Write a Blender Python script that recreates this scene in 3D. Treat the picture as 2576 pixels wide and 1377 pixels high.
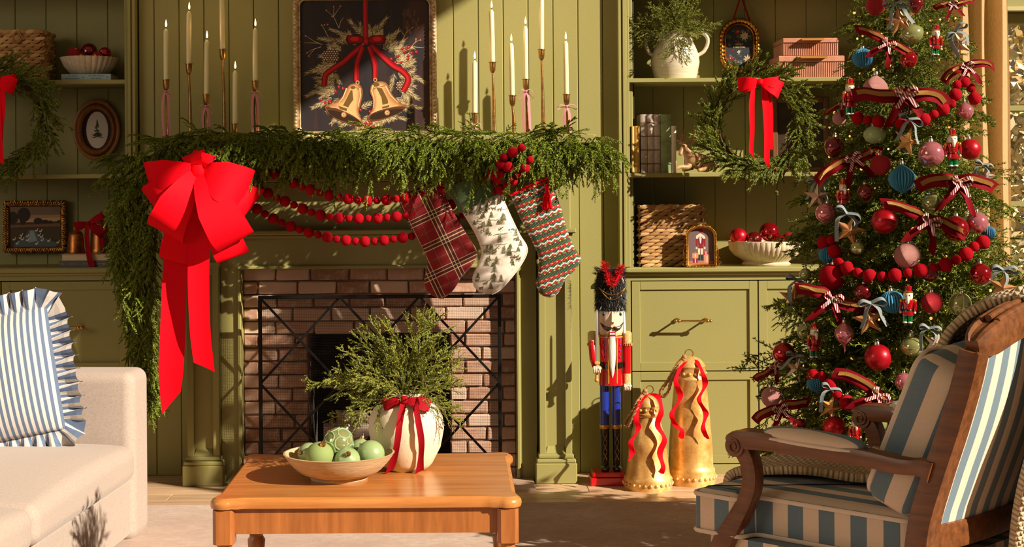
import bpy, math, random
import numpy as np
from mathutils import Vector, Matrix
for o in list(bpy.data.objects): bpy.data.objects.remove(o, do_unlink=True)
SC = bpy.context.scene; COL = SC.collection
PI = math.pi; V3 = Vector
# ------------------------------------------------------------------ camera
F, VPX, VPY, CAMZ, ROLL = 3800.0, 1150.0, 476.0, 1.24, math.radians(0.4)
CR, SR = math.cos(ROLL), math.sin(ROLL)
cam = bpy.data.objects.new('camera', bpy.data.cameras.new('camera')); COL.objects.link(cam)
cam.data.sensor_width = 36; cam.data.lens = F / 2576 * 36
cam.data.shift_x = (1288 - VPX) / 2576; cam.data.shift_y = -(688.5 - VPY) / 2576
cam.data.clip_start = 0.05; cam.data.clip_end = 200
cam.matrix_world = Matrix(((CR, SR, 0, 0), (0, 0, -1, 0), (-SR, CR, 0, CAMZ), (0, 0, 0, 1)))
SC.camera = cam
# ------------------------------------------------------------------ world, sun, exposure
SC.view_settings.view_transform = 'Standard'; SC.view_settings.look = 'None'
SC.view_settings.exposure = 0.0; SC.view_settings.gamma = 1.0; SC.view_settings.use_curve_mapping = False
SC.cycles.use_denoising = True; SC.cycles.max_bounces = 3; SC.cycles.diffuse_bounces = 2; SC.cycles.glossy_bounces = 2; SC.cycles.use_adaptive_sampling = True; SC.cycles.adaptive_threshold = 0.12; SC.cycles.transparent_max_bounces = 8
SC.cycles.caustics_reflective = False; SC.cycles.caustics_refractive = False
SC.cycles.sample_clamp_indirect = 4.0
wd = bpy.data.worlds.new('sky'); SC.world = wd; wd.use_nodes = True
bg = wd.node_tree.nodes['Background']; bg.inputs[0].default_value = (1.0, 0.82, 0.58, 1); bg.inputs[1].default_value = 0.13
SUN = V3((-1.5, 1.0, -0.98)).normalized()
sl = bpy.data.lights.new('sun', 'SUN'); sl.energy = 8.0; sl.angle = math.radians(0.6); sl.color = (1.0, 0.87, 0.69)
so = bpy.data.objects.new('sun', sl); COL.objects.link(so)
so.rotation_euler = SUN.to_track_quat('-Z', 'Y').to_euler(); so.location = (6, -2, 6)
def area(name, loc, tgt, sx, sy, en, col):
    l = bpy.data.lights.new(name, 'AREA'); l.shape = 'RECTANGLE'; l.size = sx; l.size_y = sy; l.energy = en; l.color = col
    o = bpy.data.objects.new(name, l); COL.objects.link(o); o.location = loc
    o.rotation_euler = (V3(tgt) - V3(loc)).to_track_quat('-Z', 'Y').to_euler(); return o
area('left_soft_fill', (-5.2, 1.2, 2.6), (-1.2, 6.6, 0.9), 2.4, 2.2, 56, (1.0, 0.82, 0.60))  # weak soft fill added at front left; no window is built there
# ------------------------------------------------------------------ helpers
def P(px, py, Y):
    u = px - VPX; w = VPY - py
    return V3(((u * CR + w * SR) * Y / F, Y, CAMZ + (-u * SR + w * CR) * Y / F))
def X_(px, Y, py=688): return P(px, py, Y).x
def Z_(py, Y, px=1150): return P(px, py, Y).z
def pm(n, Y): return n * Y / F                       # pixels to metres at a depth
def yfloor(px, py, z=0.0):
    u = px - VPX; w = VPY - py
    return (CAMZ - z) * F / (u * SR - w * CR)
def lin(c):
    r = []
    for x in c[:3]:
        x /= 255.0
        r.append(x / 12.92 if x <= 0.04045 else ((x + 0.055) / 1.055) ** 2.4)
    return (r[0], r[1], r[2], 1.0)
class MB:
    def __init__(s): s.v = []; s.f = []; s.c = []; s.M = None; s.col = None
    def add(s, V, Fc):
        o = len(s.v)
        if s.M is None: s.v += [tuple(p) for p in V]
        else: s.v += [tuple(s.M @ V3(p)) for p in V]
        for f in Fc: s.f.append(tuple(i + o for i in f)); s.c.append(s.col)
        return s
    def box(s, x0, x1, y0, y1, z0, z1, c=0.0):
        if c <= 0:
            V = [(x, y, z) for z in (z0, z1) for y in (y0, y1) for x in (x0, x1)]
            return s.add(V, [(0, 2, 3, 1), (4, 5, 7, 6), (0, 1, 5, 4), (2, 6, 7, 3), (0, 4, 6, 2), (1, 3, 7, 5)])
        c = min(c, abs(x1 - x0) * .45, abs(y1 - y0) * .45, abs(z1 - z0) * .45)
        lo, hi = (x0, y0, z0), (x1, y1, z1); V = []; ix = {}
        for k in range(8):
            b = (k & 1, k >> 1 & 1, k >> 2 & 1)
            for a in range(3):
                p = [0, 0, 0]
                for t in range(3):
                    e = hi[t] if b[t] else lo[t]
                    p[t] = e if t == a else (e - c if b[t] else e + c)
                ix[k, a] = len(V); V.append(tuple(p))
        Fc = []
        for a in range(3):
            u, w = (a + 1) % 3, (a + 2) % 3
            for b in (0, 1):
                q = [b << a, b << a | 1 << u, b << a | 1 << u | 1 << w, b << a | 1 << w]
                f = [ix[k, a] for k in q]; Fc.append(tuple(f if b else f[::-1]))
        for a in range(3):
            u, w = (a + 1) % 3, (a + 2) % 3
            for bu in (0, 1):
                for bw in (0, 1):
                    k0 = bu << u | bw << w; k1 = k0 | 1 << a
                    f = [ix[k0, u], ix[k1, u], ix[k1, w], ix[k0, w]]
                    Fc.append(tuple(f if bu == bw else f[::-1]))
        for k in range(8):
            f = [ix[k, 0], ix[k, 1], ix[k, 2]]
            n = (k & 1) + (k >> 1 & 1) + (k >> 2 & 1)
            Fc.append(tuple(f if n % 2 else f[::-1]))
        return s.add(V, Fc)
    def lathe(s, prof, c=(0, 0, 0), n=24, fl=None, sx=1, sy=1):
        V = []; Fc = []; rows = []
        for (r, z) in prof:
            if r <= 1e-6: rows.append([len(V)]); V.append((c[0], c[1], c[2] + z)); continue
            row = []
            for k in range(n):
                t = 2 * PI * k / n; q = fl(t, r, z) if fl else r
                row.append(len(V)); V.append((c[0] + sx * q * math.cos(t), c[1] + sy * q * math.sin(t), c[2] + z))
            rows.append(row)
        for a, b in zip(rows, rows[1:]):
            for k in range(n):
                k2 = (k + 1) % n
                if len(a) == 1 and len(b) == 1: continue
                if len(a) == 1: Fc.append((a[0], b[k2], b[k]))
                elif len(b) == 1: Fc.append((a[k], a[k2], b[0]))
                else: Fc.append((a[k], a[k2], b[k2], b[k]))
        return s.add(V, Fc)
    def sphere(s, c, r, n=16, m=10, sc=(1, 1, 1)):
        prof = [(math.sin(PI * k / m) * r, -math.cos(PI * k / m) * r * sc[2]) for k in range(m + 1)]
        prof[0] = (0, prof[0][1]); prof[-1] = (0, prof[-1][1])
        return s.lathe(prof, c, n, None, sc[0], sc[1])
    def sweep(s, pts, sec, up=(0, 0, 1), sc=None, caps=True, closed=False, ups=None):
        pts = [V3(p) for p in pts]; n = len(pts); m = len(sec); V = []; Fc = []; pu = V3(up)
        for i, p in enumerate(pts):
            if closed: t = pts[(i + 1) % n] - pts[i - 1]
            else: t = pts[min(i + 1, n - 1)] - pts[max(i - 1, 0)]
            t = t.normalized() if t.length > 1e-9 else V3((0, 0, 1))
            if ups: pu = V3(ups[i])
            a = t.cross(pu)
            if a.length < 1e-4: a = t.orthogonal()
            a.normalize(); b = a.cross(t).normalized()
            if not ups and up is None: pu = b
            k = 1.0 if sc is None else (sc[i] if hasattr(sc, '__len__') else sc)
            ka, kb = k if isinstance(k, tuple) else (k, k)
            V += [p + a * (q[0] * ka) + b * (q[1] * kb) for q in sec]
        for i in range(n if closed else n - 1):
            i2 = (i + 1) % n
            for k in range(m):
                k2 = (k + 1) % m; Fc.append((i * m + k, i * m + k2, i2 * m + k2, i2 * m + k))
        if caps and not closed: Fc.append(tuple(range(m - 1, -1, -1))); Fc.append(tuple((n - 1) * m + k for k in range(m)))
        return s.add(V, Fc)
    def tube(s, pts, r, n=8, up=(0.123, 0.31, 0.94), closed=False):
        return s.sweep(pts, [(math.cos(2 * PI * k / n), math.sin(2 * PI * k / n)) for k in range(n)], up, r if hasattr(r, '__len__') else [r] * len(pts), True, closed)
    def ribbon(s, pts, side, w, nc=2, curl=0.0, th=0.0012):
        pts = [V3(p) for p in pts]; n = len(pts); V = []; Fc = []; m = nc + 1
        for i, p in enumerate(pts):
            sd = V3(side[i]) if isinstance(side, list) else V3(side)
            sd = sd.normalized(); t = (pts[min(i + 1, n - 1)] - pts[max(i - 1, 0)])
            nr = t.cross(sd); nr = nr.normalized() if nr.length > 1e-9 else V3((0, -1, 0))
            ww = w[i] if hasattr(w, '__len__') else w
            for lay in (0, 1):
                for k in range(m):
                    q = k / nc * 2 - 1
                    V.append(p + sd * (q * ww / 2) + nr * (curl * ww * (q * q) + (th if lay else 0)))
        st = 2 * m
        for i in range(n - 1):
            a, b = i * st, (i + 1) * st
            for k in range(nc):
                Fc.append((a + k, a + k + 1, b + k + 1, b + k)); Fc.append((a + m + k, b + m + k, b + m + k + 1, a + m + k + 1))
            Fc.append((a, b, b + m, a + m)); Fc.append((a + nc, a + m + nc, b + m + nc, b + nc))
        e = (n - 1) * st
        for k in range(nc):
            Fc.append((k, m + k, m + k + 1, k + 1)); Fc.append((e + k, e + k + 1, e + m + k + 1, e + m + k))
        return s.add(V, Fc)
    def prism(s, poly, y0, y1):
        n = len(poly)
        V = [(p[0], y0, p[1]) for p in poly] + [(p[0], y1, p[1]) for p in poly]
        return s.add(V, [tuple(range(n)), tuple(range(2 * n - 1, n - 1, -1))] + [(k, n + k, n + (k + 1) % n, (k + 1) % n) for k in range(n)])
    def prismz(s, poly, z0, z1):
        n = len(poly)
        V = [(p[0], p[1], z0) for p in poly] + [(p[0], p[1], z1) for p in poly]
        return s.add(V, [tuple(range(n - 1, -1, -1)), tuple(range(n, 2 * n))] + [(k, (k + 1) % n, n + (k + 1) % n, n + k) for k in range(n)])
    def loft(s, rings, cap=True):
        m = len(rings[0]); V = [p for r in rings for p in r]; Fc = []
        for i in range(len(rings) - 1):
            for k in range(m):
                k2 = (k + 1) % m; Fc.append((i * m + k, i * m + k2, (i + 1) * m + k2, (i + 1) * m + k))
        if cap: Fc.append(tuple(range(m - 1, -1, -1))); Fc.append(tuple((len(rings) - 1) * m + k for k in range(m)))
        return s.add(V, Fc)
    def rbox(s, sx, sy, sz, r, n=6, c=(0, 0, 0), fn=None):
        h = (sx / 2, sy / 2, sz / 2); V = []; Fc = []; ix = {}
        inn = [max(a - r, 1e-4) for a in h]
        grid = [[(-1 + 2 * t / n) * a for t in range(n + 1)] if n < 8 else [-a, -a + .42 * min(r, a), -a + .75 * min(r, a)] + [-b + 2 * b * t / (n - 6) for t in range(n - 5)] + [a - .75 * min(r, a), a - .42 * min(r, a), a] for a, b in zip(h, inn)]
        def vid(i, j, k):
            if (i, j, k) in ix: return ix[i, j, k]
            q = [gl[t] for t, gl in zip((i, j, k), grid)]
            # concentrate grid lines in the rounded border
            cl = [max(-b, min(b, t)) for t, b in zip(q, inn)]
            d = V3([a - b for a, b in zip(q, cl)])
            if d.length > 1e-9: d = d.normalized() * r
            p = V3(cl) + d
            if fn: p = V3(fn(p))
            ix[i, j, k] = len(V); V.append((p[0] + c[0], p[1] + c[1], p[2] + c[2])); return ix[i, j, k]
        for a in range(n):
            for b in range(n):
                for e in (0, n):
                    f = [vid(e, a, b), vid(e, a + 1, b), vid(e, a + 1, b + 1), vid(e, a, b + 1)]; Fc.append(tuple(f if e else f[::-1]))
                    f = [vid(a, e, b), vid(a, e, b + 1), vid(a + 1, e, b + 1), vid(a + 1, e, b)]; Fc.append(tuple(f if e else f[::-1]))
                    f = [vid(a, b, e), vid(a + 1, b, e), vid(a + 1, b + 1, e), vid(a, b + 1, e)]; Fc.append(tuple(f if e else f[::-1]))
        return s.add(V, Fc)
    def mesh(s, name, m, smooth=40, inv=None):
        me = bpy.data.meshes.new(name)
        v = [tuple(inv @ V3(p)) for p in s.v] if inv is not None else s.v
        me.from_pydata(v, [], s.f)
        if m is not None: me.materials.append(m)
        if smooth:
            me.shade_smooth()
            if smooth < 170: me.set_sharp_from_angle(angle=math.radians(smooth))
        if any(x is not None for x in s.c):
            ca = me.color_attributes.new('Col', 'FLOAT_COLOR', 'CORNER'); arr = []
            for p, c in zip(me.polygons, s.c): arr += list(lin(c) if c else (.5, .5, .5, 1)) * p.loop_total
            ca.data.foreach_set('color', arr)
        me.update(); return me
def obj(name, me, parent=None, M=None):
    o = bpy.data.objects.new(name, me); COL.objects.link(o)
    if parent is not None: o.parent = parent
    if M is not None: o.matrix_basis = M
    return o
def tag(o, label=None, cat=None, group=None, kind=None):
    if label: o['label'] = label
    if cat: o['category'] = cat
    if group: o['group'] = group
    if kind: o['kind'] = kind
    return o
def thing(name, label, cat, loc=(0, 0, 0), group=None, M=None, kind=None):
    o = bpy.data.objects.new(name, None); COL.objects.link(o); o.empty_display_size = .05
    o.matrix_basis = M if M is not None else Matrix.Translation(V3(loc))
    return tag(o, label, cat, group, kind)
def wmat(o):
    m = o.matrix_basis.copy()
    while o.parent: o = o.parent; m = o.matrix_basis @ m
    return m
def part(mb, name, m, parent, smooth=40, local=False, label=None, kind=None):
    me = mb.mesh(name, m, smooth, None if local else wmat(parent).inverted())
    return tag(obj(name, me, parent), label, None, None, kind)
def solo(mb, name, m, label, cat, group=None, smooth=40, kind=None):
    xs = np.array(mb.v); c = V3(((xs[:, 0].min() + xs[:, 0].max()) / 2, (xs[:, 1].min() + xs[:, 1].max()) / 2, xs[:, 2].min()))
    M = Matrix.Translation(c)
    return tag(obj(name, mb.mesh(name, m, smooth, M.inverted()), None, M), label, cat, group, kind)
def struct(mb, name, m, smooth=40): return tag(obj(name, mb.mesh(name, m, smooth)), kind='structure')
def dup(root, M, label=None, group=None):
    r = root.copy(); COL.objects.link(r); r.matrix_basis = M
    if label: r['label'] = label
    if group: r['group'] = group
    for ch in root.children:
        c = ch.copy(); COL.objects.link(c); c.parent = r
        for g in ch.children:
            d = g.copy(); COL.objects.link(d); d.parent = c
    return r
def TR(loc, rz=0, rx=0, ry=0, s=1.0):
    sm = Matrix.Diagonal((s, s, s, 1)) if not isinstance(s, tuple) else Matrix.Diagonal((*s, 1))
    return Matrix.Translation(V3(loc)) @ Matrix.Rotation(rz, 4, 'Z') @ Matrix.Rotation(ry, 4, 'Y') @ Matrix.Rotation(rx, 4, 'X') @ sm
def bez(pts, n=12):          # Catmull-Rom through points
    pts = [V3(p) for p in pts]; out = []
    for i in range(len(pts) - 1):
        p0 = pts[max(i - 1, 0)]; p1 = pts[i]; p2 = pts[i + 1]; p3 = pts[min(i + 2, len(pts) - 1)]
        for k in range(n):
            t = k / n
            out.append(.5 * ((2 * p1) + (p2 - p0) * t + (2 * p0 - 5 * p1 + 4 * p2 - p3) * t * t + (3 * p1 - p0 - 3 * p2 + p3) * t ** 3))
    out.append(pts[-1]); return out
def interp(xs, ys, x): return float(np.interp(x, xs, ys))
# ------------------------------------------------------------------ materials
class NT:
    def __init__(s, name):
        s.m = bpy.data.materials.new(name); s.m.use_nodes = True; s.t = s.m.node_tree; s.b = s.t.nodes['Principled BSDF']
    def n(s, typ, ins=None, **kw):
        nd = s.t.nodes.new('ShaderNode' + typ)
        for k, v in kw.items(): setattr(nd, k, v)
        for k, v in (ins or {}).items(): s.put(nd.inputs[k], v)
        return nd
    def put(s, sock, v):
        if isinstance(v, bpy.types.NodeSocket): s.t.links.new(v, sock)
        else: sock.default_value = v
    def math(s, op, a, b=None, c=None):
        nd = s.t.nodes.new('ShaderNodeMath'); nd.operation = op
        for i, v in enumerate((a, b, c)):
            if v is not None: s.put(nd.inputs[i], v)
        return nd.outputs[0]
    def mix(s, f, a, b, mode='MIX'):
        nd = s.t.nodes.new('ShaderNodeMix'); nd.data_type = 'RGBA'; nd.blend_type = mode
        s.put(nd.inputs[0], f); s.put(nd.inputs[6], a); s.put(nd.inputs[7], b); return nd.outputs[2]
    def ramp(s, f, stops, const=False):
        nd = s.t.nodes.new('ShaderNodeValToRGB'); cr = nd.color_ramp
        if const: cr.interpolation = 'CONSTANT'
        while len(cr.elements) < len(stops): cr.elements.new(.5)
        for e, (p, c) in zip(cr.elements, stops): e.position = p; e.color = c
        s.put(nd.inputs[0], f); return nd.outputs[0]
    def co(s, kind='Object', scale=None, rot=None):
        c = s.n('TexCoord').outputs[kind]
        if scale is None and rot is None: return c
        mp = s.n('Mapping'); s.put(mp.inputs[0], c)
        if scale is not None: mp.inputs['Scale'].default_value = scale if isinstance(scale, tuple) else (scale,) * 3
        if rot is not None: mp.inputs['Rotation'].default_value = rot
        return mp.outputs[0]
    def noise(s, vec, sc, det=3, rough=.5): return s.n('TexNoise', {'Vector': vec, 'Scale': sc, 'Detail': det, 'Roughness': rough}).outputs[0]
    def bump(s, h, st, dist=.01):
        nd = s.n('Bump', {'Height': h, 'Strength': st, 'Distance': dist}); s.put(s.b.inputs['Normal'], nd.outputs[0]); return nd
    def base(s, c): s.put(s.b.inputs['Base Color'], c)
    def set(s, **k):
        nm = dict(rough='Roughness', metal='Metallic', coat='Coat Weight', coatr='Coat Roughness', sheen='Sheen Weight', sheenr='Sheen Roughness',
                  spec='Specular IOR Level', trans='Transmission Weight', emis='Emission Strength', emc='Emission Color', sub='Subsurface Weight', alpha='Alpha', ior='IOR', tint='Sheen Tint')
        for a, v in k.items(): s.put(s.b.inputs[nm[a]], v)
        return s
MATS = {}
def mt(name, col, rough=.5, col2=None, vs=8.0, bump=0, bs=60.0, vlo=.35, vhi=.65, co='Object', stretch=None, rnd=0.0, **k):
    if name in MATS: return MATS[name]
    t = NT(name); c = lin(col); cc = t.co(co, stretch) if (col2 or bump) else None
    b = c
    if col2: b = t.ramp(t.noise(cc, vs, 4, .6), [(vlo, c), (vhi, lin(col2))])
    if rnd:
        r = t.n('ObjectInfo').outputs['Random']; f = t.math('MULTIPLY_ADD', r, 2 * rnd, 1 - rnd)
        b = t.mix(1.0, b, t.n('CombineColor', {0: f, 1: f, 2: f}).outputs[0], 'MULTIPLY')
    t.base(b); t.set(rough=rough, **k)
    if bump: t.bump(t.noise(cc, bs, 4, .6), bump, .004)
    MATS[name] = t.m; return t.m
# ------------------------------------------------------------------ the room
YW, YC, YB = 6.58, 6.53, 6.84
GREEN = mt('olive_paint', (153, 147, 88), .55, bump=.12, bs=220, vs=3)
GREEND = mt('olive_paint_dark_gap', (60, 60, 34), .7)
BRASS = mt('brass', (214, 170, 96), .28, metal=1.0)
def wood_mat(name, c1, c2, axis='x', rough=.4, sc=1.0, coat=.15, rnd=.0):
    t = NT(name); st = {'x': (1.2, 14, 14), 'y': (14, 1.2, 14), 'z': (14, 14, 1.2)}[axis]
    v = t.co('Object', tuple(a * sc for a in st)); n = t.noise(v, 3.0, 6, .65)
    c = t.ramp(n, [(.3, lin(c1)), (.7, lin(c2))])
    if rnd:
        r = t.n('ObjectInfo').outputs['Random']; f = t.math('MULTIPLY_ADD', r, 2 * rnd, 1 - rnd)
        c = t.mix(1.0, c, t.n('CombineColor', {0: f, 1: f, 2: f}).outputs[0], 'MULTIPLY')
    t.base(c); t.set(rough=rough, coat=coat, coatr=.25); t.bump(n, .08, .003); return t.m
OAK = wood_mat('floor_oak', (188, 148, 112), (222, 190, 156), 'x', .42, .8, .1, .10)
# floor
fl = struct(MB().box(-3.6, 4.0, -1.5, 7.3, -.06, -.012), 'floor', mt('subfloor', (150, 116, 86), .7))
rng = random.Random(3)
pl_me = {}
y = 5.70; row = 0
while y < 6.64:
    x = -2.3 + rng.uniform(-.9, 0)
    while x < 3.0:
        L = rng.choice((1.1, 1.35, 1.6))
        if L not in pl_me: pl_me[L] = MB().box(-L / 2 + .0012, L / 2 - .0012, -.0665, .0665, -.012, 0, .0015).mesh('plank', OAK, 30)
        obj('plank', pl_me[L], fl, Matrix.Translation((x + L / 2, y, 0))); x += L
    y += .136; row += 1
# rug
t = NT('rug_wool'); v = t.co('Object'); n1 = t.noise(v, 2.2, 6, .7); n2 = t.noise(t.co('Object', (10, 60, 10)), 3, 4, .7); n3 = t.noise(v, 320, 2, .5)
c = t.ramp(n1, [(.36, lin((160, 120, 94))), (.5, lin((180, 144, 118))), (.62, lin((196, 166, 144)))])
c = t.mix(t.ramp(n2, [(.42, (0, 0, 0, 1)), (.7, (1, 1, 1, 1))]), c, lin((152, 108, 82)))
t.base(c); t.set(rough=.95, sheen=.3); t.bump(t.math('ADD', n3, t.math('MULTIPLY', n2, .5)), .5, .006)
rug = solo(MB().box(-2.6, 2.6, .4, 5.93, -.011, .008, .004), 'area_rug', t.m, 'large faded pinkish beige woven rug under the coffee table', 'rug')
# back wall: dark backing, one mesh per tongue-and-groove board
wb = struct(MB().box(X_(330, YW), X_(452, YW), 6.602, 6.64, 0, 2.9).box(X_(452, YW), X_(1452, YW), 6.602, 6.64, 1.0, 2.9).box(X_(1452, YW), X_(1600, YW), 6.602, 6.64, 0, 2.9), 'wall_back', GREEND)
gro = [1517 + 62.7 * k for k in range(1, -19, -1)][::-1]
edges = [X_(349, YW, 200)] + [X_(g, YW, 200) for g in gro if g > 360] + [X_(1592, YW, 200)]
xa, xb = X_(470, YW), X_(1435, YW)
for a, b in zip(edges, edges[1:]):
    z0 = 1.15 if (a > xa - .02 and b < xb + .02) else 0
    part(MB().box(a + .0012, b - .0012, YW, 6.602, z0, 2.85, .0028), 'wall_board', GREEN, wb, 30)
# wall to the right of the bookcase, with the window
RX0, RX1 = X_(2262, YC), 3.05
wx0, wx1, wz0, wz1 = X_(2470, YW), 2.98, .42, Z_(30, YW, 2560)
wr = struct(MB().box(RX0, wx0, YW, 6.72, 0, 2.9).box(wx0, RX1, YW, 6.72, wz1, 2.9).box(wx0, RX1, YW, 6.72, 0, wz0), 'wall_window', GREEN)
wn = MB()
for (a, b, c, d) in ((wx0, wx1, wz1 - .05, wz1), (wx0, wx1, wz0, wz0 + .06), (wx0, wx0 + .05, wz0, wz1), (wx1 - .05, wx1, wz0, wz1)): wn.box(a, b, 6.60, 6.67, c, d, .004)
mz = [Z_(272, YW, 2560), Z_(272, YW, 2560) - .42, Z_(272, YW, 2560) - .84]
for z in mz: wn.box(wx0, wx1, 6.61, 6.66, z - .013, z + .013, .003)
for k in (1, 2): x = wx0 + (wx1 - wx0) * k / 3; wn.box(x - .012, x + .012, 6.612, 6.658, wz0, wz1, .003)
w1 = struct(wn, 'window_1', GREEN)
part(MB().box(wx0 - .08, RX1, 6.55, 6.58, wz1, wz1 + .02, .003).box(wx0 - .08, RX1, 6.53, 6.58, wz0 - .03, wz0, .003), 'window_trim', mt('pale_trim', (196, 184, 138), .5), w1)
GL = NT('window_glass'); gl = GL.t; tr = gl.nodes.new('ShaderNodeBsdfTransparent'); gs = gl.nodes.new('ShaderNodeBsdfGlossy'); gs.inputs['Roughness'].default_value = .03
mx = gl.nodes.new('ShaderNodeMixShader'); mx.inputs[0].default_value = .06; gl.links.new(tr.outputs[0], mx.inputs[1]); gl.links.new(gs.outputs[0], mx.inputs[2]); gl.links.new(mx.outputs[0], gl.nodes['Material Output'].inputs[0])
zs = [wz0 + .06] + mz[::-1] + [wz1 - .05]; xs = [wx0 + .05, wx0 + (wx1 - wx0) / 3, wx0 + (wx1 - wx0) * 2 / 3, wx1 - .05]
for a, b in zip(zs, zs[1:]):
    for c, d in zip(xs, xs[1:]): part(MB().box(c, d, 6.634, 6.638, a, b), 'pane', GL.m, w1, 0)
# right wall: end piers, header and sill of the tall side windows the sun comes through
wq = MB().box(3.05, 3.2, 6.45, 6.75, 0, 4.5).box(3.05, 3.2, 3.38, 3.62, 2.96, 4.5).box(3.1, 3.16, 3.48, 3.52, 0, 2.96).box(3.05, 3.2, -1.8, 6.45, 0, .35).box(3.05, 3.2, -1.8, 6.45, 4.12, 4.5).box(3.05, 3.2, -2.2, -1.8, 0, 4.5)  # hung block added out of view to shade the left cabinets, post under it
struct(wq, 'wall_right', GREEN)
struct(MB().box(-3.6, 3.2, -2.2, 7.1, 4.5, 4.56), 'ceiling', mt('ceiling_paint', (226, 216, 196), .8))
# garden outside the window
rg = np.random.default_rng(5)
def leaf_cloud(name, n, cen, rad, size, mat, parent):
    p = rg.normal(size=(n, 3)); p /= np.linalg.norm(p, axis=1)[:, None]; p = p * (rg.random(n)[:, None] ** .4) * np.array(rad) + np.array(cen)
    a = rg.normal(size=(n, 3)); a /= np.linalg.norm(a, axis=1)[:, None]; b = np.cross(a, rg.normal(size=(n, 3))); b /= np.linalg.norm(b, axis=1)[:, None]
    s = size * (.6 + .8 * rg.random(n))[:, None]
    V = np.stack([p - a * s, p + b * s * .45, p + a * s, p - b * s * .45], 1).reshape(-1, 3)
    me = bpy.data.meshes.new(name); me.from_pydata(V.tolist(), [], np.arange(4 * n).reshape(-1, 4).tolist()); me.materials.append(mat)
    return tag(obj(name, me, parent), kind='stuff')
def rand_mat(name, stops, rough=.6, spec=.3, objr=.25):
    t = NT(name); r = t.n('NewGeometry').outputs['Random Per Island']; n = len(stops)
    if objr: r = t.math('ADD', t.math('MULTIPLY', r, 1 - objr), t.math('MULTIPLY', t.n('ObjectInfo').outputs['Random'], objr))
    t.base(t.ramp(r, [(i / max(n - 1, 1), lin(c)) for i, c in enumerate(stops)])); t.set(rough=rough, spec=spec); return t.m
AUT = rand_mat('autumn_leaves', [(226, 180, 96), (246, 216, 150), (255, 246, 220), (214, 190, 110)])
for k, (x, y, h) in enumerate(((3.9, 10.0, 2.6),)):
    tr_ = thing('autumn_tree', 'golden autumn tree outside the window beside the curtain', 'tree', (x, y, -.2))
    part(MB().tube([(x, y, -.2), (x + .03, y, .8), (x - .05, y, 1.6), (x, y, h)], [.1, .08, .06, .03], 8), 'trunk', mt('bark', (96, 74, 54), .9), tr_)
    leaf_cloud('crown', 12000, (x - wmat(tr_).translation.x, 0, 1.75), (1.1, .5, 1.9), .042, AUT, tr_)
struct(MB().box(-2, 14, 6.8, 22, -.4, -.25), 'ground_outside', mt('lawn', (150, 140, 80), .9, (190, 170, 100)))
# curtain
cu = MB(); nx, nz = 110, 36; V = []; Fc = []
for j in range(nz + 1):
    z = .02 + (2.75 - .02) * j / nz
    x0, x1 = X_(2398, 6.42), X_(2546, 6.42) + .030 * (1 - j / nz) ** .7
    for i in range(nx + 1):
        u = i / nx; ph = u * 2 * PI * 3.3 + .5 + .25 * math.sin(z * 1.3)
        V.append((x0 + (x1 - x0) * u + .012 * math.sin(ph * 2 + .6), 6.44 + .05 * math.sin(ph) * (.75 + .25 * math.sin(z * 2 + u * 5)) + .006 * math.sin(9 * u + z * 5), z))
for j in range(nz):
    for i in range(nx): a = j * (nx + 1) + i; Fc.append((a, a + 1, a + nx + 2, a + nx + 1))
cu.add(V, Fc)
t = NT('linen_curtain'); tn = t.noise(t.co('Object', (300, 300, 40)), 1.5, 2); col = t.ramp(tn, [(.3, lin((214, 176, 126))), (.7, lin((236, 204, 158)))])
df = t.n('BsdfDiffuse', {'Color': col}); tl = t.n('BsdfTranslucent', {'Color': col}); ms = t.n('MixShader', {0: .45, 1: df.outputs[0], 2: tl.outputs[0]}); t.t.links.new(ms.outputs[0], t.t.nodes['Material Output'].inputs[0])
solo(cu, 'curtain', t.m, 'long beige linen curtain hanging beside the window', 'curtain', smooth=180)
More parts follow.
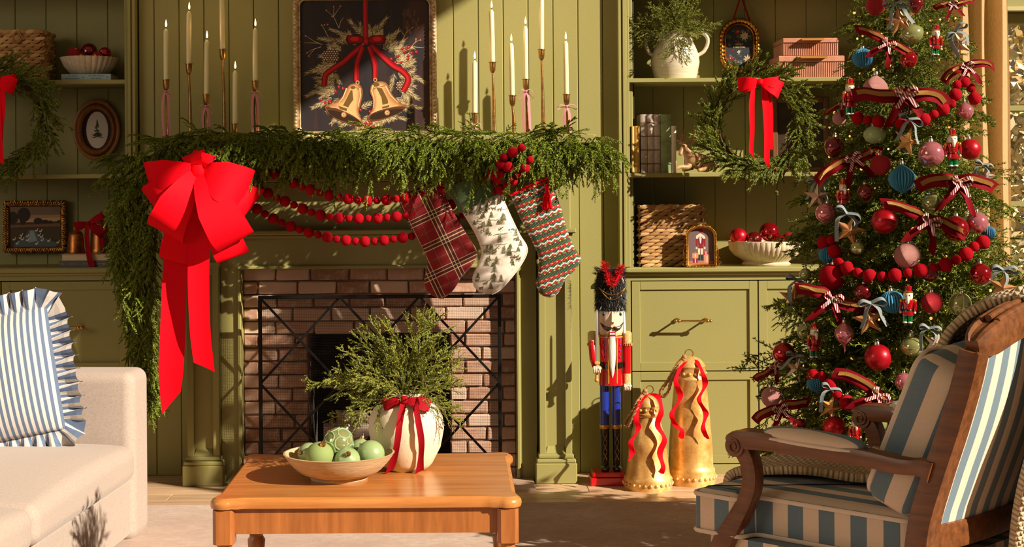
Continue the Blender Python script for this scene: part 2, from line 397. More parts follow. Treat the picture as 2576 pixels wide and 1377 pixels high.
# ------------------------------------------------------------------ built-in bookcases
def handle(parent, pxa, pxb, py):
    a, b = P(pxa, py, YC - .055), P(pxb, py, YC - .055); d = (b - a).normalized(); m = MB()
    m.tube([a, b], .0048, 10)
    for q in (a + d * .014, b - d * .014):
        m.tube([(q.x, YC - .062, q.z), (q.x, YC + .012, q.z)], .0042, 8); m.tube([(q.x, YC - .004, q.z), (q.x, YC + .012, q.z)], .009, 10)
        m.sphere((q.x, YC - .055, q.z), .0085, 10, 6)
    for q in (a, b): m.sphere(q, .0072, 10, 6)
    return part(m, 'handle', BRASS, parent, 40, label='brass bar pull')
def bookcase(x0, x1, cols, label, shelf_px, tw_in, py_ref):
    Z = lambda py: Z_(py, YC, py_ref)
    bc = thing('built_in_bookcase', label, 'bookcase', ((x0 + x1) / 2, 6.7, 0))
    cw = .036; zt = 2.62
    n = max(1, round((x1 - x0) / .147))
    for k in range(n): a = x0 + (x1 - x0) * k / n; part(MB().box(a + .001, a + (x1 - x0) / n - .001, YB, YB + .02, Z(675), zt, .0025), 'back_board', GREEN, bc, 30)
    for xx, s in ((x0, -1), (x1, 1)):
        part(MB().box(min(xx, xx + s * .03), max(xx, xx + s * .03), YC + .02, YB + .02, Z(690), zt), 'side_panel', GREEN, bc, 0)
        m = MB(); e = xx
        for (wd, yy) in ((.010, YC + .012), (.006, YC + .004), (.014, YC - .004), (.006, YC + .006), (.013, YC)):
            m.box(min(e, e + s * wd), max(e, e + s * wd), yy, YC + .06, Z(672), zt, .002); e += s * wd
        part(m, 'face_trim', GREEN, bc, 30)
    part(MB().box(x0, x1, YC + .01, YB, zt, zt + .03), 'top_panel', GREEN, bc, 0)
    for py in shelf_px:
        part(MB().box(x0 - .004, x1 + .004, YC + .012, YB, Z(py) - .0185, Z(py), .002), 'shelf', GREEN, bc, 30)
    zc = Z(673)
    part(MB().box(x0 - .055, x1 + .055, YC - .03, YB + .02, zc - .022, zc, .005).box(x0 - .048, x1 + .048, YC - .014, YC + .03, zc - .034, zc - .02, .004), 'counter', GREEN, bc, 30)
    zb = zc - .034; xl, xr = x0 - .03, x1 + .03
    part(MB().box(xl, xr, YC + .03, YB + .02, .0, zb), 'carcass', GREEND, bc, 0)
    for q in (xl - .004, xr): part(MB().box(q, q + .004, YC, YB + .02, 0, zb), 'end_panel', GREEN, bc, 0)
    fr = MB(); zr = [Z(707), Z(935.0), Z(1168.5)]; g = .0022
    fr.box(xl, xr, YC, YC + .03, zr[0] + g, zb).box(xl, xr, YC, YC + .03, 0, zr[2] - g)
    xs = [c for ab in cols for c in ab]
    fr.box(xl, cols[0][0] - g, YC, YC + .03, zr[2] - g, zr[0] + g).box(cols[-1][1] + g, xr, YC, YC + .03, zr[2] - g, zr[0] + g)
    part(fr, 'face_frame', GREEN, bc, 0)
    fronts = []
    for ci, (a, b) in enumerate(cols):
        for ri in (0, 1):
            t1, t0 = zr[ri], zr[ri + 1]; t1 -= g; t0 += g; a2, b2 = a + g, b - g; d = MB()
            d.box(a2, a2 + cw, YC, YC + .02, t0, t1, .0012).box(b2 - cw, b2, YC, YC + .02, t0, t1, .0012)
            d.box(a2 + cw, b2 - cw, YC, YC + .02, t1 - cw, t1, .0012).box(a2 + cw, b2 - cw, YC, YC + .02, t0, t0 + cw, .0012)
            dr = part(d, 'drawer_front' if ri == 0 else 'cabinet_door', GREEN, bc, 30)
            part(MB().box(a2 + cw - .001, b2 - cw + .001, YC + .008, YC + .02, t0 + cw - .001, t1 - cw + .001), 'panel', GREEN, dr, 0); fronts.append(dr)
    return bc, fronts
xr0 = X_(1586, YC, 500); cw_ = pm(319, YC)
rb, rf = bookcase(xr0, xr0 + pm(650, YC), [(X_(1589, YC, 900), X_(1589, YC, 900) + cw_), (X_(1589, YC, 900) + cw_ + .001, X_(1589, YC, 900) + 2 * cw_)], 'olive green built-in bookcase and cabinets on the right, behind the tree', (196, 435, -45), .05, 1700)
handle(rf[0], 1700, 1788, 808)
xl1 = X_(313, YC, 400); xc = X_(323, YC, 900)
lb, lf = bookcase(xl1 - pm(650, YC), xl1, [(xc - 2 * cw_ - .001, xc - cw_ - .001), (xc - cw_, xc)], 'olive green built-in bookcase and cabinets on the left, behind the sofa', (200, 438, -40), .05, 250)
handle(lf[2], 117, 205, 825)
# ------------------------------------------------------------------ fireplace
fp = thing('fireplace', 'olive green fireplace mantel with brick surround in the middle of the wall', 'fireplace', (X_(952, 6.4), 6.4, 0))
XC = X_(952, 6.35, 600)
def zf(py): return Z_(py, 6.35, 952)
def mould(name, tiers, smooth=30):
    m = MB()
    for (hw, Yf, p0, p1) in tiers: h = pm(hw, 6.35); m.box(XC - h, XC + h, Yf, 6.60, zf(p1), zf(p0), .004)
    return part(m, name, GREEN, fp, smooth)
mould('mantel_shelf', [(538, 6.17, 345, 368)])
mould('crown_moulding', [(528, 6.20, 368, 386), (521, 6.23, 386, 404), (514, 6.255, 404, 424), (500, 6.29, 424, 440), (490, 6.325, 440, 456)])
mould('frieze', [(486, 6.40, 456, 580)])
mould('ledge', [(497, 6.335, 578, 590), (491, 6.36, 590, 598)])
xL0, xL1, xR0, xR1 = X_(556, 6.4, 900), X_(607, 6.4, 900), X_(1299, 6.4, 900), X_(1349, 6.4, 900)
m = MB().box(xL0, xR1, 6.41, 6.60, zf(678), zf(597)).box(xL0, xL1, 6.41, 6.60, 0, zf(678)).box(xR0, xR1, 6.41, 6.60, 0, zf(678))
sur = part(m, 'surround_panel', GREEN, fp, 0)
w = .016
part(MB().box(xL1 - w, xR0 + w, 6.395, 6.42, zf(678), zf(678) + w, .004).box(xL1 - w, xL1, 6.395, 6.42, 0, zf(678), .004).box(xR0, xR0 + w, 6.395, 6.42, 0, zf(678), .004), 'opening_moulding', GREEN, fp, 30)
for (a, b) in ((470, 551), (1356, 1438)):
    x0, x1 = X_(a, 6.36, 900), X_(b, 6.36, 900); q = .028; m = MB(); z0, z1 = zf(1160), zf(598)
    m.box(x0, x1, 6.385, 6.6, z0, z1)
    pil = part(m, 'pilaster', GREEN, fp, 0)
    f = MB(); zt, zl = zf(690), zf(1128)
    f.box(x0, x0 + q, 6.36, 6.385, z0, z1, .002).box(x1 - q, x1, 6.36, 6.385, z0, z1, .002).box(x0 + q, x1 - q, 6.36, 6.385, zt, z1, .002).box(x0 + q, x1 - q, 6.36, 6.385, z0, zl - .03, .002)
    f.add([(x0 + q, 6.36, zl - .03), (x1 - q, 6.36, zl - .03), (x1 - q - .008, 6.386, zl), (x0 + q + .008, 6.386, zl)], [(0, 1, 2, 3)])
    part(f, 'pilaster_frame', GREEN, pil, 30)
    part(MB().box(x0 - .008, x1 + .008, 6.345, 6.6, zf(668), zf(656), .004).box(x0 - .003, x1 + .003, 6.353, 6.6, zf(673), zf(667), .003), 'capital', GREEN, pil, 30)
    e = .018
    part(MB().box(x0 - e, x1 + e, 6.33, 6.6, 0, zf(1168), .004).box(x0 - e + .004, x1 + e - .004, 6.335, 6.6, zf(1168), zf(1158), .004).box(x0 - .006, x1 + .006, 6.35, 6.6, zf(1158), zf(1147), .004), 'plinth', GREEN, pil, 30)
# brick surround and firebox
t = NT('brick'); r = t.n('ObjectInfo').outputs['Random']; v = t.co('Object'); n = t.noise(v, 28, 5, .7)
c = t.ramp(r, [(0, lin((158, 114, 92))), (.35, lin((190, 144, 120))), (.7, lin((206, 166, 142))), (1, lin((222, 192, 172)))])
c = t.mix(t.ramp(n, [(.48, (0, 0, 0, 1)), (.72, (.8, .8, .8, 1))]), c, lin((206, 186, 166))); t.base(c); t.set(rough=.9); t.bump(n, .5, .006); BRICK = t.m
MORT = mt('mortar', (126, 98, 80), .95, bump=.4, bs=90)
YBR = 6.47; bx0, bx1 = xL1 - .003, xR0 + .003; ox0, ox1 = X_(776, YBR, 1000), X_(1132, YBR, 1000); bz1 = zf(676); oz1 = zf(842)
bs = part(MB().box(bx0, ox0, YBR + .012, 6.62, 0, bz1).box(ox1, bx1, YBR + .012, 6.62, 0, bz1).box(ox0, ox1, YBR + .012, 6.62, oz1, bz1), 'brick_surround', MORT, fp, 0)
ch = pm(33.7, YBR); rng = random.Random(8); bl = pm(93, YBR); brick_me = {}
def brick(a, b, z0, z1, y0=None):
    key = (round((b - a) * 200), round((z1 - z0) * 500), rng.randrange(3))
    L, H = b - a - .007, z1 - z0 - .0065
    if L < .012: return
    if key not in brick_me:
        q = MB().box(-L / 2, L / 2, 0, .09, -H / 2, H / 2, .005)
        q.v = [(x + rng.uniform(-.0016, .0016), yy + rng.uniform(-.0015, .0015), z + rng.uniform(-.0016, .0016)) for x, yy, z in q.v]
        brick_me[key] = q.mesh('brick', BRICK, 50)
    o = obj('brick', brick_me[key], bs); o.matrix_basis = wmat(fp).inverted() @ Matrix.Translation(((a + b) / 2, YBR + rng.uniform(-.002, .0035), (z0 + z1) / 2))
    o.matrix_basis = wmat(bs).inverted() @ Matrix.Translation(((a + b) / 2, YBR + rng.uniform(-.002, .0035), (z0 + z1) / 2))
z = bz1; row = 0
while z > .01:
    zb_ = max(z - ch, 0)
    segs = [(bx0, bx1)] if z > oz1 + .01 else [(bx0, ox0), (ox1, bx1)]
    for (a, b) in segs:
        cur = a; first = True
        while cur < b - .004:
            L = bl * rng.uniform(.9, 1.1)
            if first: L *= (.45 if row % 2 else .95); first = False
            e = min(cur + L, b)
            if b - e < bl * .3: e = b
            brick(cur, e, zb_, z); cur = e
    z -= ch; row += 1
part(MB().box(ox0 - .04, ox0, 6.62, 7.02, 0, oz1 + .05).box(ox1, ox1 + .04, 6.62, 7.02, 0, oz1 + .05).box(ox0 - .04, ox1 + .04, 7.0, 7.05, 0, oz1 + .05).box(ox0 - .04, ox1 + .04, 6.62, 7.05, oz1 + .02, oz1 + .06).box(ox0, ox1, 6.5, 7.02, 0, .01), 'firebox', mt('sooty_brick', (92, 78, 70), .95, (60, 50, 46), 14, bump=.5, bs=40), fp, 0)
part(MB().box(X_(596, 6.3, 1200), X_(1345, 6.3, 1200), 6.18, 6.47, -.006, .012, .004), 'hearth', mt('hearth_stone', (206, 180, 160), .6, (180, 150, 130), 5), fp, 30)
# ------------------------------------------------------------------ evergreen foliage
def unit(a): return a / np.maximum(np.linalg.norm(a, axis=-1, keepdims=True), 1e-9)
def resample(pl, sp):
    pl = np.asarray(pl, float); d = np.linalg.norm(np.diff(pl, axis=0), axis=1); s = np.concatenate([[0], np.cumsum(d)])
    q = np.arange(sp * .5, s[-1], sp)
    if len(q) == 0: q = np.array([s[-1] * .5])
    p = np.stack([np.interp(q, s, pl[:, i]) for i in range(3)], 1); k = np.clip(np.searchsorted(s, q) - 1, 0, len(d) - 1)
    return p, unit(np.diff(pl, axis=0))[k], q / s[-1]
def foliage(polys, rng, sp=.0035, nl=.010, nw=.0022, k=4, ang=50, stem=.0014, flat=0.0):
    Vs = []; Fs = []; o = 0
    for pl in polys:
        p, t, q = resample(pl, sp); n = len(p)
        P_ = np.repeat(p, k, 0); T_ = np.repeat(t, k, 0); Q_ = np.repeat(q, k)
        r = rng.normal(size=(n * k, 3)); r[:, 2] *= (1 - flat); r -= (r * T_).sum(1)[:, None] * T_; r = unit(r)
        a = np.radians(ang * (1 - .35 * Q_) + rng.normal(0, 8, n * k)); d = T_ * np.cos(a)[:, None] + r * np.sin(a)[:, None]
        L = (nl * (1 - .4 * Q_ ** 3) * rng.uniform(.75, 1.2, n * k))[:, None]
        w = unit(np.cross(d, rng.normal(size=(n * k, 3)))) * nw * .5
        mid = P_ + d * L * .45
        Vs.append(np.stack([P_, mid + w, P_ + d * L, mid - w], 1).reshape(-1, 3)); Fs.append(np.arange(4 * n * k).reshape(-1, 4) + o); o += 4 * n * k
        pl = np.asarray(pl, float); m = len(pl); tt = unit(np.gradient(pl, axis=0)); a1 = unit(np.cross(tt, [.2, .3, .93])); a2 = np.cross(tt, a1)
        rr = (stem * (1 - .6 * np.linspace(0, 1, m)))[:, None]
        ring = np.stack([pl + a1 * rr, pl - a1 * rr * .5 + a2 * rr * .87, pl - a1 * rr * .5 - a2 * rr * .87], 1).reshape(-1, 3); Vs.append(ring)
        f = [(i * 3 + c, i * 3 + (c + 1) % 3, i * 3 + 3 + (c + 1) % 3, i * 3 + 3 + c) for i in range(m - 1) for c in range(3)]; Fs.append(np.array(f) + o); o += 3 * m
    return np.concatenate(Vs), np.concatenate(Fs)
def npmesh(name, V, Fc, mat):
    me = bpy.data.meshes.new(name); me.vertices.add(len(V)); me.vertices.foreach_set('co', np.ascontiguousarray(V, np.float32).ravel())
    n = len(Fc); me.loops.add(n * 4); me.loops.foreach_set('vertex_index', Fc.astype(np.int32).ravel())
    me.polygons.add(n); me.polygons.foreach_set('loop_start', np.arange(0, n * 4, 4, dtype=np.int32)); me.update(calc_edges=True)
    me.materials.append(mat); return me
def stemline(p0, d, L, droop, n=7, wob=.0, rng=None):
    d = unit(np.asarray(d, float)); s = np.linspace(0, 1, n)[:, None]
    p = np.asarray(p0, float) + d * s * L + np.array([0, 0, -1.0]) * droop * L * s ** 2
    if wob: p[1:] += rng.normal(0, wob * L, (n - 1, 3)) * s[1:]
    return p
def frond(L, ns, sl, sa, droop, rng, flat=.25, start=.12, shape='tri', sub=0):
    main = stemline((0, 0, 0), (1, 0, 0), L, droop, 9, .012, rng); out = [main]
    for i in range(ns):
        f = start + (1 - start) * (i + rng.uniform(0, .8)) / ns
        if f > .97: continue
        k = min(int(f * 8), 7); p = main[k] + (main[k + 1] - main[k]) * (f * 8 - k); t = unit(main[k + 1] - main[k])
        sd = 1 if i % 2 else -1; y = np.array([0, 1.0, 0]) * sd; z = np.cross(t, y)
        a = math.radians(sa + rng.normal(0, 7)); d = t * math.cos(a) + (y * math.cos(rng.normal(0, flat)) + z * math.sin(rng.normal(0, flat))) * math.sin(a)
        l = sl * ((1 - f) * 1.0 + .22 if shape == 'tri' else math.sin(PI * min(f * 1.05, 1)) * .8 + .25) * rng.uniform(.8, 1.2)
        s2 = stemline(p, d, l, droop * .7, 6, .02, rng); out.append(s2)
        for j in range(sub):
            g = .2 + .7 * (j + rng.uniform(0, .7)) / sub; kk = min(int(g * 5), 4); t2 = unit(s2[kk + 1] - s2[kk]); pp = s2[kk] + (s2[kk + 1] - s2[kk]) * (g * 5 - kk)
            a = math.radians(38 + rng.normal(0, 8)); yy = unit(np.cross(t2, rng.normal(size=3))); out.append(stemline(pp, t2 * math.cos(a) + yy * math.sin(a), l * .38 * (1.15 - g), droop, 4))
    return out
def aim(loc, d, up=(0, 0, 1), roll=0.0, s=1.0):
    x = V3(d).normalized(); u = V3(up); z = u - x * u.dot(x)
    if z.length < 1e-4: z = x.orthogonal()
    z.normalize(); y = z.cross(x)
    R = Matrix((x, y, z)).transposed().to_4x4()
    return Matrix.Translation(V3(loc)) @ R @ Matrix.Rotation(roll, 4, 'X') @ Matrix.Diagonal((s, s, s, 1))
def joined(name, geo, mats, mat, parent):
    Vs = []; Fs = []; o = 0
    for (g, M) in mats:
        V, Fc = geo[g]; A = np.array(M); Vs.append(V @ A[:3, :3].T + A[:3, 3]); Fs.append(Fc + o); o += len(V)
    return tag(obj(name, npmesh(name, np.concatenate(Vs), np.concatenate(Fs), mat), parent), kind='stuff')
nr = np.random.default_rng(11); pr = random.Random(21)
FIRM = rand_mat('garland_green', [(62, 78, 22), (102, 118, 36), (140, 154, 52), (176, 184, 74)], .5, .35)
SPRM = rand_mat('spruce_green', [(66, 78, 26), (104, 116, 42), (140, 148, 60), (172, 174, 84)], .5, .35)
TREM = rand_mat('tree_green', [(62, 74, 24), (104, 116, 38), (142, 150, 54), (182, 182, 78)], .5, .35)
CEDM = rand_mat('cedar_green', [(70, 82, 30), (112, 120, 46), (150, 152, 66), (184, 182, 92)], .5, .3)
WOODY = mt('twig_brown', (84, 60, 38), .85)
gar_geo = [foliage(frond(nr.uniform(.15, .22), 5, .085, 34, nr.uniform(.35, .75), nr), nr, .0026, .0105, .0030, 6, 46, .0018) for _ in range(8)]
gar_lo = [foliage(frond(nr.uniform(.15, .22), 5, .085, 36, nr.uniform(.4, .8), nr), nr, .0050, .011, .0038, 4, 46, .0018) for _ in range(4)]
gar_me = [npmesh('sprig', V, Fc, FIRM) for V, Fc in gar_geo]
# ---- mantel garland: along the shelf, then down the left side
gpts = [(1500, 358, 6.22), (1380, 350, 6.17), (1150, 350, 6.15), (900, 350, 6.15), (700, 350, 6.15), (520, 352, 6.15), (410, 368, 6.14), (352, 430, 6.13), (345, 520, 6.14), (350, 640, 6.15), (358, 760, 6.17), (372, 880, 6.2), (392, 985, 6.22)]
gp = bez([P(*q) for q in gpts], 10); gl_ = [0]
for a, b in zip(gp, gp[1:]): gl_.append(gl_[-1] + (b - a).length)
def gat(s):
    s *= gl_[-1]; k = min(np.searchsorted(gl_, s), len(gp) - 1); k = max(k, 1); f = (s - gl_[k - 1]) / (gl_[k] - gl_[k - 1])
    return gp[k - 1].lerp(gp[k], f), (gp[k] - gp[k - 1]).normalized()
gar = thing('mantel_garland', 'thick drooping evergreen garland along the mantel and down its left side', 'garland', gp[40])
part(MB().tube([p + V3((0, .02, -.012)) for p in gp[::2]], .006, 6), 'garland_stem', WOODY, gar)
def gplace(s, upf=.34):
    p, t = gat(s); tail = max(0, min(1, (s - .60) / .08)); e = max(0, (s - .66) / .34)
    if tail < .5:
        a = pr.uniform(-1.0, 1.0); up = pr.random() < upf
        if up: d = V3((pr.uniform(-1, 1), -.15 - .5 * pr.random(), pr.uniform(.18, .62))); p = p + V3((0, pr.uniform(-.05, .13), .012)); sc = pr.uniform(.5, .72)
        else: d = V3((a * .8, -.75, pr.uniform(-.9, .12))); sc = pr.uniform(.7, 1.12); p = p + V3((0, -.05 * pr.random() - .01, .012 - pr.random() * .05))
        if s < .02: d.x += .8
    else:
        wd = interp([0, .25, .7, 1], [.105, .105, .05, .03], e); p = p + V3((pr.uniform(-wd, wd * .75), pr.uniform(-.06, .04), 0))
        d = V3((pr.uniform(-.55, .4), -.4 * pr.random() - .15, -.85)); sc = pr.uniform(.65, 1.0) * (1 - .15 * e)
        if s < .70 and pr.random() < .4: d = V3((-.7, -.4, pr.uniform(-.2, .4)))
    return aim(p, d, (0, 0, 1), pr.uniform(-.5, .5), sc)
gi = wmat(gar).inverted()
for k in range(300): obj('sprig', gar_me[k % 8], gar, gi @ gplace((k + pr.random()) / 300))
joined('sprig_fill', gar_lo, [(k % 4, gi @ gplace((k + pr.random()) / 620, .16)) for k in range(620)], FIRM, gar)
# ---- wreaths
wr_geo = [foliage(frond(nr.uniform(.13, .19), 4, .08, 30, .12, nr), nr, .0024, .0130, .0034, 6, 42, .0018) for _ in range(8)]
wr_me = [npmesh('sprig', V, Fc, SPRM) for V, Fc in wr_geo]
def wreath(cx, cy, Y, ri, n, label, seed):
    r = random.Random(seed); c = P(cx, cy, Y); w = thing('wreath', label, 'wreath', c, 'evergreen wreaths hung on the bookcases')
    ring = [c + V3((ri * math.cos(a), 0, ri * math.sin(a))) for a in np.linspace(0, 2 * PI, 40, endpoint=False)]
    part(MB().tube(ring, .011, 6, closed=True, up=(0, 1, 0)), 'wreath_ring', WOODY, w); wi = wmat(w).inverted()
    for k in range(n):
        a = 2 * PI * (k + r.random()) / n; rad = V3((math.cos(a), 0, math.sin(a))); tan = V3((math.sin(a), 0, -math.cos(a)))
        lay = r.random(); out = r.uniform(.1, .75) if lay < .75 else r.uniform(-.55, -.1)
        d = tan * .9 + rad * out + V3((0, -r.uniform(.0, .5), 0)); p = c + rad * (ri + r.uniform(-.02, .03)) + V3((0, -r.uniform(-.005, .03), 0))
        obj('sprig', wr_me[r.randrange(8)], w, wi @ aim(p, d, (0, -1, 0), r.uniform(-1, 1), r.uniform(.62, .95) if out > 0 else r.uniform(.4, .6)))
    return w
wreath(1905, 312, 6.42, .172, 150, 'evergreen wreath with a red bow hung on the right bookcase', 4)
wreath(-6, 300, 6.42, .185, 130, 'evergreen wreath with a red bow cut by the left picture edge', 7)
# ---- bouquets of cedar
cd_geo = [foliage(frond(nr.uniform(.22, .30), 12, .085, 42, nr.uniform(.1, .35), nr, .9, .22, 'leaf', 4), nr, .0042, .0070, .0026, 3, 38, .0011) for _ in range(8)]
cd_me = [npmesh('frond', V, Fc, CEDM) for V, Fc in cd_geo]
def bouquet(base, dirs, label, name='cedar_bouquet'):
    b = thing(name, label, 'greenery', base, 'cedar cuttings in vases'); bi = wmat(b).inverted()
    for k, (p, d, s) in enumerate(dirs): obj('frond', cd_me[k % 8], b, bi @ aim(p, d, (0, 0, 1), pr.uniform(-3, 3), s))
    return b
def bunch(c, Y, tips, s0=1.0):
    c = P(*c, Y); out = []
    for (x, y, dy) in tips:
        q = P(x, y, Y + dy); d = q - c; out.append((c + d * .02, d, d.length / .255))
    return c, out
VY = 4.21
tips = [(965, 765, .02), (1050, 775, -.06), (1092, 775, .05), (1120, 815, .0), (905, 860, -.08), (860, 885, .06), (990, 830, .1), (1030, 820, -.1), (1150, 870, .05), (1175, 930, -.05), (1165, 905, .1), (835, 905, .0), (800, 945, -.08), (780, 1000, .02),
        (830, 1030, -.10), (815, 1005, .08), (1180, 1010, -.04), (1150, 1045, -.1), (1172, 965, .06), (930, 905, -.14), (1080, 880, -.14), (1010, 890, -.15), (880, 940, -.13), (1120, 940, -.14), (1000, 960, -.15), (900, 990, -.12), (1060, 800, .1), (940, 820, .1), (1140, 990, .1), (850, 960, .1), (1020, 780, 0), (955, 850, -.1), (1130, 850, -.08), (900, 940, -.05), (1150, 960, -.08)]
c, d = bunch((1022, 1004), VY, tips); bouquet(c, d, 'feathery green cedar sprigs in the white vase on the coffee table')
JY = 6.62
tips = [(1620, 20, -.05), (1600, 75, -.08), (1640, -20, 0), (1680, -40, -.05), (1720, -30, .03), (1760, 0, -.05), (1775, 45, -.02), (1800, 62, -.06), (1600, 110, -.08), (1625, 50, .05), (1700, 0, -.12), (1740, 10, -.1), (1660, 10, -.1), (1750, 150, -.14), (1690, 165, -.16), (1780, 55, .03), (1590, 45, 0), (1730, 130, -.15), (1650, 40, -.12), (1705, 140, -.16), (1645, 80, -.1), (1765, 100, -.1), (1670, -10, .04), (1740, 60, -.14)]
tips += [(x + pr.uniform(-22, 22), y + pr.uniform(-16, 16), dy + pr.uniform(-.05, .05)) for x, y, dy in tips if y < 70]; c, d = bunch((1696, 92), JY, tips); bouquet(c, d, 'green cedar sprigs spilling from the cream jug on the top shelf')
# ---- Christmas tree
TX, TY = X_(2272, 5.02), 5.02
def RT(z): return max(.06, .535 - .232 * (z - .36))
tree = thing('christmas_tree', 'tall decorated Christmas tree standing behind the striped armchair', 'tree', (TX, TY, 0))
part(MB().tube([(TX, TY, .0), (TX, TY, 1.2), (TX, TY, 2.5)], [.045, .035, .01], 8), 'trunk', WOODY, tree)
tr_geo = [foliage(frond(.42, 15, .17, 48, nr.uniform(.0, .22), nr, .35, .15, 'tri', 2), nr, .0050, .0150, .0036, 5, 50, .0024, .2) for _ in range(6)]
tc_geo = [foliage(frond(.40, 13, .13, 42, nr.uniform(.4, .7), nr, .8, .3, 'leaf', 3), nr, .0055, .0085, .0032, 3, 38, .0016) for _ in range(4)]
tr_me = [npmesh('branch', V, Fc, TREM) for V, Fc in tr_geo] + [npmesh('branch', V, Fc, CEDM if i % 2 else FIRM) for i, (V, Fc) in enumerate(tc_geo)]
tri = wmat(tree).inverted(); ga = PI * (3 - 5 ** .5)
def tplace(f, k, inner=False):
    z = .34 + (2.5 - .34) * (1 - (1 - f) ** .62) if not inner else .34 + 2.1 * (1 - (1 - f) ** .62)
    a = k * ga + pr.uniform(-.2, .2); R = RT(z); d = V3((math.cos(a), math.sin(a), pr.uniform(-.28, .12))); r0 = R * (.05 if not inner else .0)
    return aim(V3((TX, TY, z)) + V3((d.x, d.y, 0)) * r0, d, (0, 0, 1), pr.uniform(-.35, .35), (R - r0) / .42 * pr.uniform(.9, 1.22) * (.72 if inner else 1))
for k in range(300): obj('branch', tr_me[pr.randrange(6) if pr.random() < .58 else pr.randrange(6, 10)], tree, tri @ tplace((k + .5) / 300, k))
tlo = [foliage(frond(.42, 12, .17, 48, .1, nr, .6, .1, 'tri', 0), nr, .011, .017, .0040, 3, 52, .0022) for _ in range(4)]
joined('branch_fill', tlo, [(k % 4, tri @ tplace((k + .5) / 260, k + .5, k % 3 == 0)) for k in range(260)], TREM, tree)
# ------------------------------------------------------------------ flat prints
t = NT('print'); t.base(t.n('VertexColor', layer_name='Col').outputs[0]); t.set(rough=.55, spec=.25); ARTM = t.m
t = NT('lettering'); t.base(t.n('VertexColor', layer_name='Col').outputs[0]); t.set(rough=.5); LETM = t.m
class Art(MB):
    def __init__(s, f): super().__init__(); s.fx = f; s.k = 0; s.hold = False
    def poly(s, pts, col):
        s.col = col
        if not s.hold: s.k += 1
        V = []
        for p in pts: q = s.fx(p[0], p[1]); V.append((q.x, q.y - 2.5e-6 * s.k, q.z))
        a = sum(V[i - 1][0] * V[i][2] - V[i][0] * V[i - 1][2] for i in range(len(V)))
        if a < 0: V.reverse()
        s.add(V, [tuple(range(len(V)))]); return s
    def circ(s, x, y, r, col, ry=None, n=12): return s.poly([(x + r * math.cos(2 * PI * k / n), y + (ry or r) * math.sin(2 * PI * k / n)) for k in range(n)], col)
    def line(s, pts, w, col, w2=None):
        n = len(pts); L = []; R = []
        for i, (x, y) in enumerate(pts):
            a = pts[max(i - 1, 0)]; b = pts[min(i + 1, n - 1)]; dx, dy = b[0] - a[0], b[1] - a[1]; l = math.hypot(dx, dy) or 1
            ww = w + ((w2 if w2 is not None else w) - w) * i / max(n - 1, 1); L.append((x - dy / l * ww / 2, y + dx / l * ww / 2)); R.append((x + dy / l * ww / 2, y - dx / l * ww / 2))
        for i in range(n - 1): s.poly([L[i], L[i + 1], R[i + 1], R[i]], col)
        return s
    def sprig(s, x0, y0, x1, y1, nl, cols, r, n=14, w=3):
        s.k += 1; s.hold = True; s.line([(x0, y0), (x1, y1)], w * 1.2, (120, 90, 60), w * .4); a0 = math.atan2(y1 - y0, x1 - x0)
        for i in range(n):
            f = .05 + .95 * i / n; x, y = x0 + (x1 - x0) * f, y0 + (y1 - y0) * f
            for sd in (-1, 1):
                a = a0 + sd * (.75 - .35 * f) + r.uniform(-.12, .12); l = nl * r.uniform(.75, 1.15) * (1 - .3 * f); s.line([(x, y), (x + l * math.cos(a), y + l * math.sin(a))], w, r.choice(cols), .6)
        s.hold = False; return s
def text_into(mb, txt, org, h, wdt, col, Yf=None, lift=.0006):
    """write txt as flat mesh lettering centred on org, h high, facing the viewer"""
    cu = bpy.data.curves.new('t', 'FONT'); cu.body = txt; cu.align_x = 'CENTER'; cu.resolution_u = 2
    o = bpy.data.objects.new('t', cu); COL.objects.link(o); bpy.context.view_layer.update()
    me = o.evaluated_get(bpy.context.evaluated_depsgraph_get()).to_mesh()
    v = [tuple(q.co) for q in me.vertices]; f = [tuple(p.vertices) for p in me.polygons]; o.to_mesh_clear(); bpy.data.objects.remove(o); bpy.data.curves.remove(cu)
    xs = [q[0] for q in v]; ys = [q[1] for q in v]; w0 = max(xs) - min(xs); h0 = max(ys) - min(ys); cx = (max(xs) + min(xs)) / 2; cy = (max(ys) + min(ys)) / 2
    mb.col = col; sy = h / h0; sx = (wdt / w0) if wdt else sy
    mb.add([(org[0] + (q[0] - cx) * sx, org[1] - lift, org[2] + (q[1] - cy) * sy) for q in v], f); mb.col = None
def rrect(x0, x1, z0, z1, r, n=8):
    out = []
    for cx, cz, a0 in ((x1 - r, z1 - r, 0), (x0 + r, z1 - r, 90), (x0 + r, z0 + r, 180), (x1 - r, z0 + r, 270)):
        for k in range(n + 1): a = math.radians(a0 + 90 * k / n); out.append((cx + r * math.cos(a), cz + r * math.sin(a)))
    return out
def along(path, step):
    out = []; acc = 0; n = len(path)
    for i in range(n):
        a, b = V3(path[i]), V3(path[(i + 1) % n]); L = (b - a).length
        while acc < L: out.append(a.lerp(b, acc / L if L else 0)); acc += step
        acc -= L
    return out
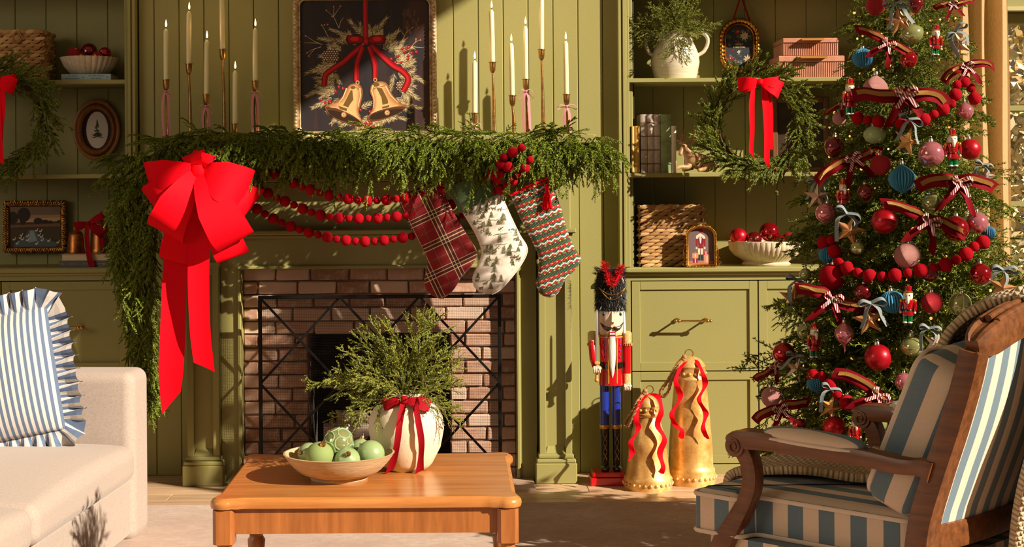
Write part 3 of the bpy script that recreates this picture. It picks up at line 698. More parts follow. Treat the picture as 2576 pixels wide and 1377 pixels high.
# ------------------------------------------------------------------ bell picture above the mantel
YA = 6.54
x0, x1, z0, z1 = X_(738, YA, 200), X_(1099, YA, 200), 1.462, Z_(-18, YA, 920)
pic = thing('framed_picture', 'tall framed picture of two golden bells in a wreath with red ribbon', 'picture', ((x0 + x1) / 2, YA, z0))
SILV = mt('champagne_gold_frame', (232, 206, 168), .4, (176, 138, 98), 60, metal=.4)
o1 = rrect(x0, x1, z0, z1, .055); m = MB()
def frame_ring(m, path, Y, sec): m.sweep([(p[0], Y, p[1]) for p in path], sec, (0, -1, 0), closed=True)
def inset(x0, x1, z0, z1, r, d, n=8): return rrect(x0 + d, x1 - d, z0 + d, z1 - d, max(r - d, .004), n)
frame_ring(m, inset(x0, x1, z0, z1, .055, .012), YA - .006, [(.012, -.03), (.012, .006), (.006, .012), (-.006, .012), (-.012, .004), (-.012, -.03)])
part(m, 'frame', SILV, pic, 40)
m = MB(); frame_ring(m, inset(x0, x1, z0, z1, .055, .0275), YA - .004, [(.004, -.02), (.004, .004), (0, .008), (-.004, .004), (-.004, -.02)]); part(m, 'inner_frame', SILV, pic, 40)
m = MB(); d8 = Matrix.Diagonal((1, 1, 1, 1))
for q in along([(p[0], YA - .018, p[1]) for p in inset(x0, x1, z0, z1, .055, .011)], .0158): m.sphere(q, .0085, 8, 6, (1, .7, .82))
part(m, 'bead_edge', SILV, pic, 180, kind='stuff')
def fa(cx, cy): return P(740 + cx / 3.824, cy / 3.824, YA + .004)
A = Art(fa); r = random.Random(5)
A.poly([(20, -75), (1340, -75), (1340, 1440), (20, 1440)], (50, 42, 46))
for k in range(70):
    x, y = r.uniform(40, 1320), r.uniform(-60, 1400); w, h = r.uniform(20, 80), r.uniform(80, 380); c = r.choice([(54, 46, 49), (47, 41, 46), (58, 46, 46), (45, 44, 50)])
    if x > 1180 or y > 1150: c = r.choice([(62, 44, 42), (70, 48, 44), (56, 44, 44)])
    A.circ(x, y, w, c, h, 10)
for k in range(26): A.circ(r.uniform(1040, 1200), r.uniform(110, 330), r.uniform(4, 22), r.choice([(86, 60, 48), (98, 70, 52), (74, 54, 46)]), r.uniform(8, 50), 8)
CREAM = [(226, 206, 160), (206, 182, 130), (178, 150, 100), (150, 124, 84), (236, 222, 184)]
for tw in ([(430, 270), (380, 160), (310, 100)], [(380, 160), (380, 65)], [(375, 165), (445, 60)], [(430, 270), (450, 200), (480, 165)], [(270, 430), (200, 400), (110, 345)], [(240, 415), (95, 412)], [(260, 450), (170, 480), (125, 510)], [(200, 465), (140, 540)], [(330, 360), (290, 280), (265, 240)], [(1030, 410), (1080, 310), (1140, 265)], [(1085, 320), (1085, 255)], [(1040, 400), (1095, 360)], [(1120, 460), (1170, 400), (1215, 385)], [(1130, 450), (1280, 462)], [(1060, 340), (1020, 290)], [(1170, 410), (1172, 375)]): A.line(tw, 6, (196, 166, 116), 2)
for (x, y) in ((310, 100), (380, 65), (445, 60), (365, 160), (265, 243), (292, 240), (322, 236), (110, 345), (125, 510), (140, 540), (1140, 265), (1172, 375), (1215, 385)): A.circ(x, y, 8, (190, 120, 90))
cx, cy = 690, 760
for k in range(150):
    a = r.uniform(0, 2 * PI)
    rx, ry = 395 * r.uniform(.72, 1.0), 430 * r.uniform(.74, 1.0)
    x, y = cx + rx * math.cos(a), cy + ry * math.sin(a)
    if y < 300 and abs(x - cx) < 60: continue
    o = a + r.uniform(-.5, .9); L = r.uniform(90, 165)
    A.sprig(x, y, x + L * math.cos(o), y + L * math.sin(o) * .9, 48, CREAM, r, 11, 4.2)
for (x, y, x2, y2) in ((640, 330, 530, 190), (760, 340, 890, 170), (560, 360, 340, 280), (480, 400, 230, 370), (880, 420, 1010, 290), (950, 480, 1150, 460), (420, 560, 240, 540), (320, 620, 110, 710), (300, 830, 110, 930), (340, 960, 170, 1040), (430, 1090, 360, 1190), (560, 1150, 450, 1220), (640, 1240, 480, 1310), (740, 1230, 900, 1270), (900, 1110, 1090, 1150), (1000, 1000, 1220, 1040), (1080, 870, 1200, 950), (1090, 680, 1260, 800), (1050, 600, 1160, 580), (700, 1260, 700, 1350), (960, 700, 920, 900), (380, 700, 440, 800), (820, 1060, 960, 1150), (640, 1040, 740, 990)): A.sprig(x, y, x2, y2, 56, CREAM, r, 16, 5)
for (x, y, w, h) in ((350, 540, 80, 70), (1030, 830, 48, 55)):
    A.circ(x, y, w, (70, 46, 34), h)
    for i in range(7):
        for j in range(7):
            u, v = -.9 + j * .3 + (i % 2) * .15, -.85 + i * .28
            if u * u + v * v < .92: A.poly([(x + w * (u + .14 * math.cos(q) * (1.2 if math.sin(q) > 0 else .8)), y + h * (v + .17 * math.sin(q))) for q in np.linspace(0, 2 * PI, 8, endpoint=False)], (92, 60, 42)); A.circ(x + w * u, y + h * (v - .04), w * .10, r.choice([(232, 214, 186), (206, 178, 140), (180, 146, 108)]), h * .09, 7)
for (x, y) in [(1040, 470), (1080, 466), (1105, 455), (1175, 500), (1130, 512), (1098, 538), (935, 568), (1000, 540), (975, 602), (1030, 600), (1095, 570), (1060, 500), (430, 838), (470, 852), (398, 880), (262, 962), (300, 985), (340, 970), (350, 990), (690, 1185), (740, 1185), (720, 1200), (690, 1222), (760, 1215), (750, 1250), (665, 1255), (705, 1258), (668, 1280), (640, 1060), (730, 1075)]:
    A.circ(x, y, 15, (150, 22, 30)); A.circ(x - 3, y - 4, 6, (226, 92, 86))
RD, RL, RB = (150, 14, 24), (200, 30, 36), (96, 10, 18)
A.line([(685, -80), (685, 150), (690, 380)], 48, RD); A.line([(678, -80), (680, 150), (684, 380)], 22, RL)
def rib_(pts, w):
    pts = [(q.x, q.y) for q in bez([(x, y, 0) for x, y in pts], 5)]; A.line(pts, w, RB); A.line(pts, w * .82, RD); A.line([(x - w * .1, y) for x, y in pts], w * .36, RL)
rib_([(660, 440), (560, 520), (470, 600), (350, 680), (300, 730), (290, 830)], 56); rib_([(740, 440), (850, 540), (950, 630), (1050, 690), (1100, 770), (1050, 880)], 56)
rib_([(660, 450), (620, 560), (600, 650), (600, 780)], 54); rib_([(720, 450), (760, 560), (780, 640), (780, 760)], 54)
for sx in (-1, 1):
    A.poly([(690 + sx * 15, 370), (690 + sx * 60, 342), (690 + sx * 180, 338), (690 + sx * 195, 380), (690 + sx * 175, 428), (690 + sx * 60, 424), (690 + sx * 15, 410)], RB)
    A.poly([(690 + sx * 30, 374), (690 + sx * 65, 350), (690 + sx * 170, 346), (690 + sx * 165, 408), (690 + sx * 65, 414), (690 + sx * 30, 402)], RD); A.circ(690 + sx * 110, 376, 42, (210, 44, 36), 22)
A.poly([(668, 368), (712, 368), (716, 432), (664, 432)], RD); A.circ(690, 398, 14, RL, 22)
def bell(L):
    for col, pts in L: A.poly(pts, col)
for (pts, mi, mo) in (([(520, 830), (560, 806), (620, 806), (655, 850), (660, 910), (640, 1010), (625, 1080), (665, 1190), (660, 1215), (600, 1215), (430, 1160), (330, 1090), (295, 1035), (330, 1005), (400, 985), (460, 930), (490, 880)], [(300, 1038), (360, 1030), (450, 1060), (560, 1110), (640, 1170), (658, 1212), (600, 1212), (440, 1158), (340, 1095)], (478, 1105)),
                      ([(735, 830), (770, 795), (830, 780), (890, 800), (920, 860), (960, 930), (1020, 985), (1075, 1020), (1075, 1040), (1000, 1095), (860, 1150), (740, 1172), (710, 1160), (712, 1120), (750, 1050), (755, 960), (725, 880)], [(712, 1150), (740, 1100), (830, 1060), (960, 1030), (1070, 1030), (1000, 1090), (860, 1145), (740, 1168)], (895, 1085))):
    q3 = bez([(x, y, 0) for x, y in pts[-2:] + pts + pts[:2]], 4)[8:-8]; pts = [(q.x, q.y) for q in q3]
    A.poly(pts, (120, 76, 44)); cx_, cy_ = sum(p[0] for p in pts) / len(pts), sum(p[1] for p in pts) / len(pts)
    sgn = 1 if cx_ < 690 else -1
    for k in range(9):
        f = .97 - .075 * k; cl = tuple(int(a + (b - a) * (k / 8) ** .8) for a, b in zip((156, 100, 58), (232, 182, 126))); A.poly([(cx_ + sgn * 3.2 * k + (p[0] - cx_) * f * (1 if k == 0 else .96), cy_ - 2 * k + (p[1] - cy_) * (.98 - .03 * k)) for p in pts], cl)
    m3 = bez([(x, y, 0) for x, y in mi[-2:] + mi + mi[:2]], 4)[8:-8]; mi = [(q.x, q.y) for q in m3]
    A.poly(mi, (92, 56, 34)); cc = (sum(p[0] for p in mi) / len(mi), sum(p[1] for p in mi) / len(mi)); A.poly([(cc[0] + (p[0] - cc[0]) * .9, cc[1] + (p[1] - cc[1]) * .72 + 6) for p in mi], (52, 34, 26))
for (x, y) in ((478, 1105), (895, 1085)): A.circ(x, y, 26, (186, 130, 84)); A.circ(x - 3, y - 2, 14, (236, 196, 150)); A.circ(x, y, 6, (90, 60, 40))
A.line([(560, 830), (610, 850), (650, 890)], 5, (120, 76, 44)); A.line([(735, 868), (800, 842), (870, 828)], 5, (120, 76, 44)); A.line([(345, 1030), (430, 1040), (560, 1085), (640, 1150)], 5, (240, 200, 150)); A.line([(740, 1090), (850, 1045), (1000, 1010)], 5, (240, 200, 150))
A.poly([(545, 870), (560, 868), (565, 920), (570, 960), (540, 1000), (520, 1035), (470, 1015), (500, 960), (525, 910)], (112, 84, 40)); A.poly([(790, 845), (845, 850), (870, 900), (900, 960), (905, 995), (850, 1010), (840, 940), (815, 890)], (112, 84, 40))
A.circ(566, 843, 24, (112, 84, 40), 16); A.circ(788, 815, 34, (112, 84, 40), 20); A.poly([(425, 1020), (510, 1045), (505, 1070), (440, 1050)], (112, 84, 40)); A.poly([(845, 1030), (915, 1010), (915, 1030), (850, 1048)], (112, 84, 40))
for pts in ([(505, 850), (470, 940), (430, 990)], [(632, 850), (640, 920), (615, 1030)], [(760, 820), (745, 870), (770, 960), (765, 1040)], [(880, 830), (930, 920), (1000, 990)]): A.line(pts, 13, (240, 200, 152), 6)
for (x, y) in ((610, 795), (780, 770)): A.circ(x, y, 20, (200, 150, 100)); A.circ(x, y, 11, (60, 46, 44))
art = part(A, 'artwork', ARTM, pic, 0)
m = MB(); m.prism([(p[0], p[1]) for p in inset(x0, x1, z0, z1, .055, .022)], YA + .006, YA + .022); part(m, 'backing', mt('dark_board', (46, 40, 42), .8), pic, 0)
# ------------------------------------------------------------------ candles on the mantel
WAX = mt('ivory_wax', (252, 238, 186), .45, sub=.15, bump=.05, bs=30); WICK = mt('wick', (40, 30, 26), .9)
AGED = mt('aged_brass', (196, 146, 84), .34, (150, 104, 58), 40, metal=1.0, bump=.15, bs=120)
t = NT('flame'); t.base((1, .7, .3, 1)); t.set(emis=9.0, emc=(1.0, .66, .26, 1)); FLAME = t.m; FLAME.cycles.emission_sampling = 'NONE'
PINK = mt('pink_velvet', (222, 140, 150), .8, sheen=.6)
zm = zf(345); YK = 6.36
cn = [(418, 72, 200, 1), (475, 28, 160, 0), (519, 100, 237, 1), (560, -25, 124, 0), (591, 177, 311, 0), (642, 70, 203, 1), (1194, 152, 284, 1), (1239, 24, 156, 0), (1289, 108, 240, 0), (1323, 65, 199, 1), (1362, -20, 124, 0), (1425, 103, 237, 1)]
who = ['leftmost of the mantel row', 'second from left on the mantel', 'third from left on the mantel', 'fourth from left on the mantel', 'fifth from left, lowest of the left cluster', 'nearest the picture on its left side', 'nearest the picture on its right side', 'second to the right of the picture', 'third to the right of the picture', 'fourth to the right of the picture', 'fifth to the right of the picture', 'rightmost of the mantel row']
rr_ = random.Random(17)
for i, (px, pt, pc, rb_) in enumerate(cn):
    b = P(px, pc, YK); top = P(px, pt, YK).z; x, z = b.x, b.z; xb = x + .006
    st = thing('candlestick', ('pink-ribboned ' if rb_ else 'plain ') + 'aged brass candlestick, ' + who[i], 'candlestick', (xb, YK, zm), 'brass candlesticks on the mantel')
    part(MB().lathe([(0, 0), (.036, 0), (.036, .004), (.026, .008), (.010, .014), (.0075, .02), (0, .02)], (xb, YK, zm), 20), 'foot', AGED, st)
    part(MB().tube([(xb, YK, zm + .01), (xb - .002, YK, zm + (z - zm) * .5), (x, YK, z - .046)], [.0085, .0065, .0042], 10), 'stem', AGED, st)
    part(MB().lathe([(0, -.048), (.006, -.046), (.0115, -.036), (.0128, -.02), (.0128, -.004), (.0165, -.003), (.0165, 0), (.0125, .0005), (.0115, -.01), (0, -.01)], (x, YK, z), 20), 'cup', AGED, st)
    lean = rr_.uniform(-.004, .004)
    cd = thing('taper_candle', ('tall ' if pt < 0 else '') + 'lit ivory taper candle, ' + who[i], 'candle', (x, YK, z - .009), 'ivory taper candles on the mantel')
    H = top - z
    part(MB().sweep([(x, YK, z - .009), (x + lean * .4, YK, z + H * .5), (x + lean, YK, z + H - .012), (x + lean, YK, z + H - .002), (x + lean, YK, z + H)], [(math.cos(2 * PI * k / 16), math.sin(2 * PI * k / 16)) for k in range(16)], (0, 1, 0), [.0106, .0106, .0102, .005, .003]), 'wax', WAX, cd, 50)
    part(MB().tube([(x + lean, YK, z + H - .003), (x + lean + .001, YK, z + H + .009)], .0012, 5), 'wick', WICK, cd)
    fx, fz = x + lean + .001, z + H + .006
    part(MB().lathe([(0, 0), (.0026, .003), (.0040, .009), (.0034, .017), (.0016, .026), (0, .033)], (fx, YK, fz), 10), 'flame', FLAME, cd, 180)
    l = bpy.data.lights.new('candle_light', 'POINT'); l.energy = .07; l.color = (1, .6, .25); l.shadow_soft_size = .012; lo = bpy.data.objects.new('candle_light', l); COL.objects.link(lo); lo.location = (fx, YK - .0, fz + .05)
    if rb_:
        zk = z - .052; kx = x; m = MB(); wv = pm(6, YK); lim = zm + .005
        rbn = thing('pink_ribbon', 'pink velvet ribbon bow tied on the candlestick ' + who[i], 'ribbon', (kx, YK - .012, max(zk - .2, lim)), 'pink ribbons on candlesticks')
        for sd in (-1, 1):
            L = .031 if i != 11 else .042; dr = -.030 if i != 11 else -.012
            q = bez([(kx, YK - .012, zk), (kx + sd * L * .6, YK - .022, zk + .006), (kx + sd * L, YK - .018, zk + dr * .6), (kx + sd * L * .85, YK - .014, zk + dr), (kx + sd * L * .5, YK - .010, zk + dr * .4), (kx, YK - .010, zk)], 5)
            part(MB().ribbon(q, (0, 1, .35), .009, 2), 'loop', PINK, rbn, 60)
            e = max(zk - (.20 if i not in (2, 6, 11) else .15), lim)
            q = bez([(kx, YK - .013, zk), (kx + sd * .010, YK - .016, zk - .03), (kx + sd * .013, YK - .015, (zk + e) / 2), (kx + sd * .012 + .004, YK - .014, e)], 5)
            part(MB().ribbon(q, (1, .25 * sd, 0), wv, 2), 'tail', PINK, rbn, 60)
        part(MB().sphere((kx, YK - .014, zk), .0058, 8, 6), 'knot', PINK, rbn, 180)
# ------------------------------------------------------------------ big red bow
VELV = mt('red_velvet', (250, 0, 26), .75, spec=.15, sheen=.0, sheenr=.4, bump=.04, bs=300)
YQ = 5.965; K0 = P(503, 428, YQ)
bow = thing('large_red_bow', 'very large bright red ribbon bow with long tails on the garland', 'bow', K0)
def loop(name, ang, Lp, wp, bulge, lay=0.0, twist=0.0, mat=VELV, parent=bow, K=K0, Y=YQ, kn=.22):
    a = math.radians(ang); d = V3((math.cos(a), 0, math.sin(a))); pp = V3((-math.sin(a), 0, math.cos(a))); L = pm(Lp, Y); w = pm(wp, Y)
    st = [(0, 0, kn), (.25, .7, .6), (.55, 1.0, .92), (.85, .8, 1.0), (1.0, .30, 1.0), (.99, -.1, .98), (.8, -.35, .9), (.4, -.3, .6), (0, 0, kn)]
    pts = [K + d * (L * q[0]) + V3((0, -bulge * q[1] + lay, 0)) + pp * (twist * L * .25 * q[0] ** 2) for q in st]
    pts = bez(pts, 4); ws = [w * interp(list(range(9)), [q[2] for q in st], i / 4) for i in range(len(pts))]
    sds = [pp * math.cos(.1 + twist + .3 * math.sin(i * .2)) + V3((0, 1, 0)) * math.sin(.1 + twist + .3 * math.sin(i * .2)) for i in range(len(pts))]
    return part(MB().ribbon(pts, sds, ws, 8, 0.0), name, mat, parent, 80)
for (a, L, w, bu, ly, tw) in ((192, 128, 104, .085, -.01, .12), (217, 146, 88, .085, .02, -.2), (240, 176, 100, .10, -.02, .15), (255, 236, 92, .055, .03, 0), (-22, 130, 112, .09, -.01, -.15), (-37, 156, 96, .085, .025, .2), (-61, 200, 104, .10, -.025, -.1), (-70, 232, 86, .055, .032, 0), (110, 44, 60, .05, -.01, .1), (72, 44, 56, .05, -.005, -.1)):
    loop('bow_loop', a, L, w, bu, ly, tw)
def px_rib(name, rows, parent, mat, nc=4, curl=.06, smooth=60):
    V = [(P(l[0], l[1], Y), P(r_[0], r_[1], Y)) for (l, r_, Y) in rows]
    c = bez([(a + b) / 2 for a, b in V], 5); h = bez([(b - a) for a, b in V], 5)
    return part(MB().ribbon(c, [x for x in h], [x.length for x in h], nc, curl), name, mat, parent, smooth)
px_rib('bow_tail', [((485, 440), (510, 445), 5.96), ((425, 560), (495, 560), 5.98), ((410, 690), (472, 690), 6.03), ((404, 830), (468, 830), 6.01), ((400, 940), (462, 930), 6.0), ((408, 1042), (455, 985), 6.01)], bow, VELV)
px_rib('bow_tail', [((500, 440), (520, 445), 5.95), ((480, 560), (530, 560), 5.96), ((473, 690), (527, 690), 5.965), ((478, 830), (530, 830), 5.97), ((488, 912), (541, 936), 5.98)], bow, VELV)
part(MB().rbox(.05, .045, .062, .02, 6, K0 + V3((0, -.035, 0)), lambda p: (p[0] * (1 + 5 * abs(p[2])), p[1], p[2])), 'knot', VELV, bow, 180)
# ------------------------------------------------------------------ red felt bead garlands
FELT = mt('red_felt', (176, 6, 26), .9, (146, 2, 18), 40, spec=.15, bump=.25, bs=160)
def bead_mesh(r): return MB().sphere((0, 0, 0), r, 14, 9).mesh('bead', FELT, 180)
BB, BS = bead_mesh(.0222), bead_mesh(.0158)
def beads(label, pts, name='bead_garland', sc=1.0, group='red felt bead garlands', step=1.0):
    path = bez([V3(p) for p in pts], 14); g = thing(name, label, 'garland', path[0], group); gi = wmat(g).inverted()
    part(MB().tube(path[::3] + [path[-1]], .002, 5), 'string', FELT, g)
    s = [0]
    for a, b in zip(path, path[1:]): s.append(s[-1] + (b - a).length)
    q = .012; k = 0
    while q < s[-1]:
        i = max(1, min(int(np.searchsorted(s, q)), len(s) - 1)); f = (q - s[i - 1]) / max(s[i] - s[i - 1], 1e-6); p = path[i - 1].lerp(path[i], f)
        obj('bead', BB if k % 2 == 0 else BS, g, gi @ TR(p, s=sc)); q += .0385 * sc * step; k += 1
    return g
def PP(l, Y): return [P(x, y, Y + (d[0] if d else 0)) for (x, y, *d) in l]
beads('upper swag of red felt beads under the mantel garland', PP([(552, 388, -.02), (590, 408), (640, 424), (690, 438), (740, 462), (790, 480), (850, 496), (920, 505), (1000, 500), (1090, 482, .03), (1180, 460, .03), (1244, 438, -.04), (1262, 402, -.10), (1276, 390, -.11), (1292, 382, -.11), (1312, 372, -.11)], 6.07))
beads('middle swag of red felt beads under the mantel garland', PP([(628, 455), (680, 490), (735, 514), (800, 540), (860, 549), (940, 550), (1020, 543), (1110, 522, .04), (1200, 496, .04), (1267, 474, -.04), (1296, 447, -.09), (1322, 420, -.11), (1336, 398, -.12)], 6.09))
beads('lowest swag of red felt beads below the big red bow', PP([(640, 522), (690, 552), (745, 575), (800, 591), (860, 604), (930, 608), (1000, 600), (1070, 586, .04), (1160, 545, .05), (1230, 480, .03), (1262, 440, -.10), (1284, 412, -.12)], 6.10))
# ------------------------------------------------------------------ stockings
def stocking_body(rows, Y, th=.05, seg=20, top_open=True):
    L = bez([P(r_[0][0], r_[0][1], Y) for r_ in rows], 4); R = bez([P(r_[1][0], r_[1][1], Y) for r_ in rows], 4); rings = []; n = len(L)
    for i, (a, b) in enumerate(zip(L, R)):
        c = (a + b) / 2; h = (b - a) / 2; dth = th * .5 * min(1, (h.length / .05)) * (1 if i > 0 else .9)
        rings.append([c + h * math.copysign(abs(math.cos(2 * PI * k / seg)) ** .8, math.cos(2 * PI * k / seg)) + V3((0, 1, 0)) * dth * math.sin(2 * PI * k / seg) for k in range(seg)])
    return MB().loft(rings)
def frac_band(t, x, stops): return t.ramp(t.math('FRACT', x), stops, True)
def rot_uv(t, ang, freq):
    s = t.n('SeparateXYZ', {0: t.co('Object', None, (0, math.radians(ang), 0))})
    m = t.n('Mapping'); return [t.math('MULTIPLY_ADD', s.outputs[i], freq, 10.3) for i in (0, 2)]
BLK = (0, 0, 0, 1); WHT = (1, 1, 1, 1)
def plaid_mat():
    t = NT('red_tartan'); s = t.n('SeparateXYZ', {0: t.co('Object')}); a = math.radians(25)
    u = t.math('ADD', t.math('MULTIPLY', s.outputs[0], math.cos(a)), t.math('MULTIPLY', s.outputs[2], math.sin(a))); w = t.math('SUBTRACT', t.math('MULTIPLY', s.outputs[2], math.cos(a)), t.math('MULTIPLY', s.outputs[0], math.sin(a)))
    c = lin((136, 10, 20)); uu = t.math('MULTIPLY_ADD', u, 9.0, 20.15); ww = t.math('MULTIPLY_ADD', w, 9.0, 20.4)
    dk = [(0, BLK), (.16, (.75, .75, .75, 1)), (.24, BLK), (.30, (.75, .75, .75, 1)), (.38, BLK), (.74, (.55, .55, .55, 1)), (.77, BLK)]
    crm = [(0, BLK), (.125, WHT), (.155, BLK), (.255, WHT), (.285, BLK), (.385, WHT), (.41, BLK), (.755, (.45, .45, .45, 1)), (.765, BLK)]
    wt = t.noise(t.co('Object', 1.0), 500, 1)
    for st, col, am in ((dk, lin((28, 36, 22)), .92), (crm, lin((226, 200, 160)), .8)):
        for x in (uu, ww): c = t.mix(t.math('MULTIPLY', frac_band(t, x, st), am), c, col)
    t.base(c); t.set(rough=.9, sheen=.2); t.bump(wt, .3, .003); return t.m
def toile_mat():
    t = NT('white_woodland_print'); v = t.co('Object'); n = t.noise(v, 18, 6, .75); n2 = t.noise(v, 70, 3, .7); n3 = t.n('TexVoronoi', {'Vector': v, 'Scale': 26.0}).outputs['Distance']
    f = t.math('MULTIPLY', t.ramp(n, [(.50, BLK), (.60, WHT)]), t.ramp(n2, [(.44, BLK), (.56, WHT)]))
    c = t.mix(t.math('MULTIPLY', f, .35), lin((236, 224, 212)), lin((140, 132, 92)))
    c = t.mix(t.math('MULTIPLY', t.ramp(t.noise(v, 9, 3), [(.55, BLK), (.7, WHT)]), .2), c, lin((206, 186, 160)))
    t.base(c); t.set(rough=.9); t.bump(t.noise(v, 300, 2), .15, .002); return t.m
def knit_mat():
    t = NT('fairisle_knit'); s = t.n('SeparateXYZ', {0: t.co('Object')}); a = math.radians(20)
    u = t.math('ADD', t.math('MULTIPLY', s.outputs[0], math.cos(a)), t.math('MULTIPLY', s.outputs[2], math.sin(a))); w = t.math('SUBTRACT', t.math('MULTIPLY', s.outputs[2], math.cos(a)), t.math('MULTIPLY', s.outputs[0], math.sin(a)))
    zig = t.math('MULTIPLY', t.math('PINGPONG', u, .014), .55); ww = t.math('MULTIPLY_ADD', w, 19.0, 30.2); wz = t.math('MULTIPLY_ADD', t.math('ADD', w, zig), 19.0, 30.2)
    g, r_, wh = lin((46, 96, 60)), lin((198, 36, 38)), lin((236, 230, 214))
    c = frac_band(t, ww, [(0, r_), (.15, g), (.36, r_), (.58, g), (.80, lin((110, 20, 40))), (.86, g)])
    c = t.mix(frac_band(t, wz, [(0, BLK), (.16, WHT), (.30, BLK)]), c, wh)
    dot = t.math('MULTIPLY', t.math('GREATER_THAN', t.math('SINE', t.math('MULTIPLY', u, 300)), .35), frac_band(t, ww, [(0, BLK), (.46, WHT), (.53, BLK), (.88, (.8, .8, .8, 1)), (.95, BLK)])); c = t.mix(dot, c, lin((232, 208, 120)))
    st = t.math('MULTIPLY', t.math('SINE', t.math('MULTIPLY', u, 900)), t.math('SINE', t.math('MULTIPLY', w, 700))); t.base(c); t.set(rough=.95, sheen=.3); t.bump(st, .6, .004); return t.m
YS = 6.10
s1 = [((1000, 497), (1096, 447)), ((1014, 535), (1119, 490)), ((1032, 572), (1147, 545)), ((1052, 607), (1177, 594)), ((1068, 635), (1200, 634)), ((1075, 665), (1190, 664)), ((1067, 705), (1162, 697)), ((1076, 735), (1140, 731)), ((1104, 752), (1116, 752))]
s2 = [((1162, 533), (1256, 482)), ((1178, 560), (1272, 520)), ((1194, 587), (1288, 555)), ((1206, 615), (1306, 592)), ((1211, 640), (1325, 626)), ((1200, 668), (1313, 660)), ((1188, 700), (1284, 700)), ((1196, 727), (1256, 730)), ((1222, 741), (1236, 741))]
s3 = [((1284, 492), (1381, 447)), ((1298, 525), (1406, 505)), ((1312, 556), (1424, 570)), ((1336, 603), (1441, 615)), ((1354, 645), (1461, 650)), ((1354, 690), (1450, 676)), ((1348, 712), (1424, 702)), ((1357, 738), (1404, 738)), ((1374, 748), (1384, 749))]
def stk(label, rows, mat, cuff=None, name='christmas_stocking', Y=YS):
    s = thing(name, label, 'stocking', P(*rows[-1][0], Y), 'stockings hanging from the mantel')
    part(stocking_body(rows, Y), 'sock', mat, s, 60)
    tp = P(*rows[0][1], Y)
    return s
k1 = stk('red tartan plaid stocking, leftmost of the three', s1, plaid_mat())
k2 = stk('white woodland print stocking with a green satin cuff, in the middle', s2, toile_mat())
k3 = stk('knitted red and green patterned stocking with a tassel, rightmost', s3, knit_mat())
def sock_map(rows, Y, th=.05):
    L = bez([V3((*r_[0], 0)) for r_ in rows], 6); R = bez([V3((*r_[1], 0)) for r_ in rows], 6)
    def f(px, py):
        best = None; q = V3((px, py, 0))
        for a, b in zip(L, R):
            d = b - a; t_ = (q - a).dot(d) / d.length_squared; e = (a + d * t_ - q).length
            if best is None or e < best[0]: best = (e, t_, d.length)
        x = max(-.999, min(.999, best[1] * 2 - 1)); dep = th * .5 * min(1, pm(best[2], Y) / .1); return P(px, py, Y - dep * math.sqrt(1 - abs(x) ** 2.5) - .0012)
    return f
A = Art(sock_map(s2, YS)); r = random.Random(14); OLV = [(92, 96, 56), (116, 114, 74), (140, 128, 92), (74, 82, 50)]
def inside(px, py):
    for a, b in zip(s2, s2[1:]):
        ya, yb = (a[0][1] + a[1][1]) / 2, (b[0][1] + b[1][1]) / 2
        for t_ in (0, .25, .5, .75, 1):
            l = [a[0][k] + (b[0][k] - a[0][k]) * t_ for k in (0, 1)]; q = [a[1][k] + (b[1][k] - a[1][k]) * t_ for k in (0, 1)]; d = (q[0] - l[0], q[1] - l[1]); n2 = d[0] ** 2 + d[1] ** 2; u = ((px - l[0]) * d[0] + (py - l[1]) * d[1]) / n2
            if .1 < u < .9 and abs((px - l[0]) * d[1] - (py - l[1]) * d[0]) / n2 ** .5 < 9: return True
    return False
for k in range(150):
    x, y = r.uniform(1165, 1320), r.uniform(500, 738)
    if not inside(x, y): continue
    kind = r.random(); cl = r.choice(OLV)
    if kind < .55:
        h = r.uniform(10, 24); A.line([(x, y), (x + 1, y - h)], .8, (96, 80, 58))
        for i in range(9):
            f = i / 9; w_ = (1 - f) * h * .34 + 1
            for sd in (-1, 1): A.line([(x + .5, y - h * .15 - h * .85 * f), (x + sd * w_, y - h * .1 - h * .85 * f + 1.5)], 1.6, r.choice(OLV), .5)
    elif kind < .75:
        for i in range(12): A.circ(x + r.uniform(-8, 8), y + r.uniform(-5, 5), r.uniform(.6, 1.8), cl, None, 5)
    elif kind < .85: A.line([(x - 5, y), (x + 4, y - 1)], 3, (110, 92, 66)); [A.line([(x + q, y), (x + q, y + 5)], .9, (110, 92, 66)) for q in (-4, -2, 2, 4)]; A.line([(x + 4, y - 1), (x + 6, y - 6)], 1.6, (110, 92, 66))
    else: A.line([(x - 14, y + 2), (x - 4, y), (x + 6, y + 1), (x + 14, y - 2)], 1.2, (150, 140, 104))
part(A, 'woodland_print', ARTM, k2, 0)
part(stocking_body([((1122, 472), (1236, 428)), ((1140, 503), (1249, 456)), ((1158, 537), (1260, 484))], YS - .002, .064), 'cuff', mt('green_satin', (66, 92, 52), .35, sheen=.4), k2, 60)
m = MB(); e = bez([P(*q, YS - .026) for q in [(1284, 492), (1330, 468), (1381, 447)]], 4); m.tube(e, .0045, 8); part(m, 'piping', VELV, k3)
e = bez([P(*q[1], YS) + V3((.002, 0, 0)) for q in s2], 4); part(MB().tube(e, .003, 6), 'piping', mt('white_cord', (232, 222, 206), .8), k2)
for k, (x, y) in ((k1, (1090, 450)), (k2, (1230, 432)), (k3, (1377, 448))):
    b = P(x, y, YS); part(MB().ribbon(bez([b + V3((0, 0, -.01)), b + V3((.004, -.004, .05)), b + V3((.006, .02, .11)), b + V3((.004, .03, .05)), b + V3((0, .012, -.01))], 4), (1, 0, 0), .012), 'hanging_loop', VELV if k is k3 else WICK, k)
tas = MB(); b = P(1376, 470, YS - .035); rr_ = random.Random(2)
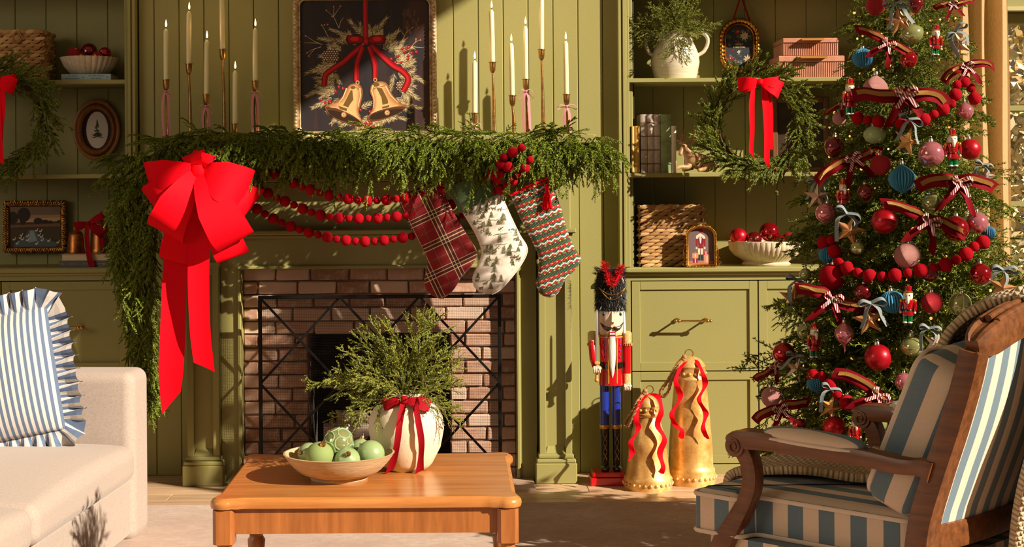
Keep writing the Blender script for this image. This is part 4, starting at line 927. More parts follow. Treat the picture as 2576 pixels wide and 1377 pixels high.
for k in range(46):
    a = rr_.uniform(0, 2 * PI); q = rr_.uniform(.2, 1) * .021; tas.tube([b + V3((0, 0, -.004)), b + V3((q * .6 * math.cos(a), q * .5 * math.sin(a), -.035)), b + V3((q * math.cos(a), q * .6 * math.sin(a), -.088 + rr_.uniform(-.004, .006)))], .0018, 4)
tas.sphere(b, .011, 10, 7); tas.tube([P(1381, 446, YS - .02), P(1378, 458, YS - .034), b], .003, 6)
part(tas, 'tassel', VELV, k3, 60, label='red yarn tassel')
# ------------------------------------------------------------------ fire screen, logs
IRON = mt('black_iron', (26, 24, 24), .5, metal=.6); YF = 6.235
fs = thing('fire_screen', 'black iron fire screen with diamond lattice in front of the hearth', 'fire screen', P(956, 1200, YF))
q = lambda x, y: P(x, y, YF)
def bar(m, a, b, w, d=.012, yo=0):
    a, b = V3(a), V3(b); m.sweep([a + V3((0, yo, 0)), b + V3((0, yo, 0))], [(-w / 2, -d / 2), (w / 2, -d / 2), (w / 2, d / 2), (-w / 2, d / 2)], (0, -1, 0))
w = pm(9, YF); xa_, xb_ = q(655, 900).x, q(1257, 900).x; zt_, zb_ = q(956, 747).z, .035
part(MB().box(xa_ - w / 2, xb_ + w / 2, YF - .008, YF + .008, zt_ - w / 2, zt_ + w / 2, .002).box(xa_ - w / 2, xa_ + w / 2, YF - .008, YF + .008, zb_, zt_ - w / 2, .002).box(xb_ - w / 2, xb_ + w / 2, YF - .008, YF + .008, zb_, zt_ - w / 2, .002).box(xa_ + w / 2, xb_ - w / 2, YF - .008, YF + .008, zb_, zb_ + w, .002), 'frame', IRON, fs, 30)
W_, H_ = xb_ - xa_, zt_ - zb_; pu = W_ / 3; sl = 1.08
def clip(x, z, dx, dz):
    t0, t1 = 0, 1e9
    for (p_, d_, lo, hi) in ((x, dx, xa_, xb_), (z, dz, zb_ + w / 2, zt_)):
        a_, b_ = (lo - p_) / d_, (hi - p_) / d_; a_, b_ = min(a_, b_), max(a_, b_); t0, t1 = max(t0, a_), min(t1, b_)
    return (x + dx * t0, z + dz * t0), (x + dx * t1, z + dz * t1), t1 - t0
for sd in (-1, 1):
    for k in range(-2, 6):
        a_, b_, ln = clip(xa_ + pu * k, zt_, sd, -sl)
        if ln > .02:
            m = MB(); bar(m, (a_[0], YF - .002, a_[1]), (b_[0], YF - .002, b_[1]), pm(6, YF), .005, -.004 * sd); part(m, 'lattice_bar', IRON, fs, 0)
ms = MB(); n = 134
for i in range(1, n): x = xa_ + W_ * i / n; ms.box(x - .0003, x + .0003, YF + .003, YF + .004, zb_, zt_)
n = 118
for i in range(1, n): z = zb_ + H_ * i / n; ms.box(xa_, xb_, YF + .004, YF + .0052, z - .00045, z + .00045)
part(ms, 'wire_mesh', IRON, fs, 0, kind='stuff')
for xx in (xa_, xb_): part(MB().box(xx - .012, xx + .012, YF - .07, YF + .07, .012, .03, .004).box(xx - .008, xx + .008, YF - .01, YF + .01, .028, .05), 'foot', mt('steel_foot', (150, 146, 140), .3, metal=1.0), fs, 30)
t = NT('birch_bark'); v = t.co('Object', (4, 30, 30)); t.base(t.ramp(t.noise(v, 2.5, 5, .7), [(.36, lin((90, 70, 56))), (.44, lin((212, 184, 158))), (.7, lin((236, 214, 190)))])); t.set(rough=.85); BIRCH = t.m
for i, (xa, ya, xb, yb, Y, R_) in enumerate(((815, 1088, 1010, 1084, 6.535, .04), (848, 1052, 1060, 1056, 6.575, .034), (842, 1140, 1090, 1140, 6.54, .04), (835, 1168, 1075, 1168, 6.62, .042))):
    a, b = P(xa, ya, Y), P(xb, yb, Y + .04)
    if i in (0,): pass
    g = thing('birch_log', ['pale birch log lying on the pile, its end at left of the firebox', 'uppermost birch log at the back of the firebox pile', 'birch log low at the front of the pile behind the bowl', 'lowest birch log on the firebox floor'][i], 'log', a, 'birch logs in the firebox')
    part(MB().tube([a, a.lerp(b, .33) + V3((0, 0, .003)), a.lerp(b, .66), b], [R_, R_ * .97, R_ * 1.02, R_ * .95], 14), 'bark', BIRCH, g, 50)
    part(MB().tube([a - (b - a).normalized() * .002, a], [R_ * .86, R_ * .9], 14), 'cut_end', mt('cut_wood', (222, 190, 146), .8), g, 50)
# ------------------------------------------------------------------ ornaments (shared builders)
REDG = mt('red_mirror_glass', (186, 14, 30), .12, metal=.75, coat=1.0, coatr=.05); REDM = mt('red_satin_glass', (190, 12, 32), .34, metal=.45, coat=.2)
REDV = mt('red_flocked', (158, 4, 24), .85, spec=.15); REDT = mt('red_glitter', (186, 16, 34), .45, (226, 60, 70), 260, bump=.8, bs=420, metal=.4)
PNKG = mt('pink_mirror_glass', (222, 132, 146), .12, metal=.6, coat=1.0, coatr=.05); PNKT = mt('pink_glitter', (214, 128, 126), .5, (244, 190, 180), 260, bump=.8, bs=420, metal=.3)
GRNG = mt('sage_mirror_glass', (176, 182, 118), .14, metal=.55, coat=1.0, coatr=.06); GRNM = mt('sage_satin_glass', (150, 172, 118), .32, coat=.4, coatr=.2)
BLUP = mt('blue_paper', (52, 128, 170), .75, (76, 152, 190), 30); SLVC = mt('silver_cap', (222, 214, 200), .25, metal=1.0); GLDC = mt('gold_cap', (224, 180, 110), .25, metal=1.0)
DKRD = mt('dark_red_glass', (120, 8, 22), .16, metal=.5, coat=1.0, coatr=.05)
SHP = {'ball': [(math.sin(PI * k / 14), -math.cos(PI * k / 14)) for k in range(15)],
       'onion': [(0, -1.2), (.05, -1.12), (.2, -.98), (.55, -.78), (.86, -.45), (1, -.05), (.94, .3), (.7, .62), (.4, .85), (.18, 1.0), (.06, 1.12), (0, 1.16)],
       'squat': [(0, -.8), (.4, -.75), (.8, -.5), (1, -.05), (.92, .35), (.6, .66), (.25, .8), (.12, .9), (0, .92)],
       'drop': [(0, -2.1), (.05, -1.7), (.1, -1.3), (.3, -1.0), (.75, -.55), (1, 0), (.9, .5), (.55, .95), (.2, 1.2), (.1, 1.3), (0, 1.3)],
       'egg': [(0, -1.15), (.35, -1.0), (.75, -.6), (.98, -.05), (.92, .4), (.6, .8), (.25, .98), (0, 1.02)]}
OM = {}
def om(shape, mat):
    if (shape, mat.name) in OM: return OM[shape, mat.name]
    if shape == 'paper':
        me = MB().lathe([(r_, z * .92) for r_, z in SHP['ball']], (0, 0, 0), 96, lambda t, r_, z: r_ * (.80 + .20 * abs(math.cos(t * 12)))).mesh('ball', mat, 30)
    elif shape == 'papers': me = MB().lathe(SHP['onion'], (0, 0, 0), 96, lambda t, r_, z: r_ * (.80 + .20 * abs(math.cos(t * 12)))).mesh('ball', mat, 30)
    else: me = MB().lathe([(max(r_, 0) if 0 < k < len(SHP[shape]) - 1 else 0, z) for k, (r_, z) in enumerate(SHP[shape])], (0, 0, 0), 28).mesh('ball', mat, 180)
    OM[shape, mat.name] = me; return me
TOPZ = {'ball': 1, 'onion': 1.16, 'squat': .92, 'drop': 1.3, 'egg': 1.02, 'paper': .92, 'papers': 1.16}
CAP = {}
for nm, cm in (('s', SLVC), ('g', GLDC)):
    CAP[nm] = (MB().lathe([(0, -.10), (.2, -.10), (.2, .14), (.16, .2), (0, .2)], (0, 0, 0), 12).mesh('cap', cm, 40), MB().tube([(.1 * math.cos(a), 0, .28 + .1 * math.sin(a)) for a in np.linspace(0, 2 * PI, 12, endpoint=False)], .025, 5, closed=True, up=(0, 1, 0)).mesh('hook', cm, 60))
def ornament(c, r, shape, mat, label, group, tilt=(0, 0), cap='s', deco=None, name='ornament'):
    M = Matrix.Translation(V3(c)) @ Matrix.Rotation(tilt[0], 4, 'Y') @ Matrix.Rotation(tilt[1], 4, 'X') @ Matrix.Diagonal((r, r, r, 1))
    o = thing(name, label, 'ornament', group=group, M=M); obj('ball', om(shape, mat), o)
    cp = obj('cap', CAP[cap][0], o, Matrix.Translation((0, 0, TOPZ[shape]))); obj('hook', CAP[cap][1], cp)
    if deco: deco(o)
    return o
# ------------------------------------------------------------------ woven baskets
t = NT('seagrass'); r_ = t.n('NewGeometry').outputs['Random Per Island']
t.base(t.ramp(r_, [(0, lin((150, 104, 58))), (.5, lin((190, 142, 88))), (1, lin((224, 182, 124)))])); t.set(rough=.8); t.bump(t.noise(t.co('Object', (40, 40, 300)), 2, 3), .5, .004); GRASS = t.m
CORE = mt('basket_core', (92, 62, 36), .9)
def stitch(m, c, L, h, d, nrm, rr):
    c = V3(c); n = V3(nrm); a = V3((0, 0, 1)).cross(n); tl = rr.uniform(.12, .3); u = (a * math.cos(tl) + V3((0, 0, 1)) * math.sin(tl)); w = n.cross(u)
    pts = []
    for f, s in ((-.5, .35), (-.25, .9), (.0, 1), (.25, .9), (.5, .35)): pts.append((c + u * (L * f) + n * (d * (s - .3)), s))
    m.sweep([p for p, s in pts], [(math.cos(2 * PI * k / 6), math.sin(2 * PI * k / 6)) for k in range(6)], n, [(h * .56 * s, d * .9 * s) for p, s in pts])
def basket(x0, x1, y0, y1, z0, z1, label, rows, sl, tog, seed):
    rr = random.Random(seed); b = thing('woven_basket', label, 'basket', ((x0 + x1) / 2, (y0 + y1) / 2, z0), 'seagrass baskets on the shelves'); e = .006
    part(MB().box(x0 + e, x1 - e, y0 + e, y1 - e, z0, z1 - .004, .004), 'body', CORE, b, 0)
    m = MB(); h = (z1 - z0) / rows
    for i in range(rows - 1):
        z = z0 + h * (i + .5); off = (i % 2) * .5
        for (a0, a1, f) in ((x0, x1, lambda q: ((q, y0 + e * .3, z), (0, -1, 0))), (y0, y1, lambda q: ((x1 - e * .3, q, z), (1, 0, 0))), (y0, y1, lambda q: ((x0 + e * .3, q, z), (-1, 0, 0)))):
            n = max(1, round((a1 - a0) / sl)); st = (a1 - a0) / n
            for k in range(n + 1):
                q = a0 + st * (k + off - .25)
                if a0 + st * .2 < q < a1 - st * .1: c, nr_ = f(q); stitch(m, c, st * 1.25, h, .0048, nr_, rr)
    part(m, 'weave', GRASS, b, 60, kind='stuff')
    lid = MB(); zr = z1 - h * .5
    lid.box(x0 + .004, x1 - .004, y0 + .004, y1 - .004, z1 - h * 1.1, z1 - h * .3, .003)
    lp = part(lid, 'lid', CORE, b, 0); br = MB()
    for f, nr_, L in ((lambda q: (x0 + (x1 - x0) * q, y0, zr), (0, -1, 0), x1 - x0), (lambda q: (x1, y0 + (y1 - y0) * q, zr), (1, 0, 0), y1 - y0), (lambda q: (x0, y0 + (y1 - y0) * q, zr), (-1, 0, 0), y1 - y0)):
        n = max(2, round(L / (sl * .8)))
        for k in range(n): stitch(br, f((k + .5) / n), L / n * 1.5, h * 1.15, .007, nr_, rr)
    part(br, 'rim_braid', GRASS, lp, 60, kind='stuff')
    tx, tz, tr = tog; y = y0 - .012; mm = MB()
    mm.lathe([(0, 0), (tr * .5, 0), (tr, .004), (tr, .008), (tr * .6, .012), (0, .011)], (0, 0, 0), 16); mm.v = [(tx + p[0], y + .006 - p[2], tz + p[1]) for p in mm.v]; mm.f = [f[::-1] for f in mm.f]
    part(mm, 'toggle', mt('toggle_wood', (196, 150, 96), .6, (160, 112, 66), 60), b, 50)
    part(MB().tube(bez([(tx - tr * .3, y + .004, z1 - h * .2), (tx - tr * 1.15, y - .004, tz + tr * .8), (tx - tr * 1.1, y - .006, tz - tr * .4), (tx, y - .006, tz - tr * 1.2), (tx + tr * 1.1, y - .006, tz - tr * .4), (tx + tr * 1.15, y - .004, tz + tr * .8), (tx + tr * .3, y + .004, z1 - h * .2)], 5), .0028, 6), 'toggle_loop', GRASS, b, 60)
    return b
sh = lambda py, ref: Z_(py, YC, ref)
zL1, zL2, zL3 = sh(200, 250), sh(438, 250), sh(673, 250); zR1, zR2, zR3 = sh(196, 1700), sh(435, 1700), sh(673, 1700)
Yb = 6.575
basket(X_(-45, Yb), X_(105, Yb, 130), Yb, Yb + .21, zL1, Z_(76, Yb, 60), 'honey brown woven basket with a toggle on the upper left shelf', 15, .040, (X_(46, Yb, 100), Z_(98, Yb, 46), .015), 3)
basket(X_(1611, Yb, 600), X_(1768, Yb, 600), Yb, Yb + .22, zR3, Z_(516, Yb, 1690), 'tall woven basket on the right counter behind the small gold frame', 18, .042, (X_(1693, Yb, 530), Z_(540, Yb, 1693), .014), 5)
# ------------------------------------------------------------------ bowls
STONE = mt('cream_stoneware', (226, 208, 180), .75, (208, 186, 154), 30, bump=.15, bs=90)
def lathe_thing(name, label, cat, prof, c, mat, n=40, fl=None, group=None): return solo(MB().lathe(prof, c, n, fl), name, mat, label, cat, group, 40)
Yw = 6.69; bx = X_(225, Yw, 165); zbk = zL1 + .027
zr_ = Z_(146, Yw, 225); R_ = pm(73, Yw); hB = zr_ - zbk
lathe_thing('fluted_bowl', 'shallow cream fluted bowl of red ornaments on the blue book', 'bowl', [(0, 0), (R_ * .52, 0), (R_ * .66, hB * .14), (R_ * .86, hB * .5), (R_ * .97, hB * .88), (R_, hB), (R_ * .93, hB), (R_ * .8, hB * .55), (R_ * .5, hB * .2), (0, hB * .16)], (bx, Yw, zbk), STONE, 168, lambda t, r_, z: r_ * (1 - .045 * (1 - abs(math.cos(t * 14))) * (1 if z > hB * .05 else 0)))
def redset(c, L, group, where):
    for (px, py, rp, Y, mat, tl, lab) in L: ornament(P(px, py, Y), pm(rp, Y), 'ball', mat, lab, group, tl, 'g')
redset(None, [(188, 135, 17, 6.66, REDT, (.6, .9), 'dull crimson ornament at left in the small fluted bowl'), (224, 130, 22, 6.70, DKRD, (.2, 2.2), 'largest dark red ornament in the middle of the small fluted bowl'), (264, 134, 16, 6.67, REDG, (-.9, 1.2), 'shiny red ornament at right in the small fluted bowl'), (206, 143, 13, 6.63, DKRD, (.3, 1.4), 'small dark ornament half hidden in the small fluted bowl'), (244, 143, 14, 6.63, REDT, (-.4, 1.4), 'small crimson ornament near right in the small fluted bowl')], 'red ornaments in the left bowl', '')
def book(x0, x1, y0, dep, z0, z1, mat, label, spine='x', group=None, page=None, pages_out=False):
    b = thing('book', label, 'book', ((x0 + x1) / 2, y0 + dep / 2, z0), group); pg = mt('paper_pages', (236, 214, 176), .8, (214, 188, 146), 4, stretch=(1, 1, 400) if spine == 'x' else (400, 1, 1))
    t_ = .0022; c = MB()
    if spine == 'x':
        c.box(x0, x1, y0, y0 + dep, z1 - t_, z1, .0008).box(x0, x1, y0, y0 + dep, z0, z0 + t_, .0008)
        if pages_out: c.box(x0, x1, y0 + dep - t_, y0 + dep, z0, z1); pgb = (x0 + .004, x1 - .004, y0 + .004, y0 + dep - t_, z0 + t_, z1 - t_)
        else: c.box(x0, x1, y0 - .001, y0 + .003, z0, z1, .0015); pgb = (x0 + .003, x1 - .003, y0 + .003, y0 + dep - .004, z0 + t_, z1 - t_)
    else:
        c.box(x0, x0 + t_, y0, y0 + dep, z0, z1).box(x1 - t_, x1, y0, y0 + dep, z0, z1)
        n = 6; c.add([(x0 + (x1 - x0) * k / n, y0 - .004 * math.sin(PI * k / n), z) for z in (z0, z1) for k in range(n + 1)], [(k, k + 1, n + 2 + k, n + 1 + k) for k in range(n)]); pgb = (x0 + t_, x1 - t_, y0 + .001, y0 + dep - .004, z0 + .003, z1 - .004)
    part(c, 'cover', mat, b, 40); part(MB().box(*pgb), 'pages', pg, b, 0); return b
b = book(X_(154, 6.57, 190), X_(279, 6.57, 190), 6.57, .17, zL1, zbk, mt('pale_blue_cover', (156, 184, 192), .5), 'pale blue hardback lying under the small fluted bowl')
lt = MB(); k = (zbk - zL1)
for (s, px, dz, wpx, h) in (('KAREN', 183, .0055, 24, .0058), ('KINGSBURY', 183, -.0055, 36, .0064), ('TO THE MOON', 242, .0055, 40, .0058), ('AND BACK', 242, -.0055, 28, .0056)): text_into(lt, s, (X_(px, 6.57, 190), 6.569, (zL1 + zbk) / 2 + dz), h, pm(wpx, 6.57), (38, 48, 52))
text_into(lt, 'H', (X_(270, 6.57, 190), 6.569, (zL1 + zbk) / 2), .007, .009, (38, 48, 52)); text_into(lt, 'd', (X_(209, 6.57, 190), 6.569, (zL1 + zbk) / 2), .010, .007, (92, 118, 118))
part(lt, 'lettering', LETM, b, 0)
# ---- oval tree picture
Yo = 6.81; c = P(243, 327, Yo); rx, rz = pm(57, Yo), pm(76, Yo)
ov = thing('oval_picture', 'oval wooden frame with a small fir tree print on tartan mat', 'picture', c)
WAL = wood_mat('gilded_walnut', (120, 70, 24), (176, 112, 44), 'z', .4, 1.5)
def ell(f, Y): return [(c.x + rx * f * math.cos(a), Y, c.z + rz * f * math.sin(a)) for a in np.linspace(0, 2 * PI, 56, endpoint=False)]
m = MB(); m.sweep(ell(.93, Yo), [(.011, -.02), (.011, .006), (.004, .010), (-.006, .006), (-.009, -.002), (-.009, -.02)], (0, -1, 0), closed=True); part(m, 'outer_frame', WAL, ov, 60)
m = MB(); m.sweep(ell(.77, Yo), [(.012, -.02), (.012, .006), (.002, .016), (-.008, .012), (-.012, .0), (-.012, -.02)], (0, -1, 0), closed=True); part(m, 'inner_frame', WAL, ov, 60)
A = Art(lambda x, y: V3((c.x + x * .001, Yo + .012, c.z - y * .001))); A.circ(0, 0, rx * 760, (58, 28, 36), rz * 790, 40)
for k in range(-5, 6):
    for o_ in (-1.6, 0, 1.6):
        q = k * 15 + o_ * 2
        if abs(q) < rx * 720: h = rz * 760 * math.sqrt(max(0, 1 - (q / (rx * 740)) ** 2)); A.line([(q, -h), (q, h)], .8, (92, 62, 72))
        if abs(q * 1.2) < rz * 720: h = rx * 730 * math.sqrt(max(0, 1 - (q * 1.2 / (rz * 770)) ** 2)); A.line([(-h, q * 1.2), (h, q * 1.2)], .8, (92, 62, 72))
A.circ(0, 0, rx * 480, (222, 208, 194), rz * 610, 40); r = random.Random(4)
A.line([(0, 38), (0, -44)], 3, (70, 52, 40), 1)
for i in range(70):
    f = r.random(); y = -44 + 76 * f; w = 2 + 30 * f; sd = r.choice((-1, 1)); L = w * r.uniform(.4, 1); A.line([(0, y - 4), (sd * L * .6, y + 3), (sd * L, y + r.uniform(-3, 3))], 4.5, r.choice([(56, 60, 40), (78, 80, 52), (44, 46, 34)]), .8)
part(A, 'artwork', ARTM, ov, 0)
# ---- swan painting
Yp = 6.80; x0, x1, z0, z1 = X_(24, Yp, 570), X_(152, Yp, 570), Z_(621, Yp, 90), Z_(520, Yp, 90)
sp = thing('landscape_painting', 'small painting of swans on a pond in an ornate gilt frame', 'painting', ((x0 + x1) / 2, Yp, z0 - .02))
GILT = mt('old_gilt', (190, 136, 70), .4, (120, 76, 34), 50, metal=.85)
m = MB(); w = pm(15, Yp)
for (a, b_, c_, d_) in ((x0 - w, x1 + w, z1, z1 + w), (x0 - w, x1 + w, z0 - w, z0), (x0 - w, x0, z0, z1), (x1, x1 + w, z0, z1)): m.box(a, b_, Yp - .008, Yp + .02, c_, d_, .006)
part(m, 'frame', GILT, sp, 40)
m = MB(); r = random.Random(6); pth = [(x0 - w * .55, Yp - .010, z0 - w * .55), (x1 + w * .55, Yp - .010, z0 - w * .55), (x1 + w * .55, Yp - .010, z1 + w * .55), (x0 - w * .55, Yp - .010, z1 + w * .55)]
for i, q in enumerate(along(pth, .0085)):
    cx_, cz_ = (x0 + x1) / 2, (z0 + z1) / 2; d = V3((1 if q.x > x1 else -1 if q.x < x0 else 0, 0, 1 if q.z > z1 else -1 if q.z < z0 else 0)).normalized(); sk = .5 * (1 if i % 4 < 2 else -1); d = (d + d.cross(V3((0, 1, 0))) * sk).normalized()
    m.sweep([q - d * .009, q, q + d * (.010 + .004 * (i % 3))], [(math.cos(2 * PI * k / 6), math.sin(2 * PI * k / 6)) for k in range(6)], (0, -1, 0), [(.0015, .002), (.0042, .007), (.0015, .002)])
part(m, 'carved_leaves', GILT, sp, 60, kind='stuff')
A = Art(lambda x, y: V3((x0 + (x1 - x0) * x, Yp + .003, z1 - (z1 - z0) * y)))
A.poly([(0, 0), (1, 0), (1, 1), (0, 1)], (128, 104, 86)); A.poly([(0, .22), (1, .2), (1, .4), (0, .4)], (176, 138, 104)); A.poly([(.3, .3), (1, .27), (1, .38), (.3, .39)], (206, 162, 112)); A.poly([(0, .4), (1, .37), (1, 1), (0, 1)], (74, 60, 40)); A.poly([(0, .46), (1, .42), (1, .5), (0, .52)], (126, 92, 66))
for (x, y, w_, h_) in ((.06, .28, .11, .16), (.28, .2, .13, .18), (.26, .36, .06, .1), (.56, .36, .09, .08), (.7, .38, .07, .05), (.8, .39, .05, .04), (.98, .38, .05, .04)): A.circ(x, y, w_, (52, 40, 30), h_, 14)
A.poly([(.36, .58), (.48, .58), (.62, .75), (.95, .92), (.9, 1), (.08, 1), (.1, .9), (.3, .75)], (92, 102, 108)); A.poly([(.4, .6), (.47, .6), (.54, .85), (.36, .9)], (150, 170, 176)); A.poly([(0, .6), (.3, .58), (.2, .8), (0, .85)], (82, 66, 40)); A.poly([(.6, .55), (1, .52), (1, .85), (.7, .75)], (78, 66, 40))
for (x, y) in ((.22, .72), (.34, .74), (.24, .82), (.34, .84), (.52, .6), (.6, .62), (.57, .72), (.62, .76), (.63, .84), (.76, .86), (.94, .9), (.52, .93), (.08, .82), (.2, .78), (.14, .92)):
    A.circ(x, y, .028, (226, 212, 196), .022, 8); A.line([(x + .02, y), (x + .03, y - .045)], .012, (234, 222, 208)); A.circ(x + .033, y - .05, .011, (236, 224, 210), .011, 6)
part(A, 'artwork', ARTM, sp, 0)
# ---- two books, two small bells, ribbon (left counter)
YL = 6.575; zb1 = zL3 + pm(15.5, YL); zb2 = zb1 + pm(17, YL)
b = book(X_(149, YL, 670), X_(281, YL, 670), YL, .2, zL3, zb1, mt('slate_cover', (96, 94, 104), .6), 'slate grey hardback with worn gold lettering, lower of two')
lt = MB()
for (s, px, wpx, h) in (('S', 157, 5, .009), ('EMMA S', 184, 18, .004), ('VISITORS OF WINTER', 238, 62, .006)): text_into(lt, s, (X_(px, YL, 670), YL - .001, (zL3 + zb1) / 2), h, pm(wpx, YL), (206, 160, 90))
part(lt, 'lettering', LETM, b, 0)
book(X_(153, YL, 655), X_(284, YL, 655), YL + .004, .2, zb1, zb2, mt('cream_cover', (206, 180, 148), .6), 'cream book with pages facing out, upper of two', pages_out=True)
COPP = mt('copper_patina', (206, 132, 74), .38, (150, 84, 40), 18, metal=.9, bump=.15, bs=50)
Y1 = 6.66; R1 = pm(21.5, Y1); H1 = pm(57, Y1); c = V3((X_(191, Y1, 620), Y1, zb2))
b1 = thing('small_bell', 'short copper bell on the stacked books under the painting', 'bell', c)
part(MB().lathe([(0, 0), (R1 * 1.02, 0), (R1 * 1.06, H1 * .1), (R1 * .97, H1 * .18), (R1 * .92, H1 * .6), (R1 * .84, H1 * .8), (R1 * .86, H1 * .84), (R1 * .6, H1 * .97), (0, H1)], c, 28), 'bell_body', COPP, b1); part(MB().tube([c + V3((.008 * math.cos(a), 0, H1 + .005 + .008 * math.sin(a))) for a in np.linspace(0, 2 * PI, 10, endpoint=False)], .002, 5, closed=True, up=(0, 1, 0)), 'ring', COPP, b1)
Y2 = 6.70; R2 = pm(26, Y2); H2 = pm(86, Y2); c2 = V3((X_(252, Y2, 600), Y2, zb2))
b2 = thing('small_bell', 'tall copper bell with a jute knot beside the short one', 'bell', c2)
part(MB().lathe([(0, 0), (R2 * 1.02, 0), (R2 * 1.05, H2 * .08), (R2 * .96, H2 * .14), (R2 * .86, H2 * .7), (R2 * .7, H2 * .84), (R2 * .74, H2 * .87), (R2 * .5, H2 * .97), (0, H2)], c2, 28), 'bell_body', COPP, b2)
JUTE = mt('jute_rope', (196, 150, 96), .9, (150, 106, 62), 200, bump=.6, bs=300)
m = MB()
for k, (dx, dz) in enumerate(((-.008, .012), (.006, .016), (0, .026), (.012, .008), (-.002, .006))): m.sphere(c2 + V3((dx, -.004 * (k % 2), H2 + dz - .004)), .012, 8, 6)
part(m, 'rope_knot', JUTE, b2, 180)
CRIM = mt('crimson_velvet', (156, 2, 22), .75, spec=.2)
K = P(222, 562, 6.60); rbw = thing('crimson_ribbon', 'crimson ribbon bow tied over the copper bells, tail hanging past the books', 'ribbon', K)
for (a, L, w) in ((195, 34, 26), (25, 42, 22), (-35, 46, 28)): loop('loop', a, L, w, .012, 0, .1, CRIM, rbw, K, 6.60)
px_rib('tail', [((214, 565), (224, 566), 6.59), ((213, 600), (225, 600), 6.575), ((217, 640), (230, 640), 6.565), ((222, 665), (238, 665), 6.562), ((226, 672), (236, 680), 6.562)], rbw, CRIM); px_rib('tail', [((228, 566), (240, 562), 6.60), ((246, 590), (256, 586), 6.60), ((252, 618), (263, 632), 6.61)], rbw, CRIM)
part(MB().sphere(K + V3((0, -.006, 0)), .009, 10, 7), 'knot', CRIM, rbw, 180)
# ---- wreath bows
def wreath_bow(cx, cy, Y, label, tails, loops):
    K = P(cx, cy, Y); b = thing('wreath_bow', label, 'bow', K, 'red bows on the wreaths')
    for (a, L, w, ly, tw) in loops: loop('bow_loop', a, L, w, .03, ly, tw, VELV, b, K, Y)
    for rows in tails: px_rib('bow_tail', rows, b, VELV)
    part(MB().rbox(.022, .024, .026, .009, 5, K + V3((0, -.012, 0))), 'knot', VELV, b, 180)
wreath_bow(1911, 206, 6.33, 'red velvet bow at the top of the right wreath', [[((1893, 212), (1900, 214), 6.325), ((1884, 260), (1898, 262), 6.32), ((1886, 330), (1898, 330), 6.325), ((1884, 380), (1895, 376), 6.33), ((1890, 388), (1898, 402), 6.33)], [((1914, 212), (1926, 214), 6.32), ((1918, 270), (1936, 270), 6.315), ((1922, 340), (1938, 340), 6.32), ((1922, 395), (1936, 395), 6.325), ((1925, 410), (1938, 426), 6.33)], [((1924, 214), (1934, 216), 6.33), ((1930, 270), (1944, 270), 6.33), ((1932, 340), (1945, 340), 6.33), ((1930, 372), (1944, 378), 6.33)]], ((186, 54, 36, 0, .1), (200, 46, 30, .012, -.2), (-22, 56, 44, 0, -.1), (-6, 46, 34, .01, .2)))
wreath_bow(-4, 200, 6.33, 'red velvet bow on the left wreath at the picture edge', [[((-14, 210), (0, 212), 6.325), ((-10, 280), (4, 280), 6.32), ((-8, 350), (6, 350), 6.325), ((-6, 404), (11, 416), 6.33)], [((-2, 210), (10, 212), 6.32), ((0, 260), (14, 258), 6.32), ((-2, 330), (9, 330), 6.325), ((-4, 372), (5, 380), 6.33)]], ((186, 54, 36, 0, .1), (-22, 46, 42, 0, -.1), (-4, 40, 30, .01, .2)))
# ---- cream jug
YJ = 6.68; jx = X_(1698, YJ, 140); hz = lambda py: Z_(py, YJ, 1698) - zR1; pr_ = lambda p_: pm(p_, YJ)
CRMJ = mt('cream_glaze', (232, 220, 196), .32, (214, 200, 172), 12, coat=.3, coatr=.2, bump=.05, bs=12, stretch=(1, 1, 9))
jug = thing('ceramic_jug', 'two-handled cream ceramic jug holding cedar on the upper right shelf', 'jug', (jx, YJ, zR1))
part(MB().lathe([(0, 0), (pr_(52), 0), (pr_(57), hz(180)), (pr_(61), hz(158)), (pr_(59), hz(138)), (pr_(51), hz(118)), (pr_(44), hz(104)), (pr_(42), hz(95)), (pr_(46), hz(86)), (pr_(48), hz(82)), (pr_(44), hz(83)), (pr_(38), hz(98)), (pr_(40), hz(110)), (0, hz(112))], (jx, YJ, zR1), 40), 'jug_body', CRMJ, jug, 60)
for L in ([(1656, 92), (1638, 84), (1625, 96), (1626, 116), (1634, 134), (1646, 140)], [(1742, 88), (1762, 82), (1778, 92), (1780, 110), (1770, 130), (1754, 140)]): part(MB().tube(bez([P(x, y, YJ - .01) for x, y in L], 5), .0085, 10), 'jug_handle', CRMJ, jug, 60)
# ---- arched gold frame MERRY CHRISTMAS
Ym = 6.79; c = P(1860, 117, Ym); hw, hh = pm(45, Ym), pm(65, Ym)
mc = thing('arched_frame', 'gold fluted arched frame with a dark floral greeting print', 'picture', (c.x, Ym, zR1))
GOLD = mt('bright_gold', (214, 156, 74), .3, (170, 110, 46), 30, metal=.95)
def stadium(hw, hh, n=14): return rrect(c.x - hw, c.x + hw, c.z - hh, c.z + hh, hw * .98, n)
pth = along([(p[0], Ym - .004, p[1]) for p in stadium(hw, hh, 24)], .0045); sc = [(1 + .12 * math.sin(i * PI / 2.0), 1 + .28 * math.sin(i * PI / 2.0)) for i in range(len(pth))]
m = MB(); m.sweep(pth, [(math.cos(2 * PI * k / 8) * .011, math.sin(2 * PI * k / 8) * .010) for k in range(8)], (0, -1, 0), sc, closed=True); part(m, 'fluted_frame', GOLD, mc, 80)
m = MB(); frame_ring(m, stadium(hw - .017, hh - .017), Ym - .004, [(.005, -.012), (.005, .004), (0, .007), (-.004, .003), (-.004, -.012)]); part(m, 'inner_frame', GOLD, mc, 60)
part(MB().prism(stadium(hw - .004, hh - .004), Ym + .002, Ym + .014), 'backing', mt('dark_board', (46, 40, 42)), mc, 0)
fm = lambda x, y: P(1780 + x / 7.65, 30 + y / 7.65, Ym + .0015)
A = Art(fm); r = random.Random(9)
